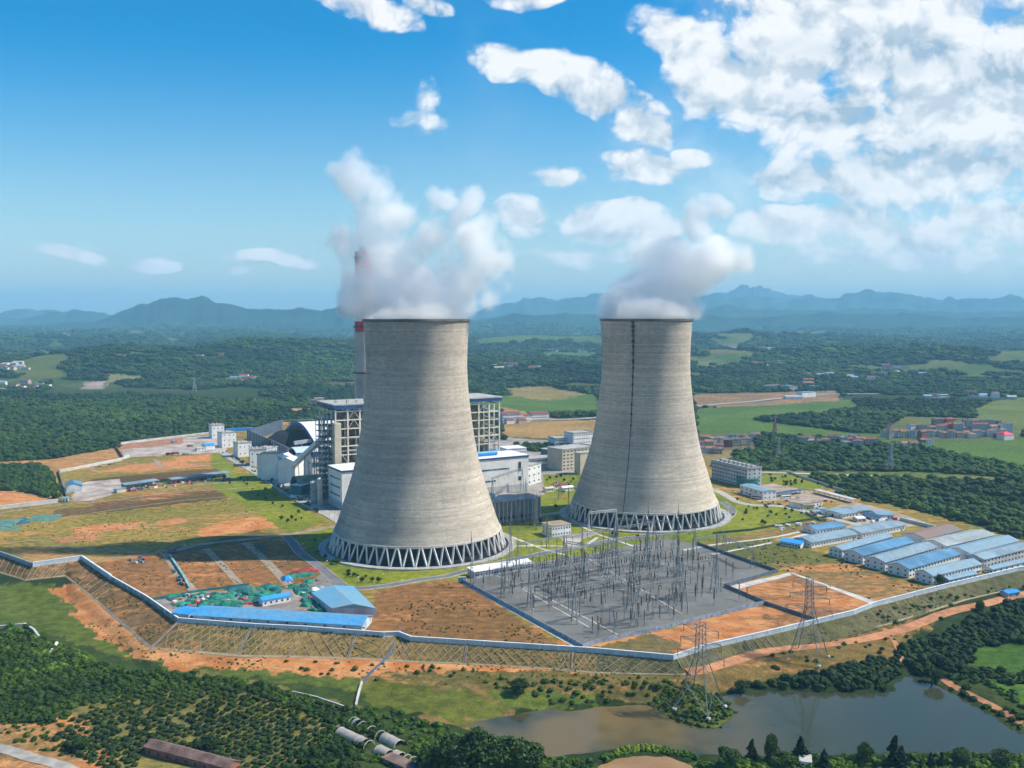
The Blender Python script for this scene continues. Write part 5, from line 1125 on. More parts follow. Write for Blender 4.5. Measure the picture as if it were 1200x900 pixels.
# ---------- pylons ----------
def pylon(label, foot, h, bw, rz, z, arms, w=.32, tw=None, mat=GALV, waist=.62, bowed=True, name='pylon', cat='pylon'):
    x, y = foot; t = empty(name, (x, y, z), rz, label, cat, 'lattice power pylons'); tw = tw or bw*.16
    def half(f): return (bw/2*(1-f/waist)+tw*(f/waist)) if f < waist else tw
    cs = ((-1,-1),(1,-1),(1,1),(-1,1))
    for sx, sy in cs:
        mb = MB(); mb.beam((sx*half(0), sy*half(0), -.3), (sx*half(waist), sy*half(waist), h*waist), w*1.3, w); mb.beam((sx*tw, sy*tw, h*waist), (sx*tw*.7, sy*tw*.7, h), w, w*.7); mb.build('leg', mat, t)
        ubox('footing', PALE, t, (1.6,1.6,.9), (sx*half(0), sy*half(0), -.45))
    br = MB(); fs = [0]; f = 0
    while f < 1: f += max(.06, 1.05*half(f)*2/h*.72); fs.append(min(f, 1))
    for f0, f1 in zip(fs, fs[1:]):
        a, b_ = half(f0), half(f1)
        for i in range(4):
            c0, c1 = cs[i], cs[(i+1) % 4]
            br.beam((c0[0]*a, c0[1]*a, h*f0), (c1[0]*b_, c1[1]*b_, h*f1), w*.5); br.beam((c1[0]*a, c1[1]*a, h*f0), (c0[0]*b_, c0[1]*b_, h*f1), w*.5)
            br.beam((c0[0]*b_, c0[1]*b_, h*f1), (c1[0]*b_, c1[1]*b_, h*f1), w*.5)
            if a > 2.2: 
                m0 = ((c0[0]+c1[0])/2*a*.5+c0[0]*a*.5, (c0[1]+c1[1])/2*a*.5+c0[1]*a*.5, h*f0); mm = ((c0[0]+c1[0])/4*(a+b_), (c0[1]+c1[1])/4*(a+b_), h*(f0+f1)/2)
                br.beam(m0, mm, w*.35)
    br.build('bracing', mat, t)
    for (f, al) in arms:
        for s in (-1, 1):
            mb = MB(); hw = half(f)
            for sy in (-1, 1): mb.beam((s*hw, sy*hw, h*f), (s*al, 0, h*f+.6), w*.6, w*.4); mb.beam((s*hw*.8, sy*hw*.8, h*f+2.4), (s*al, 0, h*f+.6), w*.5, w*.4)
            for k in range(1, 5):
                q = k/5; x_ = s*(hw+(al-hw)*q); yy_ = hw*(1-q); mb.beam((x_, -yy_, h*f+.6*q), (x_, yy_, h*f+.6*q), w*.35); mb.beam((x_, -yy_, h*f+.6*q), (s*(hw+(al-hw)*(k-1)/5), hw*(1-(k-1)/5), h*f+.6*(k-1)/5), w*.35)
            ca = mb.build('crossarm', mat, t); MB().beam((s*(al-.3), 0, h*f+.5), (s*(al-.3), 0, h*f-2.6), .22, .18).build('insulator', pm('porcelain', (.10,.06,.045)), ca)
    return t
P1 = GT(820,829); pylon('nearest lattice pylon standing on the spit in the pond', P1[:2], 39.5, 17, math.radians(-38), P1[2], [(.62,12),(.78,10.5),(.93,9)], .30, 2.0, mat=pm('weathered_steel', (.20,.215,.22), .5))
P2 = GT(947,771); pylon('lattice pylon on the grassy bank below the soil plot', P2[:2], 42, 16, math.radians(-35), P2[2], [(.62,12),(.77,10.5),(.92,9)], .27, 1.9, mat=pm('weathered_steel', (.20,.215,.22), .5))
pylon('small distant pylon in the dark wood beyond the lane', G(1043.5,551), 30, 9, .4, 0, [(.7,5),(.85,4.5),(.96,4)], .45, 1.0)
pylon('red and white painted mast rising from the green field', G(908,506), 22, 5, .3, 0, [(.93,3)], .6, .9, mat=pm('mast_red', (.35,.16,.15)), name='radio_mast', cat='mast')
pylon('thin grey mast in the dark wood right of the mast with red paint', G(912,538), 26, 6, .3, 0, [(.8,4),(.93,3)], .35, .8)
pylon('faint pylon among the far trees at the upper left', GT(228,458)[:2], 32, 9, .3, GT(228,458)[2], [(.75,7),(.92,6)], .7, 1)
# ---------- switchyard ----------
O = Vector(G(541,682)); C0 = Vector(G(683,760)); C1 = Vector(G(896,708)); U = (C0-O).normalized(); V = (C1-C0).normalized(); YL, YWd = (C0-O).length, (C1-C0).length
def YPt(u, v): return O+U*u+V*v
inY = lambda p: bool(inpoly(np.array([p.x]), np.array([p.y]), YW)[0])
PORC = pm('porcelain', (.10,.06,.045), .3); vrz = math.atan2(V.y, V.x); urz = math.atan2(U.y, U.x)
YST = pm('yard_steel', (.22,.245,.25), .45, .15, .4)
# portal gantries, tall and slender with spikes
gl = 'switchyard steel gantries'
def mast_gantry(label, p, q, h, legs=None, spike=5): return portal('switchyard_gantry', label, p, q, h*1.38, .5, gl, spike*1.3, YST, 2.8)
gspec = [(106,18,106,58,'gantry nearest the fence corner of the switchyard'),(106,58,106,96,'gantry next to the one nearest the fence corner'),(70,10,70,50,'gantry in the second row, left end'),(70,50,70,90,'gantry in the second row, middle'),(70,90,70,128,'gantry in the second row, right end'),
         (36,14,36,52,'gantry in the third row, left end'),(36,52,36,90,'gantry in the third row, middle'),(36,90,36,128,'gantry in the third row, right end'),(6,40,6,78,'gantry in the far row, left part'),(6,78,6,118,'gantry in the far row, middle'),(6,122,6,160,'gantry in the far row beside the tower lawn'),(40,134,40,170,'gantry at the right notch of the switchyard'),(126,46,126,84,'gantry standing closest to the boundary wall'),(106,100,106,126,'gantry at the near right corner of the switchyard')]
for u0, v0, u1, v1, lb in gspec: mast_gantry('slender steel '+lb, YPt(u0, v0), YPt(u1, v1), 15.5)
for u0, v0, u1, v1, lb in [(36,52,70,50,'cross gantry joining the second and third rows'),(36,90,70,90,'cross gantry joining rows near the yard middle'),(6,78,36,90,'cross gantry joining the far rows'),(70,90,106,96,'cross gantry on the open gravel side')]:
    mast_gantry('slender steel '+lb, YPt(u0, v0)+U*3, YPt(u1, v1)-U*3, 13.2, spike=3)
# insulator posts: one of each kind, then copies
def make_post(kind):
    t = empty('insulator_post', (0,0,0), 0, 'x', 'insulator post', 'insulator posts standing in the switchyard')
    if kind == 0:
        MB().beam((0,0,0),(0,0,3.4),.34).build('stand', YST, t); mb = MB()
        for k in range(9): mb.cyl(0,0,3.4+k*.42,3.4+k*.42+.2,.42,.2,8); mb.cyl(0,0,3.6+k*.42,3.82+k*.42,.17,.17,6,cap=False)
        ins = mb.build('insulator', PORC, t); MB().cyl(0,0,7.2,7.6,.3,n=8).build('cap', GALV, ins)
    elif kind == 1:
        m = MB(); m.beam((-.8,0,0),(-.1,0,4.2),.24); m.beam((.8,0,0),(.1,0,4.2),.24); m.beam((-.45,0,2),(.45,0,2),.15); m.build('stand', YST, t); mb = MB()
        for s in (-1.2,1.2):
            for k in range(7): mb.cyl(s,0,4.5+k*.4,4.5+k*.4+.2,.36,.18,8); mb.cyl(s,0,4.7+k*.4,4.9+k*.4,.15,.15,6,cap=False)
        mb.build('insulator', PORC, t); MB().box(-1.6,-.25,4.2,1.6,.25,4.5).build('bracket', YST, t); MB().beam((-1.9,0,7.5),(1.9,0,7.5),.16).build('conductor', GALV, t)
    elif kind == 2:
        MB().beam((0,0,0),(0,0,2.6),.42).build('stand', PALE, t); MB().cyl(0,0,2.6,7.2,.34,.26,8).build('insulator', PORC, t); MB().cyl(0,0,7.2,8.2,.4,n=10).build('head', GALV, t)
    else:
        MB().beam((0,0,0),(0,0,9.5),.3,.2).build('stand', YST, t); MB().beam((-1.4,0,9.2),(1.4,0,9.2),.16).build('bracket', YST, t)
    return t
KL = ['slim grey stand with one brown insulator stack in the switchyard','twin insulators on a splayed frame in the switchyard','thick brown insulator with white head in the switchyard','plain tall steel pole with short bracket in the switchyard']
protos = [make_post(k) for k in range(4)]; used = [False]*4; rr = random.Random(5); cnt = 0
for ui in range(24):
    u = 2+ui*5.6
    for vi in range(30):
        v = 6+vi*5.4
        if u > 85 and (v < 20 or v > 120): 
            if rr.random() < .5: continue
        dens = .46 if 10 < u < 66 else .30
        if v < 26: dens *= .45
        if rr.random() > dens: continue
        p = YPt(u+rr.uniform(-.6,.6), v+rr.uniform(-.4,.4))
        if not inY(p) or float(distpoly(np.array([p.x]), np.array([p.y]), YW)[0]) < 5: continue
        k = rr.choice([0,0,1,1,2,3]) if ui % 3 else rr.choice([0,2,0,3]); r = vrz if ui % 2 else urz; cnt += 1
        if cnt > 290: continue
        sc3 = rr.uniform(1.0, 1.65)
        if not used[k]: protos[k].location = (p.x, p.y, .1); protos[k].rotation_euler.z = r; protos[k]['label'] = KL[k]; protos[k]['group'] = 'switchyard posts: '+KL[k].split(' in ')[0]; used[k] = True
        else: copy_tree(protos[k], (p.x, p.y, .1), r, scale=(1.15, 1.15, sc3))
# busbars: long thin conductors on the gantries
bk = 0
for u in (14, 22, 28, 46, 54, 62, 78, 90):
    for dv in (0,):
        a, b_ = YPt(u, 16), YPt(u, 128 if u > 60 else 150); o = MB().beam((a.x, a.y, 8.0), (b_.x, b_.y, 8.0), .2).build('busbar', GALV); bk += 1
        tag(o, 'long thin grey conductor bar over the switchyard posts', 'conductor', 'conductor bars of the switchyard')
def cable(name, label, p, q, sag=3, w=.14, group=None, mat=None, n=14):
    p, q = Vector(p), Vector(q); mb = MB(); L_ = [p.lerp(q, k/n)-Vector((0,0,4*sag*(k/n)*(1-k/n))) for k in range(n+1)]
    for a, b_ in zip(L_, L_[1:]): mb.beam(a, b_, w)
    return tag(mb.build(name, mat or DSTEEL), label, 'power line', group)
# tall masts around and between the towers
def mast(label, px, py, top, w=.75, two=True):
    p = G(px, py); h = hgt(p, top); t = empty('lightning_mast', (p[0], p[1], 0), vrz, label, 'mast', 'tall slender masts near the towers'); ws = 1.1
    for sx, sy in ((-1,-1),(1,-1),(0,1)): MB().beam((sx*ws, sy*ws, 0), (sx*.22, sy*.22, h*.86), .34, .2).build('leg', YST, t)
    mb = MB(); n = 14
    for k in range(n):
        a, b_ = ws*(1-k/n)+.22*k/n, ws*(1-(k+1)/n)+.22*(k+1)/n
        for c0, c1 in (((-1,-1),(1,-1)),((1,-1),(0,1)),((0,1),(-1,-1))): mb.beam((c0[0]*a,c0[1]*a,h*.86*k/n),(c1[0]*b_,c1[1]*b_,h*.86*(k+1)/n),.13)
    mb.build('bracing', YST, t); MB().beam((0,0,h*.85),(0,0,h),.3,.08).build('spike', YST, t); return t
MS = []
for px, py, top, lb in [(552.5,688,621,'mast in front of the left tower beside the low control building'),(598,668,592,'mast at the right foot of the left tower'),(588,700,655,'mast inside the left end of the switchyard'),(629,620,573,'mast behind the small white house'),(641,642,600,'mast beside the small white house'),
   (626,618,575,'twin mast next to the one behind the small white house'),(682,668,612,'mast on the switchyard edge by the forecourt'),(666,612,568,'mast left of the right tower legs'),(722,680,600,'mast standing before the left legs of the right tower'),(759,664,586,'mast standing before the middle legs of the right tower'),(794,676,585,'tallest mast before the right tower'),(839,690,614,'mast right of the right tower near the yard notch'),
   (607,612,577,'mast by the grey bay building'),(616,611,556,'mast at the right end of the grey bay building'),(655,585,560,'far thin mast near the garden strip')]:
    MS.append(mast('slender lattice '+lb, px, py, top))
portal('line_gantry', 'pale steel portal with truss arm in front of the right tower legs', G(690,630), G(722,626), 20, .5, None, 0, pm('pale_steel', (.50,.50,.47), .5), 2.2)
portal('line_gantry', 'second pale steel portal joined to the truss arm near the tower legs', G(724,628), G(790,632), 14, .4, None, 0, YST, 2.0)
portal('line_gantry', 'steel gantry on the grass right of the switchyard fence', G(850,650), G(882,666), 13, .4, None, 3, YST, 2.0)
portal('line_gantry', 'steel gantry at the far right corner of the switchyard', G(812,652), G(848,646), 13, .4, None, 3, YST, 2.0)
portal('line_gantry', 'steel gantry on the turbine hall side of the grey bay', Vector(G(577,590)), Vector(G(612,577)), 24, .5, None, 0, YST, 2.0)
# conductors from hall to yard
for i in range(9):
    a = Vector(G(580+5.5*i, 588-1.2*i)); b_ = YPt(8, 30+i*6)
    cable('conductor_wire', 'thin sagging conductor between the turbine hall side and the switchyard', (a.x, a.y, 20), (b_.x, b_.y, 15), 5, .12, 'sagging conductors over the lawn')
for i, (u, v) in enumerate(((70,30),(70,70),(36,30),(36,70),(106,40),(106,78))):
    a = YPt(u, v); b_ = YPt(max(6, u-34), v+3); cable('conductor_wire', 'thin conductor strung between switchyard gantries', (a.x, a.y, 15), (b_.x, b_.y, 15), 2.5, .14, 'conductors strung between yard gantries')
for i, s in enumerate((-1, 1)):
    for f, al in ((.62,12),(.78,10.5),(.93,9)):
        a = Vector((P1[0]+s*al*math.cos(math.radians(-38)), P1[1]+s*al*math.sin(math.radians(-38)), P1[2]+39.5*f-2.4)); g = YPt(106, 40+20*i+al)
        cable('power_line', 'thin power line between the near pylon and the switchyard', a, (g.x, g.y, 15), 6, .10, 'power lines at the near pylon')
        a2 = Vector((P2[0]+s*al*math.cos(math.radians(-35)), P2[1]+s*al*math.sin(math.radians(-35)), P2[2]+42*f-2.4)); g = YPt(70, 100+20*i)
        cable('power_line', 'thin power line between the far pylon and the switchyard', a2, (g.x, g.y, 15), 6, .10, 'power lines at the far pylon')
# ---------- street lamps ----------
lamp = empty('street_lamp', (0,0,0), 0, 'slim grey street lamp beside the plant road', 'street lamp', 'street lamps along the plant roads')
MB().cyl(0,0,0,9,.16,.1,8).build('pole', GALV, lamp); arm_ = MB().beam((0,0,8.9),(1.8,0,9.3),.12).build('arm', GALV, lamp); MB().box(1.4,-.2,9.2,2.5,.2,9.4).build('lamp_head', WHITE, arm_)
spots = [(352,652),(381,674),(417,694),(452,690),(489,684),(530,679),(281,547),(306,560),(333,577),(362,596),(386,611),(392,615),(560,671),(620,660),(663,652),(712,643),(760,634),(812,624),(852,606),(700,592),(740,576),(900,596),(940,604),(978,612),(880,590),(440,702),(470,698)]
for i, (px, py) in enumerate(spots):
    p = G(px, py)
    if i == 0: lamp.location = (*p, 0)
    else: copy_tree(lamp, (*p, 0), rr.uniform(0, 6))
# ---------- vehicles ----------
RUB = pm('tyre_rubber', (.02,.02,.02), .9); CARG = pm('car_glass', (.03,.04,.05), .1, spec=.6)
def bus(label, px, py, rz, col, L_=11.5, cat="bus", name="bus", z=0):
    p = G(px, py, z); t = empty(name, (*p, z), rz, label, cat)
    MB().add([(0,0,.5),(L_,0,.5),(L_,2.5,.5),(0,2.5,.5),(.1,.1,3.1),(L_-.4,.1,3.1),(L_-.4,2.4,3.1),(.1,2.4,3.1)], [(0,3,2,1),(4,5,6,7),(0,1,5,4),(1,2,6,5),(2,3,7,6),(3,0,4,7)]).build('body', col, t)
    MB().box(.4,-.03,1.6,L_-.7,.1,2.6).build('side_window', CARG, t); MB().box(.4,2.4,1.6,L_-.7,2.53,2.6).build('side_window', CARG, t); MB().box(L_-.32,.3,1.5,L_-.0,2.2,2.6).build('windscreen', CARG, t)
    for x in (1.8, L_-2.2):
        for y in (0, 2.25):
            o = MB().cyl(0,0,0,.3,.5,n=12).build('wheel', RUB, t, (x, y-.05, .5)); o.rotation_euler = (-PI/2, 0, 0)
    return t
bus('white coach parked before the hall with pale blue roof', 880, 584, math.radians(-28), WHITE); bus('white coach parked behind the first one, nearer the tower', 877, 581.5, math.radians(-28), pm('coach_grey', (.6,.62,.64), .4))
bus('white and blue bus parked under the dark blue carport edge', 917, 585, math.radians(25), WHITE)
def truck(label, px, py, rz, cabc, boxc, L_=7.5, z=None):
    p = G(px, py, 0) if z is None else None; t = empty('truck', (*p, 0), rz, label, 'truck')
    MB().box(0,0,1.0,L_-2,2.4,3.0).build('cargo_box', boxc, t); MB().add([(L_-1.9,.05,.6),(L_,.05,.6),(L_,2.35,.6),(L_-1.9,2.35,.6),(L_-1.9,.1,2.7),(L_-.5,.1,2.7),(L_-.5,2.3,2.7),(L_-1.9,2.3,2.7)], [(0,3,2,1),(4,5,6,7),(0,1,5,4),(1,2,6,5),(2,3,7,6),(3,0,4,7)]).build('cab', cabc, t)
    MB().box(L_-.28,.3,1.6,L_-.02,2.1,2.4).build('windscreen', CARG, t)
    for x in (1.2, 2.6, L_-1.1):
        for y in (0, 2.1): o = MB().cyl(0,0,0,.3,.5,n=10).build('wheel', RUB, t, (x, y, .5)); o.rotation_euler = (-PI/2, 0, 0)
    return t
YEL = pm('machine_yellow', (.6,.35,.03), .5)
truck('red dump truck on the concrete storage yard', 194, 533.5, .1, REDC, RROOF, 9); truck('second red dump truck behind the first on the storage yard', 201, 532.8, .1, REDC, RROOF, 9)
truck('blue and red lorry near the back wall of the storage yard', 202, 519, 1.2, REDC, BLUE, 9); truck('white lorry on the storage yard beside the cabins', 213, 533, .1, WHITE, WHITE, 9); truck('yellow machine lorry by the cabins of the storage yard', 219, 524, .3, YEL, BRICK, 8)
truck('white van parked at the bend of the plant road', 341, 585, .6, WHITE, WHITE, 6); truck('blue lorry beside the lowest silo tower', 333, 571, .6, BRBLUE, WHITE, 8); truck('red lorry between the silo towers and the conveyor house', 350, 578, .6, REDC, REDC, 8)
truck('red lorry on the pale track by the workers huts', 1166, 669, .5, REDC, REDC, 7)
# cars by the boundary wall
def make_car(c, label):
    t = empty('parked_car', (0,0,0), 0, label, 'car')
    MB().add([(0,0,.35),(4.4,0,.35),(4.4,1.8,.35),(0,1.8,.35),(0,.05,.95),(4.4,.05,.85),(4.4,1.75,.85),(0,1.75,.95)], [(0,3,2,1),(4,5,6,7),(0,1,5,4),(1,2,6,5),(2,3,7,6),(3,0,4,7)]).build('body', c, t)
    MB().add([(.5,.1,.9),(3.5,.1,.87),(3.5,1.7,.87),(.5,1.7,.9),(1.0,.25,1.45),(2.7,.25,1.45),(2.7,1.55,1.45),(1.0,1.55,1.45)], [(4,5,6,7),(0,1,5,4),(1,2,6,5),(2,3,7,6),(3,0,4,7)]).build('cabin', CARG, t)
    for x in (.9, 3.5):
        for y in (0, 1.6): o = MB().cyl(0,0,0,.22,.34,n=10).build('wheel', RUB, t, (x, y, .34)); o.rotation_euler = (-PI/2, 0, 0)
    return t
carsp = [make_car(WHITE, 'white car'), make_car(pm('car_silver', (.45,.46,.48), .3), 'silver car'), make_car(pm('car_black', (.03,.03,.035), .3), 'black car')]; cu = [0,0,0]; cn = ['white','silver','black']
cpos = [(104,549.5),(109,548.5),(114,547.5),(120,546.5),(126,545.5),(132,544.5),(268,532),(279,540),(289,546),(300,553),(312,561),(322,568),(337,579),(349,588),(858,577),(864,580),(900,592),(909,590),(916,592),(925,588),(934,585),(930,591),(868,556),(880,556),(893,556),(905,557),(700,560),(655,566)]
for i, (px, py) in enumerate(cpos):
    k = [0,1,2,0,2,1,0][i % 7]; p = G(px, py); r = rr.choice([AX, AX+PI/2]) if i > 5 else .5
    where = 'in the row by the white wall of the left field' if i < 6 else 'beside the long plant road' if i < 14 else 'near the halls and coaches right of the towers' if i < 22 else 'on the lane beyond the grey block' if i < 26 else 'near the office block'
    lb = cn[k]+' car parked '+where
    if not cu[k]: t = carsp[k]; t.location = (*p, .1); t.rotation_euler.z = r; t['label'] = lb; t['group'] = cn[k]+' cars parked '+where; cu[k] = 1
    else: copy_tree(carsp[k], (*p, .1), r, lb, cn[k]+' cars parked '+where)
# ---------- heaps and material in the yards ----------
def heap_mesh(seed, mat, nm, kind=0):
    r_ = np.random.default_rng(seed); n = 11; xs = np.linspace(-1, 1, n); X, Y = np.meshgrid(xs, xs)
    if kind == 0: Z = np.maximum(0, 1-np.maximum(np.abs(X), np.abs(Y))**3)*(.75+.45*fbm(X*1.7+seed, Y*1.7, 2, seed))
    else: Z = np.maximum(0, 1-np.hypot(X, Y))*(.8+.5*fbm(X*2+seed, Y*2, 2, seed))
    idx = np.arange(n*n).reshape(n, n); Q = np.stack([idx[:-1,:-1], idx[:-1,1:], idx[1:,1:], idx[1:,:-1]], -1).reshape(-1, 4)
    return np_mesh(nm, np.stack([X.ravel(), Y.ravel(), Z.ravel()], -1), Q, mat)
GRM = [heap_mesh(k, GREEN, 'netting_heap') for k in range(3)]
DKB = pm('dark_green_netting', (.015,.12,.12), .8, .3, .3)
GRM += [heap_mesh(9+k, DKB, 'netting_heap') for k in range(2)]
def heap(px, py, rx, ry, h, me, name='material_heap', label='heap of site material under green netting', group='netted heaps in the blue shed yard', rz=None, cat='heap'):
    p = G(px, py); o = link(name, me, None, (*p, .08), rz if rz is not None else rr.uniform(0, 3)); o.scale = (rx, ry, h); tag(o, label, cat, group); return o
area1 = [(190,700),(250,694),(300,688),(300,712),(215,716)]; area2 = [(290,690),(322,684),(338,700),(305,708)]; area3 = [(336,684),(366,678),(372,692),(350,694)]; area4 = [(350,695),(372,694),(378,716),(362,718)]
def rand_in(A):
    x0, x1 = min(a[0] for a in A), max(a[0] for a in A); y0, y1 = min(a[1] for a in A), max(a[1] for a in A)
    while True:
        x, y = rr.uniform(x0, x1), rr.uniform(y0, y1)
        if inpoly(np.array([x]), np.array([y]), A)[0]: return x, y
for A, n, sz in ((area1, 26, 3.6), (area2, 18, 3.8), (area3, 10, 3.6), (area4, 16, 3)):
    for k in range(n):
        px, py = rand_in(A); heap(px, py, rr.uniform(.6,1.4)*sz, rr.uniform(.5,1.0)*sz, rr.uniform(.9,2.2), rr.choice(GRM))
for px, py, rx, ry, lb in ((245,708,7,4,'large green netted heap left of the yard track'),(260,701,8,4.5,'large rounded green netted heap in the middle of the yard'),(271,709,7,4,'large green netted heap touching the long blue shed'),(277,692,7,4,'dark green netted heap at the foot of the middle track'),(285,695,6,4,'dark green netted stack beside the middle track'),(204,700,5,3,'green netted heap by the boundary wall corner'),(350,676,12,3,'long green netted heap beside the red one')):
    heap(px, py, rx, ry, 2.6, GRM[0] if 'dark' not in lb else GRM[3], label=lb, group=None, rz=.5)
cubes = {}
mts = [WHITE, PALE, REDC, DBLUE, DSTEEL, RUST, PINKW, GALV, BRICK, TEAL]
cls = ['white','pale','red','dark blue','black steel','rusty','pinkish','grey steel','brick red','teal']
def crate(px, py, s, k, where, z=None, rz=None):
    m = mts[k]
    if m.name not in cubes:
        mb = MB(); mb.box(-.5,-.5,0,.5,.5,.92); mb.box(-.54,-.54,.925,.54,.54,1.0); mb.box(-.53,-.53,.3,-.47,.53,.36); cubes[m.name] = mb.mesh('crate', m)
    p = G(px, py); o = link('material_crate', cubes[m.name], None, (*p, .1), rr.uniform(0, 3) if rz is None else rz); o.scale = s
    tag(o, '%s crate or bundle of material %s' % (cls[k], where), 'crate', '%s bundles %s' % (cls[k], where)); return o
for A, n, w_ in ((area1, 70, 'in the blue shed yard'), (area4, 14, 'beside the wide blue shed'), ([(196,643),(218,640),(212,648),(186,650)], 16, 'at the track corner above the soil plots'), ([(150,656),(170,653),(170,660),(152,662)], 14, 'on the leftmost soil plot'), ([(202,664),(220,690),(226,704),(216,700),(200,668)], 16, 'along the leftmost track')):
    for k in range(n): px, py = rand_in(A); crate(px, py, (rr.uniform(1,3.2), rr.uniform(.8,2), rr.uniform(.6,1.6)), rr.randrange(10), w_)
for A, n, w_ in (([(150,570),(200,563),(270,557),(272,562),(205,571),(150,577)], 60, 'under the canopy sheds'), ([(905,616),(950,610),(960,615),(920,624)], 16, 'by the white court'), ([(1010,607),(1045,604),(1050,611),(1010,614)], 10, 'in the dusty yard of the upper hut cluster'), ([(930,590),(960,585),(990,588),(950,600)], 12, 'around the guard house')):
    for k in range(n): px, py = rand_in(A); crate(px, py, (rr.uniform(1.2,4), rr.uniform(1,2.4), rr.uniform(.8,2.2)), rr.choice([0,0,1,3,4,7,2,5]), w_)
heap(222, 716, 4, 3, 2.4, heap_mesh(5, pm('crimson_heap', (.30,.04,.05), .8, .3, .3), 'rust_heap', 1), 'scrap_heap', 'dark crimson scrap heap beside the short blue shed', None)
heap(357, 671, 10, 2.6, 2.6, heap_mesh(6, pm('crimson_heap', (.30,.04,.05)), 'rust_heap', 0), 'scrap_heap', 'long dark red heap at the top of the soil plot by the grey road', None, .5)
heap(337, 680, 3, 2.5, 3, heap_mesh(7, BRBLUE, 'tarp_heap'), 'tarp_stack', 'small bright blue covered stack beside the red heap', None, .5)
heap(369, 693, 3, 2.5, 2.4, heap_mesh(8, WHITE, 'tarp_heap'), 'tarp_stack', 'white covered stack next to the wide blue shed', None, .5)
heap(376, 691, 3, 2.5, 2.4, heap_mesh(12, LBLUE, 'tarp_heap'), 'tarp_stack', 'pale blue covered stack next to the wide blue shed', None, .5)
heap(958, 622, 3.4, 2.6, 3, heap_mesh(13, BRBLUE, 'tarp_heap'), 'tarp_stack', 'dark bright blue covered stack behind the white court', None, .5)
heap(306, 643, 5, 2.8, 1.8, GRM[3], 'material_heap', 'lone dark teal netted heap at the top of the middle soil plot', None, .1)
for px, py, rx, ry, lb in ((8,613,9,16,'green netting sheet over the red slope left of the dark basin'),(52,607,12,14,'green netting sheet over the red slope right of the dark basin'),(2,620,14,6,'green netting sheet at the left picture edge')):
    heap(px, py, rx, ry, .9, heap_mesh(14, pm('pale_netting', (.10,.22,.17), .8, .25, .2), 'netting_sheet'), 'netting_sheet', lb, None, .2, 'netting')
# long green screens beside the tracks
wall('screen_fence', 'pale teal screen beside the leftmost dirt track', [(199,652),(214,675),(222,690)], 1.6, 1.2, pm('teal_screen', (.22,.42,.42)), None, 'screen')
wall('screen_fence', 'thin teal fence above the cluttered yard', [(178,704),(232,694),(292,686)], 1.6, .3, TEAL, None, 'screen', post=5)
# brown/orange plot spoil heaps
# ---------- foreground: polytunnels, brick house ----------
def tunnel(label, a, b_, wd, hgt_, gaps, z=None):
    A = Vector(GT(*a)); B = Vector(GT(*b_)); L_ = (B-A).length; t = empty('polytunnel', A-Vector((0,0,.1)), math.atan2((B-A).y, (B-A).x), label, 'polytunnel'); t.location.z = min(A.z, B.z)
    n = 12; 
    def arc(x): return [(x, wd/2*math.cos(PI*k/n), hgt_*math.sin(PI*k/n)) for k in range(n+1)]
    x = 0
    for (g0, g1) in gaps+[(L_, L_)]:
        if g0 > x+1:
            V = arc(x)+arc(g0); MB().add(V, [(k, k+1, k+n+2, k+n+1) for k in range(n)]).build('cover', pm('tunnel_film', (.37,.33,.30), .45, .1, .3), t)
        x = g1
    q = 0
    while q <= L_:
        mb = MB(); V = arc(q)
        for p0, p1 in zip(V, V[1:]): mb.beam(p0, p1, .22)
        mb.build('hoop', PALE, t); q += L_/max(4, int(L_/6))-.001
    return t
tunnel('longest polytunnel with a torn gap in its pale cover', (399,860), (456,885), 6, 2.9, [(17,25)])
tunnel('polytunnel mostly bare, only its far end covered', (414,848), (468,874), 6, 2.9, [(.1,1.8),(3.5,22)])
tunnel('small collapsed polytunnel at its lower right', (463,884), (490,896), 5.5, 2.2, [(3,14)])
A = GT(170,886); B = GT(235,908); building('brick_longhouse', 'long red brick farmhouse with brown roof among the orchard trees', 'farmhouse', GT(170,884)[:2], GT(268,910)[:2], 6.5, 3.6, BRICK, OLDR, rtype='gable', rise=1.8, z=GT(200,890)[2]-.4, win=(1,9,1.1,1.2), over=.4)
A = GT(455,893); building('brick_longhouse', 'ruined low walls with grey roof below the polytunnels', 'ruin', GT(448,893)[:2], GT(486,912)[:2], 5, 2, pm('ruin_wall', (.22,.18,.16)), OLDR, z=GT(460,900)[2]-.3)
building('garden_shed', 'small pale roofed shed between the trees at the bottom edge', 'shed', GT(938,899)[:2], GT(950,900)[:2], 6, 2.6, WHITE, PALE, rtype='gable', rise=1, z=GT(944,899)[2]-.2, win=(1,2,.8,.8))
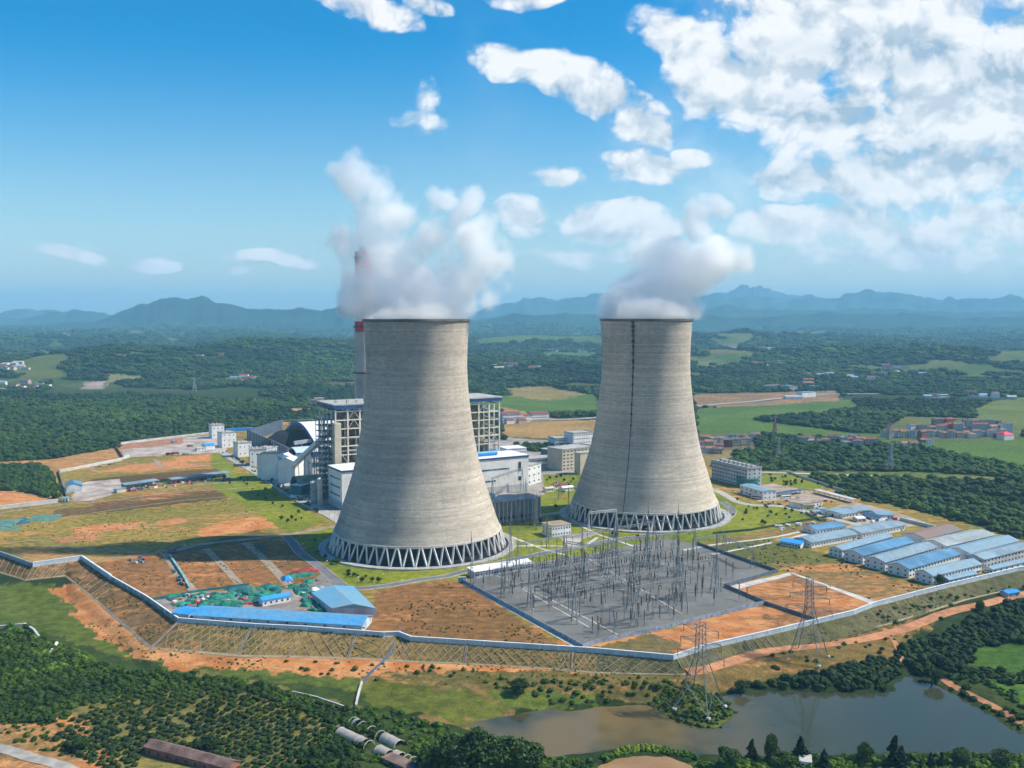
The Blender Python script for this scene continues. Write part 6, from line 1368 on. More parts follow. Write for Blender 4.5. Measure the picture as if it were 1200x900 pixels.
# ---------- villages ----------
WC = [(WHITE,'white'),(PINKW,'pink'),(GREYW,'grey'),(BRICK,'red brick'),(BEIGE,'beige'),(pm('cream_wall', (.6,.52,.4), .8),'cream')]
RC = [(RROOF,'red'),(OLDR,'brown'),(ROOFG,'flat grey'),(pm('terracotta', (.36,.17,.10), .85),'orange')]
def village(pts, grp, where, wd=(7.5,13), dp=(7,10), fl=(2,3), seed=1, windows=True, fix=None):
    r = random.Random(seed); c = {}
    for i, q in enumerate(pts):
        px, py = q[:2]; p = GT(px, py); W_ = q[2] if len(q) > 2 else r.uniform(*wd); f = q[3] if len(q) > 3 else r.randint(*fl)
        wi = q[4] if len(q) > 4 else r.choice([0,0,1,2,2,3,4,5]); ri = q[5] if len(q) > 5 else r.choice([0,1,1,2,3,1])
        h = f*3.1+.4; a = r.uniform(-.35,.5); wm__, wn_ = WC[wi]; rm_, rn_ = RC[ri]
        key = (f, wn_, rn_); lb = '%s %s storey house with %s roof %s' % (wn_, ['','one','two','three','four','five'][f], rn_, where)
        d = Vector((math.cos(a), math.sin(a)))*W_; flat = ri == 2
        building('village_house', lb, 'house', (p[0]-d.x/2, p[1]-d.y/2), (p[0]+d.x/2, p[1]+d.y/2), r.uniform(*dp), h, wm__, rm_, rtype='flat' if flat else r.choice(['gable','gable','hip']), rise=2.2, z=p[2]-.3,
                 win=(f, max(2, int(W_/3)), 1.3, 1.3) if windows else None, group=lb, over=.5, parapet=.8 if flat else 0)
# row of houses just right of the right tower
village([(821,524),(826,520),(831,526),(837,522),(843,527),(848,519),(853,524),(858,518),(864,523),(870,518),(875,522),(882,517),(886,514,14,2),(833,531),(841,532),(825,531)], 'a', 'beside the right cooling tower', seed=2)
village([(941,521,14,3,2,1),(951,520.5,11,3,0,0),(977,519,15,3,0,0),(962,522),(968,521),(985,519),(990,521),(996,520),(1002,519),(1008,522),(1014,520),(1020,523),(1025,519),(994,524),(1006,525)], 'b', 'at the edge of the dark wood', seed=3)
vp = []
r5 = random.Random(11)
for k in range(26): vp.append((1036+k*5.7+r5.uniform(-1.5,1.5), 512.5+r5.uniform(-1.5,1.5)))
for k in range(17): vp.append((1070+k*6.4+r5.uniform(-1.5,1.5), 506+r5.uniform(-1.5,1.5)))
for k in range(9): vp.append((1122+k*6+r5.uniform(-1.5,1.5), 500.5+r5.uniform(-1,1)))
village(vp, 'c', 'in the long village on the right', seed=4)
village([(1102,498,20,3,1,1),(1115,498,20,3,3,0),(1124,500,14,2,2,1),(1143,505,18,5,2,1),(1154,505,15,5,2,2),(1149,507,22,4,2,0),(1124,508,10,4,2,2),(1181,507,14,4,0,2)], 'd', 'standing tall inside the village', seed=5)
building('village_house', 'white house with a crimson hipped roof at the village end', 'house', G(1177,516), G(1188,515), 12, 7, WHITE, REDC, rtype='hip', rise=4, win=(2,4,1.3,1.3))
t = empty('village_tower', (*G(1042.5,515), 0), .2, 'narrow pinkish brick tower at the near end of the village', 'tower'); MB().box(-2.5,-2.5,0,2.5,2.5,22).build('shaft', PINKW, t); MB().box(-3.2,-3.2,22.003,3.2,3.2,23).build('cap', OLDR, t)
village([(1064,522,16,1,0,3),(1072,522,14,1,2,1),(1084,521),(1090,521)], 'e', 'in the field before the village', seed=6, fl=(1,2))
# buildings by the far road
village([(903,457,30,3,2,2),(912,456,34,3,2,1),(922,457,28,3,2,2),(930,458,22,3,2,1),(948,453,26,3,5,3),(954,456,22,2,2,2),(941,456,24,2,3,0)], 'f', 'in the far blocks beyond the pale road', seed=7, dp=(18,24), windows=False)
building('petrol_station', 'white low building with blue canopy beside the far pale road', 'station', GT(921,468)[:2], GT(941,468)[:2], 16, 6, WHITE, WHITE, z=GT(930,468)[2]); building('petrol_station', 'blue topped pavilion beside the far pale road', 'station', GT(940,466)[:2], GT(956,465)[:2], 16, 11, WHITE, BLUE, z=GT(948,466)[2], rtype='flat')
# distant hamlets: few pixels each
def hamlet(cx_, cy_, rx, ry, n, seed, where, size=(14,26)):
    r = random.Random(seed)
    for k in range(int(n*1.5)):
        px, py = cx_+r.gauss(0, rx*.5), cy_+r.gauss(0, ry*.45); p = GT(px, py)
        wm__, wn_ = r.choice([(WHITE,'white'),(WHITE,'white'),(PINKW,'pink'),(GREYW,'grey'),(BEIGE,'beige')]); rm_, rn_ = r.choice([(RROOF,'red'),(OLDR,'brown'),(ROOFG,'grey'),(LBLUE,'blue')])
        W_ = r.uniform(*size)*1.25; lb = 'tiny %s house, %s roof, %s' % (wn_, rn_, where)
        building('far_house', lb, 'house', (p[0]-W_/2, p[1]), (p[0]+W_/2, p[1]+r.uniform(-5,5)), r.uniform(10,16), r.uniform(6,13), wm__, rm_, rtype=r.choice(['flat','gable']), rise=3, z=p[2]-1, group=lb)
for a in [(72,395,30,3,14,1,'hamlet below the smaller hills',(22,45)),(128,396,40,4,26,2,'red roofed hamlet below the pointed mountain',(22,45)),(270,399,30,3,18,3,'hamlet at the foot of the mountain',(20,40)),(308,413,26,2,10,4,'hamlet on the wooded ridge',(16,30)),
          (110,416,30,3,9,5,'hamlet among small fields',(16,30)),(10,432,22,4,8,6,'hamlet at the left picture edge',(14,26)),(280,447,24,4,12,7,'hamlet in the shade of the wooded hill',(12,22)),(230,418,12,2,3,8,'clearing on the hill',(16,24)),
          (865,410,60,2,30,9,'long far row beyond the right tower',(18,34)),(890,392,20,2,7,10,'hamlet below the far hills',(26,44)),(640,393,26,2,8,11,'hamlet between the towers, far off',(24,44)),(660,412,20,3,6,12,'hamlet in the fields between the towers',(16,26)),(970,443,8,2,4,13,'red roofed hamlet near the far road',(14,22)),
          (905,428,20,4,6,14,'scattered houses in the right valley',(14,22)),(1030,440,70,14,12,15,'scattered farmhouses in the wooded valley',(13,20)),(820,398,8,2,4,16,'hamlet just right of the tower rim',(20,34)),(585,430,30,6,7,17,'scattered houses between the towers',(13,22)),(370,474,14,2,5,18,'clearing left of the boiler house',(10,16)),(1120,470,60,6,8,19,'clearings above the long village',(10,15)),(20,455,40,6,8,20,'scattered farms on the left',(12,18))]:
    hamlet(*a)
# ---------- foliage ----------
def leafmat(name, lo, hi, inst=True):
    m = bpy.data.materials.new(name); nt = NT(m); out = N(nt, 'ShaderNodeOutputMaterial'); b = N(nt, 'ShaderNodeBsdfPrincipled')
    b.inputs['Roughness'].default_value = .75; b.inputs['Specular IOR Level'].default_value = .15
    p = POS(nt); n1 = NOISE(nt, p, .035, 4, .6); n2 = NOISE(nt, p, .9, 2, .6)
    c = MIX(nt, SS(nt, n1, .32, .68), lo, hi)
    c = MIX(nt, 1.0, c, MIX(nt, n2, (.6,.66,.6), (1.42,1.32,1.3)), 'MULTIPLY')
    if inst:
        a = N(nt, 'ShaderNodeAttribute'); a.attribute_type = 'INSTANCER'; a.attribute_name = 'tint'; c = MIX(nt, 1.0, c, a.outputs['Color'], 'MULTIPLY')
    else:
        oi = N(nt, 'ShaderNodeObjectInfo'); c = MIX(nt, 1.0, c, MIX(nt, oi.outputs['Random'], (.7,.75,.7), (1.35,1.3,1.2)), 'MULTIPLY')
    L(nt, c, b.inputs['Base Color']); L(nt, b.outputs[0], out.inputs['Surface']); return m
def ico(sub):
    bm = bmesh.new(); bmesh.ops.create_icosphere(bm, subdivisions=sub, radius=1); v = np.array([x.co[:] for x in bm.verts]); f = np.array([[q.index for q in x.verts] for x in bm.faces]); bm.free(); return v, f
def crown_mesh(name, seed, mat, lobes=7, sub=1, leaves=90, flat=.8, spread=.55, trunk=None):
    r = np.random.default_rng(seed); V = []; Fc = []; n = 0; v0, f0 = ico(sub)
    for k in range(lobes):
        a = 2*PI*k/lobes+r.uniform(-.4,.4); d = spread*(.35+.65*r.random()) if k else 0; s = r.uniform(.36,.56) if k else .62
        v = v0*(1+r.uniform(-.24,.24,(len(v0),1)))*s*np.array([1,1,flat])+np.array([d*math.cos(a), d*math.sin(a), .55+r.uniform(-.22,.32)*(1-d)])
        V.append(v); Fc.append(f0+n); n += len(v)
    if leaves:
        d = r.normal(size=(leaves,3)); d /= np.linalg.norm(d, axis=1)[:,None]; d[:,2] = np.abs(d[:,2])*.9-.15
        c = d*r.uniform(.62,1.02,(leaves,1))*np.array([.9,.9,.75])+np.array([0,0,.55]); e1 = r.normal(size=(leaves,3))*.11; e2 = r.normal(size=(leaves,3))*.11
        v = np.stack([c-e1, c+e2, c+e1], 1).reshape(-1,3); V.append(v); Fc.append(np.arange(leaves*3).reshape(-1,3)+n)
    V = np.concatenate(V); Fc = np.concatenate(Fc); return np_mesh(name, V, Fc, mat)
def conifer_mesh(name, seed, mat, tiers=9, slim=.30):
    r = np.random.default_rng(seed); V = []; Fc = []; n = 0
    for k in range(tiers):
        z = .08+.86*k/tiers; rad = slim*(1-k/tiers)**.8*(1+r.uniform(-.15,.15))+.02; m = 11
        for j in range(m):
            a = 2*PI*j/m+r.uniform(-.25,.25); w = .26; rr_ = rad*r.uniform(.65,1.25); h = .17*(1-.5*k/tiers)
            V += [(0,0,z+h), (rr_*math.cos(a-w), rr_*math.sin(a-w), z-.01), (rr_*1.15*math.cos(a), rr_*1.15*math.sin(a), z-.05*r.random()), (rr_*math.cos(a+w), rr_*math.sin(a+w), z)]
            Fc += [(n, n+1, n+2), (n, n+2, n+3)]; n += 4
    return np_mesh(name, np.array(V), np.array(Fc), mat)
def gn_scatter(name, label, pts, scl, tint, crowns, kind='stuff', cat=None, squash=None):
    """pts (n,3); one object; the crowns are instanced on its points"""
    n = len(pts); me = bpy.data.meshes.new(name); me.vertices.add(n); me.vertices.foreach_set('co', np.asarray(pts, np.float32).ravel())
    r = np.random.default_rng(n)
    a = me.attributes.new('scl', 'FLOAT_VECTOR', 'POINT'); a.data.foreach_set('vector', np.asarray(scl, np.float32).ravel())
    a = me.attributes.new('rot', 'FLOAT', 'POINT'); a.data.foreach_set('value', r.uniform(0, 6.28, n).astype(np.float32))
    a = me.attributes.new('var', 'INT', 'POINT'); a.data.foreach_set('value', r.integers(0, len(crowns), n).astype(np.int32))
    a = me.attributes.new('tint', 'FLOAT_COLOR', 'POINT'); a.data.foreach_set('color', np.concatenate([tint, np.ones((n,1))], 1).astype(np.float32).ravel())
    me.update(); o = link(name, me); tag(o, label, cat, kind=kind)
    ng = bpy.data.node_groups.new(name+'_nodes', 'GeometryNodeTree'); ng.interface.new_socket('Geometry', in_out='INPUT', socket_type='NodeSocketGeometry'); ng.interface.new_socket('Geometry', in_out='OUTPUT', socket_type='NodeSocketGeometry')
    gi = ng.nodes.new('NodeGroupInput'); gout = ng.nodes.new('NodeGroupOutput')
    jn = ng.nodes.new('GeometryNodeJoinGeometry')
    def attr(nm, dt):
        x = ng.nodes.new('GeometryNodeInputNamedAttribute'); x.data_type = dt; x.inputs['Name'].default_value = nm; return x.outputs['Attribute']
    av, ar, as_ = attr('var', 'INT'), attr('rot', 'FLOAT'), attr('scl', 'FLOAT_VECTOR'); cx_ = ng.nodes.new('ShaderNodeCombineXYZ'); ng.links.new(ar, cx_.inputs[2])
    for k, c in enumerate(crowns):
        oi = ng.nodes.new('GeometryNodeObjectInfo'); oi.inputs['Object'].default_value = c; oi.inputs['As Instance'].default_value = True
        cmp = ng.nodes.new('FunctionNodeCompare'); cmp.data_type = 'INT'; cmp.operation = 'EQUAL'; ng.links.new(av, cmp.inputs[2]); cmp.inputs[3].default_value = k
        ip = ng.nodes.new('GeometryNodeInstanceOnPoints'); ng.links.new(gi.outputs[0], ip.inputs['Points']); ng.links.new(cmp.outputs[0], ip.inputs['Selection']); ng.links.new(oi.outputs['Geometry'], ip.inputs['Instance'])
        ng.links.new(cx_.outputs[0], ip.inputs['Rotation']); ng.links.new(as_, ip.inputs['Scale']); ng.links.new(ip.outputs[0], jn.inputs[0])
    ng.links.new(jn.outputs[0], gout.inputs[0]); md = o.modifiers.new('scatter', 'NODES'); md.node_group = ng; return o
LF = leafmat('forest_leaves', (.013,.038,.009), (.040,.080,.014)); LS = leafmat('shrub_leaves', (.018,.048,.007), (.058,.105,.012)); LC = leafmat('conifer_needles', (.012,.030,.014), (.025,.055,.022))
def proto_obj(me): return bpy.data.objects.new(me.name, me)      # used only through the scatter nodes, not linked
CRN = [proto_obj(crown_mesh('crown', k, LF, lobes=7, sub=1, leaves=70)) for k in range(5)]
CRF = [proto_obj(crown_mesh('far_crown', 20+k, LF, lobes=8, sub=1, leaves=30, flat=.6, spread=.75)) for k in range(4)]
BSH = [proto_obj(crown_mesh('bush', 40+k, LS, lobes=6, sub=1, leaves=110, flat=.75, spread=.6)) for k in range(5)]
blocked = [z for z in ZW if z[3] and z[5] < 2]
def free(x, y, kind=1):
    ok = np.ones(x.shape, bool)
    for P, c, b, k, j, r in blocked:
        a = np.array(P); s = np.where((x > a[:,0].min()-2) & (x < a[:,0].max()+2) & (y > a[:,1].min()-2) & (y < a[:,1].max()+2))[0]
        if len(s): ok[s[inpoly(x[s], y[s], P)]] = False
    return ok
# --- the wooded valley beyond the plant ---
def valley():
    X, Y, S = [], [], []; y = 640.; r = np.random.default_rng(3)
    while y < 9500:
        s = max(6.2, y*.0052); w = 1.30*y; n = int(w/s); jit = r.uniform(-.5,.5,(2,n)); x = (np.arange(n)+.5)*s-w/2+jit[0]*s
        X.append(x); Y.append(y+jit[1]*s); S.append(np.full(n, s)); y += s*(1.0 if y < 2500 else 1.5)
    X = np.concatenate(X); Y = np.concatenate(Y); S = np.concatenate(S)
    ok = (Y > Yf(X/Y)+4) & (np.abs(X/Y) < .62)
    X, Y, S = X[ok], Y[ok], S[ok]; ok = free(X, Y); X, Y, S = X[ok], Y[ok], S[ok]
    cl = clearing(X, Y); keep = (cl < .58) | (Y < 1900); thin = r.random(len(X)) < np.where(fbm(X/60, Y/60, 3, 77) > .58, .5, .95)
    keep &= thin; X, Y, S = X[keep], Y[keep], S[keep]
    return X, Y, S
X, Y, S = valley(); print('valley trees', len(X))
LANE = [GT(*p)[:2] for p in [(868,553),(960,556),(1020,558),(1075,561)]]; ok = distpoly(X, Y, LANE, False) > 8; X, Y, S = X[ok], Y[ok], S[ok]
FR = [GT(*p)[:2] for p in [(600,494),(700,490),(812,477),(880,471),(960,463),(1030,462)]]; ok = distpoly(X, Y, FR, False) > 20; X, Y, S = X[ok], Y[ok], S[ok]
Z = terr(X, Y); r = RNG; g = fbm(X/200, Y/200, 3, 91)
sz = S*(.5+.62*r.random(len(X))**1.6+.16*(fbm(X/45, Y/45, 3, 61)-.5)*2); SC = np.stack([sz, sz, sz*r.uniform(.65,1.15,len(X))], -1)
g = np.clip((g-.5)*2.4+.5+(fbm(X/40, Y/40, 3, 95)-.5)*.8, 0, 1.3); T = np.stack([.48+1.15*g+r.uniform(-.2,.2,len(X)), .58+.85*g+r.uniform(-.17,.17,len(X)), .62+.5*g+r.uniform(-.1,.1,len(X))], -1)
nearv = Y < 1700
gn_scatter('forest', 'dense dark green woods around the power station', np.stack([X,Y,Z-.5], -1)[nearv], SC[nearv], T[nearv], CRN)
gn_scatter('forest', 'far green woods of the wide valley', np.stack([X,Y,Z-.8], -1)[~nearv], SC[~nearv], T[~nearv], CRF)
# small wood at the left
def poly_scatter(P, zref, spacing, jitter=.45, world=False, rot=0.0, seed=1):
    W_ = np.array(P if world else [G(*p, zref) for p in P]); r = np.random.default_rng(seed); c, s = math.cos(rot), math.sin(rot)
    R = W_@np.array([[c,-s],[s,c]]); x0, y0 = R.min(0); x1, y1 = R.max(0)
    gx, gy = np.meshgrid(np.arange(x0, x1, spacing), np.arange(y0, y1, spacing)); gx = gx.ravel()+r.uniform(-jitter,jitter,gx.size)*spacing; gy = gy.ravel()+r.uniform(-jitter,jitter,gy.size)*spacing
    Q = np.stack([gx, gy], -1)@np.array([[c,s],[-s,c]]); k = inpoly(Q[:,0]+(vnoise(Q[:,0]/6,Q[:,1]/6,5)-.5)*spacing*2, Q[:,1], W_); return Q[k]
def bushes(name, label, P, zref, spacing, size, tint=(1,1,1), crowns=None, thin=1.0, hs=(.7,1.2), seed=1, avoid=None, noise=None):
    Q = poly_scatter(P, zref, spacing, seed=seed); r = np.random.default_rng(seed+5); k = r.random(len(Q)) < thin
    if noise: k &= fbm(Q[:,0]/noise[0], Q[:,1]/noise[0], 3, seed+9) > noise[1]
    Q = Q[k]
    if avoid is not None:
        for (Pa, dmin, closed) in avoid:
            Q = Q[distpoly(Q[:,0], Q[:,1], Pa, closed) > dmin]
            if closed: Q = Q[~inpoly(Q[:,0], Q[:,1], Pa)]
    n = len(Q); s = size*r.uniform(.6,1.25,n); z = terr(Q[:,0], Q[:,1]) if zref < 0 or zref > .4 else np.zeros(n)
    t = np.array(tint)[None,:]*(.78+.5*r.random((n,1)))*(1+.16*(r.random((n,3))-.5))
    return gn_scatter(name, label, np.stack([Q[:,0],Q[:,1],z-.25*s], -1), np.stack([s,s,s*r.uniform(*hs,n)], -1), t, crowns or BSH)
bushes('small_wood', 'small dark wood on the red soil at the left edge', [(-80,552),(0,548),(40,544),(60,553),(68,586),(48,580),(30,577),(0,573),(-80,570)], .5, 5.2, 4.6, (.95,.95,.8), CRN, hs=(.9,1.3))
bushes('woods', 'dark tree belt beside the dormitories and offices', [(600,521),(640,522),(668,520),(668,527),(630,530),(604,525)], 0, 5, 4.2, (.9,.9,.9), CRN, .8, (1,1.5))
PO = [(POND, 1.0, True), (POND2, 1.0, True)]
ORD = [G(*p, ZS) for p in [(806,796),(835,789),(900,770),(960,762),(1010,754),(1060,741),(1110,722),(1150,712),(1210,698)]]; OP2 = [G(*p, ZS) for p in [(1098,788),(1115,800),(1140,812),(1170,828),(1200,846),(1240,868)]]; RDL = [G(*p, ZS) for p in [(-120,850),(-40,868),(20,884),(75,903),(150,935)]]
AV = PO+[(ORD, 4.5, False), (OP2, 3, False), (RDL, 6, False)]
bushes('undergrowth', 'dark shrub thicket on the slope below the meadow at the left', [(-80,742),(20,742),(60,752),(85,772),(130,782),(200,792),(255,796),(330,812),(400,832),(440,848),(470,870),(430,866),(380,845),(320,822),(250,806),(150,815),(90,830),(60,850),(-80,850)], ZS, 3.0, 2.3, (.72,.75,.7), None, .97, seed=2, avoid=AV)
bushes('undergrowth', 'bright green scrub at the top left of the thicket', [(-60,738),(30,736),(60,750),(120,775),(90,795),(30,790),(-60,775)], ZS, 4.2, 2.2, (1.6,1.6,1.2), None, .7, seed=3, avoid=AV)
bushes('undergrowth', 'loose green scrub round the polytunnels', [(400,830),(450,832),(500,850),(560,862),(600,900),(500,905),(380,900),(360,870),(400,850)], ZS, 3.2, 1.9, (1.0,1.1,.9), None, .6, seed=4, avoid=AV+[([GT(399,860)[:2],GT(414,848)[:2],GT(468,874)[:2],GT(495,895)[:2],GT(470,905)[:2],GT(456,888)[:2]], 1, True)])
bushes('woods', 'dark woods on the right bank of the pond', [(1056,775),(1062,762),(1100,745),(1150,722),(1178,712),(1300,700),(1300,760),(1200,756),(1130,760),(1140,775),(1120,790),(1095,785),(1080,790)], ZS, 4.0, 3.3, (.55,.62,.68), CRN, .97, (.9,1.4), seed=5, avoid=AV)
bushes('woods', 'dark shore trees between the near pylon and the pond bay', [(850,812),(880,800),(940,792),(980,785),(1010,776),(1055,776),(1060,784),(1046,792),(1040,806),(1000,811),(940,810),(880,812)], ZS, 3.6, 2.9, (.6,.66,.7), CRN, .96, (.9,1.3), seed=6, avoid=AV)
bushes('undergrowth', 'green scrub on the dam between path and pond', [(1085,786),(1100,786),(1140,808),(1200,842),(1250,868),(1250,885),(1190,858),(1130,822)], ZS, 2.6, 2.0, (.7,.78,.65), None, .9, seed=7, avoid=PO+[(OP2, 1.8, False)])
bushes('undergrowth', 'scrub along the field edge on the far right', [(1120,790),(1160,800),(1200,806),(1260,812),(1260,800),(1190,790),(1140,782)], ZS, 3.4, 2.4, (.6,.7,.65), None, .9, seed=8, avoid=AV)
bushes('undergrowth', 'scrub between the dam path and the second field', [(1120,800),(1160,806),(1200,836),(1260,860),(1260,850),(1215,832),(1165,804),(1130,794)], ZS, 3.0, 2.0, (.9,1.0,.8), None, .8, seed=18, avoid=AV)
bushes('undergrowth', 'low bushes along the inner shore left of the near pylon', [(560,806),(620,804),(700,806),(790,808),(795,822),(770,826),(720,824),(700,822),(640,822),(600,815)], ZS, 3.4, 1.8, (.95,.98,.85), None, .6, seed=9, avoid=AV)
bushes('undergrowth', 'green cover on the spit around the near pylon', [(765,826),(800,812),(845,812),(862,834),(842,854),(815,854),(790,842)], -11, 2.4, 1.3, (1.1,1.1,.9), None, .85, seed=10)
bushes('undergrowth', 'thin scrub on the red slope above the meadow', [(300,782),(430,785),(600,795),(790,803),(790,812),(600,812),(430,800),(300,792)], ZS, 6, 1.5, (1.1,1.1,.8), None, .4, seed=11, avoid=AV)
bushes('undergrowth', 'scattered bushes on the grassy bank below the pylon', [(860,785),(920,768),(1000,756),(1060,745),(1060,772),(1000,772),(900,790)], ZS, 5.5, 1.6, (.9,.95,.8), None, .35, seed=12, avoid=AV)
bushes('undergrowth', 'green growth on the embankment below the workers huts', [(1020,722),(1100,700),(1160,688),(1200,682),(1260,672),(1260,690),(1150,705),(1060,730)], -3, 4, 1.5, (1.1,1.2,.8), None, .5, seed=13, avoid=AV)
bushes('reeds', 'yellow green reed belt between the pond and the muddy pool', [(700,889),(735,876),(765,873),(800,879),(815,886),(820,893),(796,886),(760,880),(725,886),(704,896)], -11, 1.5, 1.15, (2.6,2.2,1.7), None, 1, (.9,1.6), seed=14)
bushes('undergrowth', 'green bushes along the near shore of the pond', [(580,895),(640,890),(700,886),(705,900),(700,930),(560,930)], ZS, 2.6, 1.8, (1.15,1.2,.9), None, .9, seed=15, avoid=PO)
bushes('undergrowth', 'green bushes along the bottom edge under the conifers', [(812,892),(860,888),(1000,884),(1200,884),(1300,886),(1300,940),(812,940)], ZS, 2.3, 1.9, (1.2,1.25,.85), None, .85, seed=16, avoid=PO)
bushes('undergrowth', 'dark bushes at the bottom among the orchard rows', [(380,870),(420,880),(420,930),(150,930),(200,900),(280,905),(330,905)], ZS, 3.2, 2.4, (.6,.66,.6), None, .8, seed=17, avoid=AV+[([GT(168,880)[:2],GT(270,900)[:2],GT(285,920)[:2],GT(200,915)[:2]], 2, True)])
bushes('undergrowth', 'scrub patches on the orange soil by the bottom road', [(-60,845),(60,836),(130,850),(150,900),(60,895),(0,880),(-60,868)], ZS, 3.4, 1.3, (1.2,1.3,.9), None, .5, seed=19, avoid=AV)
bushes('undergrowth', 'scrub tufts on the plots beside the switchyard', [(441,738),(470,700),(520,684),(545,690),(650,756),(480,748)], 0, 3.4, .7, (.8,.8,.6), None, .6, seed=20, noise=(14,.55))
bushes('undergrowth', 'dark verge growth along the foot of the boundary wall', [(226,733),(300,738),(360,741),(450,748),(450,750),(360,743),(300,740),(226,735)], -1, 2.0, .8, (.7,.8,.6), None, .7, seed=21)
bushes('scrub_woods', 'green scrub slope right of the halls', [(975,575),(1000,566),(1060,562),(1200,566),(1300,566),(1300,640),(1195,630),(1130,612),(1090,602),(1050,592),(1000,585)], .5, 4.6, 2.9, (1.15,1.15,.9), CRN, .85, (.7,1.1), seed=22, noise=(40,.36), avoid=[(PX([(905,634),(1000,614),(1010,606),(960,600),(995,588),(940,585),(970,580),(1050,600),(1085,612),(1060,625)],0), 1, True)])
bushes('undergrowth', 'grass tufts and weeds growing on the lattice slope', [(0,655),(39,668),(96,660),(130,684),(209,734),(300,740),(450,750),(655,766),(789,777),(900,748),(1025,714),(1115,692),(1115,705),(1000,742),(900,760),(800,788),(655,782),(450,772),(300,767),(177,757),(115,702),(77,672),(30,677),(0,665)], -2.7, 2.6, .55, (1.1,1.1,.7), None, .75, seed=41, noise=(12,.48))
bushes('undergrowth', 'weeds scattered over the orange shelf below the embankment', [(75,695),(110,712),(170,765),(300,775),(430,777),(600,786),(790,797),(790,805),(600,797),(430,790),(300,788),(180,778),(120,745),(80,712)], -6, 3.0, .7, (1.0,1.1,.7), None, .6, seed=42, noise=(16,.52), avoid=AV)
bushes('undergrowth', 'weeds and small bushes over the wide left field', [(150,560),(290,556),(340,606),(200,640),(60,645),(0,640),(0,610),(100,592),(300,575),(270,560)], 0, 5.5, .65, (1.2,1.3,.7), None, .6, seed=43, noise=(26,.52))
bushes('undergrowth', 'weeds on the soil plots behind the blue sheds', [(125,665),(190,652),(330,632),(400,690),(345,690),(232,692),(178,702)], 0, 4, .6, (1.0,1.0,.7), None, .6, seed=44, noise=(18,.53))
bushes('undergrowth', 'weeds on the rough ground between switchyard and huts', [(830,640),(900,632),(985,655),(1085,688),(1030,706),(925,672)], 0, 4.2, .8, (1.1,1.15,.7), None, .6, seed=45, noise=(18,.5))
# --- orchard: the nearest 300 trees are objects of their own ---
ORC = [(95,835),(150,812),(250,800),(330,815),(400,832),(425,852),(405,880),(360,895),(330,905),(280,900),(240,888),(170,880),(150,905),(90,905),(60,870),(70,850)]
Q = poly_scatter(ORC, ZS, 3.9, .16, rot=math.radians(-32), seed=31); Q = Q[np.random.default_rng(2).random(len(Q)) < .93]
lh = [GT(166,878)[:2], GT(275,898)[:2], GT(290,925)[:2], GT(190,915)[:2]]; Q = Q[~inpoly(Q[:,0], Q[:,1], lh)]; Q = Q[distpoly(Q[:,0], Q[:,1], RDL, False) > 7]
Q = Q[np.argsort(Q[:,1])]; print('orchard', len(Q)); Zq = terr(Q[:,0], Q[:,1])
OL = leafmat('orchard_leaves', (.014,.036,.012), (.028,.058,.016), inst=False); BARK = pm('bark', (.10,.07,.045), .9, .2, 2)
om = [crown_mesh('orchard_crown', 60+k, OL, lobes=8, sub=1, leaves=150, flat=.8, spread=.55) for k in range(4)]
LO = 'low round dark green orchard tree in the planted rows'
for i, (x, y) in enumerate(Q[:300]):
    s = rr.uniform(1.45, 2.15); o = link('orchard_tree', om[i % 4], None, (x, y, Zq[i]-.15*s), rr.uniform(0, 6)); o.scale = (s, s, s*.95); tag(o, LO, 'orchard tree', 'orchard trees in rows')
if len(Q) > 300:
    n = len(Q)-300; s = np.random.default_rng(4).uniform(1.45,2.15,n); OB = [proto_obj(crown_mesh('orchard_bush', 70+k, LS, lobes=8, sub=1, leaves=120)) for k in range(3)]
    gn_scatter('orchard_rows', 'the farther rows of the dark orchard', np.stack([Q[300:,0],Q[300:,1],Zq[300:]-.15*s],-1), np.stack([s,s,s*.95],-1), np.full((n,3), .62)*np.random.default_rng(5).uniform(.8,1.2,(n,1)), OB)
# --- single trees near the camera ---
TLm = leafmat('tree_leaves', (.020,.048,.012), (.045,.085,.02), inst=False); TCm = leafmat('tree_needles', (.010,.026,.012), (.022,.046,.018), inst=False)
def leafy(name, seed, mat, n=2600, kind='round'):
    """a crown of small leaf clumps through its volume"""
    r = np.random.default_rng(seed)
    if kind == 'cone':
        z = r.random(n)**1.5; a = r.uniform(0, 2*PI, n); tier = .78+.22*np.cos(z*PI*2*9); rad = .30*(1-z)**.75*tier*np.sqrt(r.uniform(.25, 1, n))+.01; rad = rad*(.55+.95*vnoise(a*1.6+seed, z*7, seed)); c = np.stack([rad*np.cos(a)+.02*np.sin(z*9+seed), rad*np.sin(a), .06+.94*z-.10*rad], -1); q = .055*(1-.55*z)
        e = r.normal(size=(n,3)); e[:,2] *= .5
    else:
        L_ = 11; lc = r.normal(size=(L_,3)); lc /= np.linalg.norm(lc, axis=1)[:,None]; lc = lc*r.uniform(.15,.34,(L_,1))*np.array([1,1,.8])+np.array([0,0,.62]); lr = r.uniform(.13,.24,L_); k = r.integers(0, L_, n)
        d = r.normal(size=(n,3)); d /= np.linalg.norm(d, axis=1)[:,None]; c = lc[k]+d*lr[k][:,None]*r.uniform(.6,1.05,(n,1)); q = np.full(n, .032); e = r.normal(size=(n,3))
    e /= np.linalg.norm(e, axis=1)[:,None]; f = r.normal(size=(n,3)); f -= (f*e).sum(1)[:,None]*e; f /= np.linalg.norm(f, axis=1)[:,None]
    q = np.asarray(q).reshape(-1,1)*r.uniform(.7,1.4,(n,1)); V = np.stack([c-e*q, c-f*q*.8, c+e*q, c+f*q*.8], 1).reshape(-1,3); return np_mesh(name, V, np.arange(4*n).reshape(-1,4), mat)
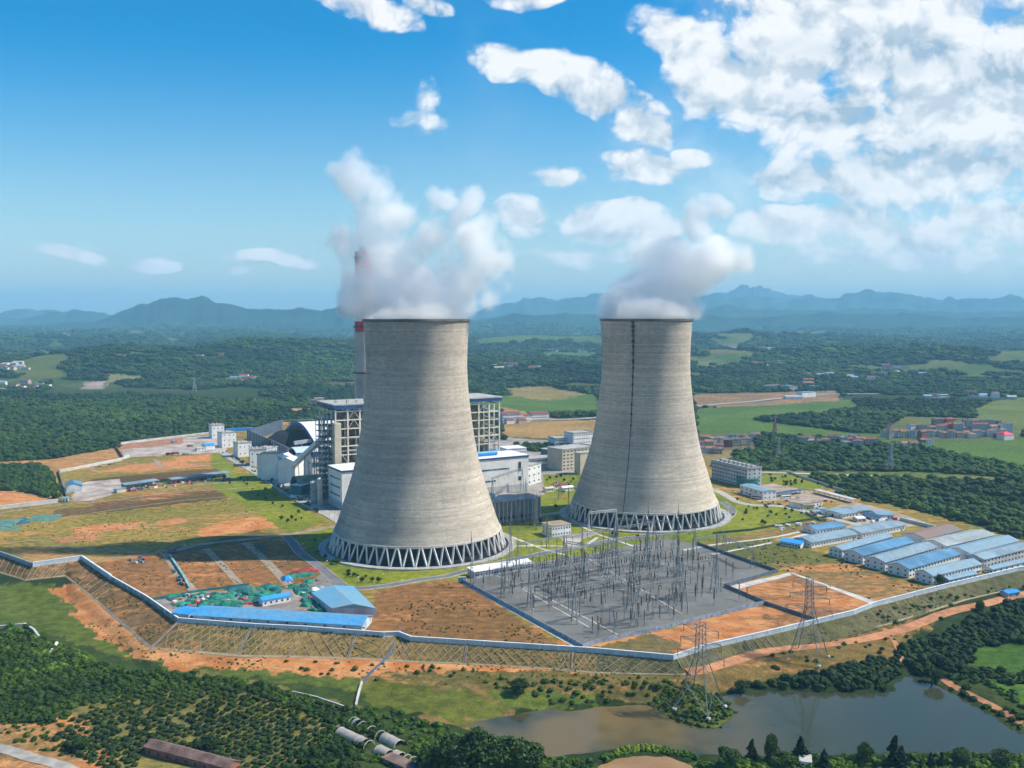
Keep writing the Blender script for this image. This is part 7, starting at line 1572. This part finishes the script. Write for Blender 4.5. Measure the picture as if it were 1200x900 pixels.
CONE = [leafy('crown', 80+k, TCm, 2600, 'cone') for k in range(3)]; ROUND = [leafy('crown', 90+k, TLm, 3000) for k in range(4)]
tr = MB(); tr.cyl(0,0,-.03,.5,.03,.014,8); 
for a in range(5): tr.beam((0,0,.32+.05*a),(.22*math.cos(a*1.3),.22*math.sin(a*1.3),.56+.03*a),.018,.006)
TRK = tr.mesh('trunk', BARK); tc_ = MB(); tc_.cyl(0,0,-.03,.85,.022,.004,8); TRC = tc_.mesh('trunk', BARK)
def tree(label, px, py, top, kind, k=0, wid=1.0, name=None, zp=-13):
    p = GT(px, py); h = hgt(p, top)-p[2]; h = max(h, 2.5); t = empty(name or ('conifer_tree' if kind == 'cone' else 'leafy_tree'), p, k*1.7, label, 'conifer' if kind == 'cone' else 'tree')
    for nm, me in (('trunk', TRC if kind == 'cone' else TRK), ('crown', (CONE if kind == 'cone' else ROUND)[k % (3 if kind == 'cone' else 4)])):
        o = link(nm, me, t); o.scale = (h*wid, h*wid, h)
    return t
for i, a in enumerate([('dark conifer left of the lone tall tree at the pond edge', 881,892,866,'cone',0,1.0),('lone bare stemmed tree with a small crown at the pond edge', 906,892,861,'round',1,.8),('pointed conifer right of the lone bare stemmed tree', 938,893,863,'cone',1,1.1),
    ('short double conifer above the bottom edge', 966,898,878,'cone',2,1.3),('light green round tree between the conifers', 1013,895,871,'round',2,1.0),('tallest dark conifer at the bottom edge', 1048,900,862,'cone',0,.95),('lower conifer leaning on the tallest one', 1056,900,874,'cone',1,1.2),
    ('rounded dark tree at the left end of the near shore trees', 852,899,874,'round',3,1.3),('broad green tree in the middle of the near shore', 920,899,881,'round',0,1.7),('small conifer in the right shore bushes', 1091,899,881,'cone',2,1.1),('second small conifer in the right shore bushes', 1104,899,883,'cone',0,1.1),
    ('wide dark bushy tree near the right bottom corner', 1130,897,878,'round',1,1.8),('low bushy tree at the right bottom corner', 1175,897,879,'round',2,1.8),('tall dark tree, left one of the pair at the pond bottom', 560,912,855,'round',0,1.25),('tall dark tree, right one of the pair at the pond bottom', 607,915,862,'round',3,1.25),
    ('dark tree behind the left one of the pair', 532,905,864,'round',1,1.3),('bushy dark tree between the pair at the pond bottom', 583,918,868,'round',2,1.4),('dark tree near the ruined polytunnel', 505,905,876,'round',1,1.4),('single dark bush on the bank above the pond', 607,813,796,'round',2,1.7),
    ('tree at the corner of the last workers hut', 1101,684,672,'round',1,1.5),('dark bushy tree in the orchard beside the farmhouse', 245,880,862,'round',0,1.5),('big dark tree at the lower left of the orchard', 93,880,862,'round',3,1.5),('dark tree on the slope beside the blue cabin', 1150,716,704,'round',1,1.4),
    ('round tree at the shore right of the spit', 868,812,798,'round',2,1.6),('dark round tree on the pond bank bay', 1092,800,782,'round',3,1.5)]):
    tree(*a)
# rows of small lawn trees
yt_ = empty('young_tree', (0,0,0), 0, 'small young tree on the mown lawn', 'tree', 'young trees on the plant lawns'); o = link('trunk', TRK, yt_); o.scale = (5,5,5); o = link('crown', ROUND[0], yt_); o.scale = (5.5,5.5,5)
first = True
lawns = [([(350,632),(380,625),(388,640),(400,668),(450,684),(420,686)], 16), ([(250,560),(300,560),(350,600),(370,612),(345,622),(310,600)], 22), ([(600,600),(650,590),(660,612),(640,624),(610,620)], 12), ([(850,580),(930,598),(960,606),(890,618),(860,612)], 24), ([(892,560),(930,558),(962,568),(950,572),(900,568)], 20), ([(260,532),(300,556),(335,578),(372,602),(376,600),(300,550),(266,530)], 44), ([(640,560),(690,556),(690,580),(642,578)], 18), ([(700,622),(780,618),(760,628),(700,640)], 8), ([(275,520),(300,548),(315,550),(296,536)], 10)]
for A, n in lawns:
    for k in range(n):
        px, py = rand_in(A); p = G(px, py)
        if distpoly(np.array([p[0]]), np.array([p[1]]), [TL, TL]) < 74 or distpoly(np.array([p[0]]), np.array([p[1]]), [TR, TR]) < 74: continue
        s = rr.uniform(.4, .85)
        if first: yt_.location = (*p, 0); first = False
        else: copy_tree(yt_, (*p, 0), rr.uniform(0, 6), scale=s)
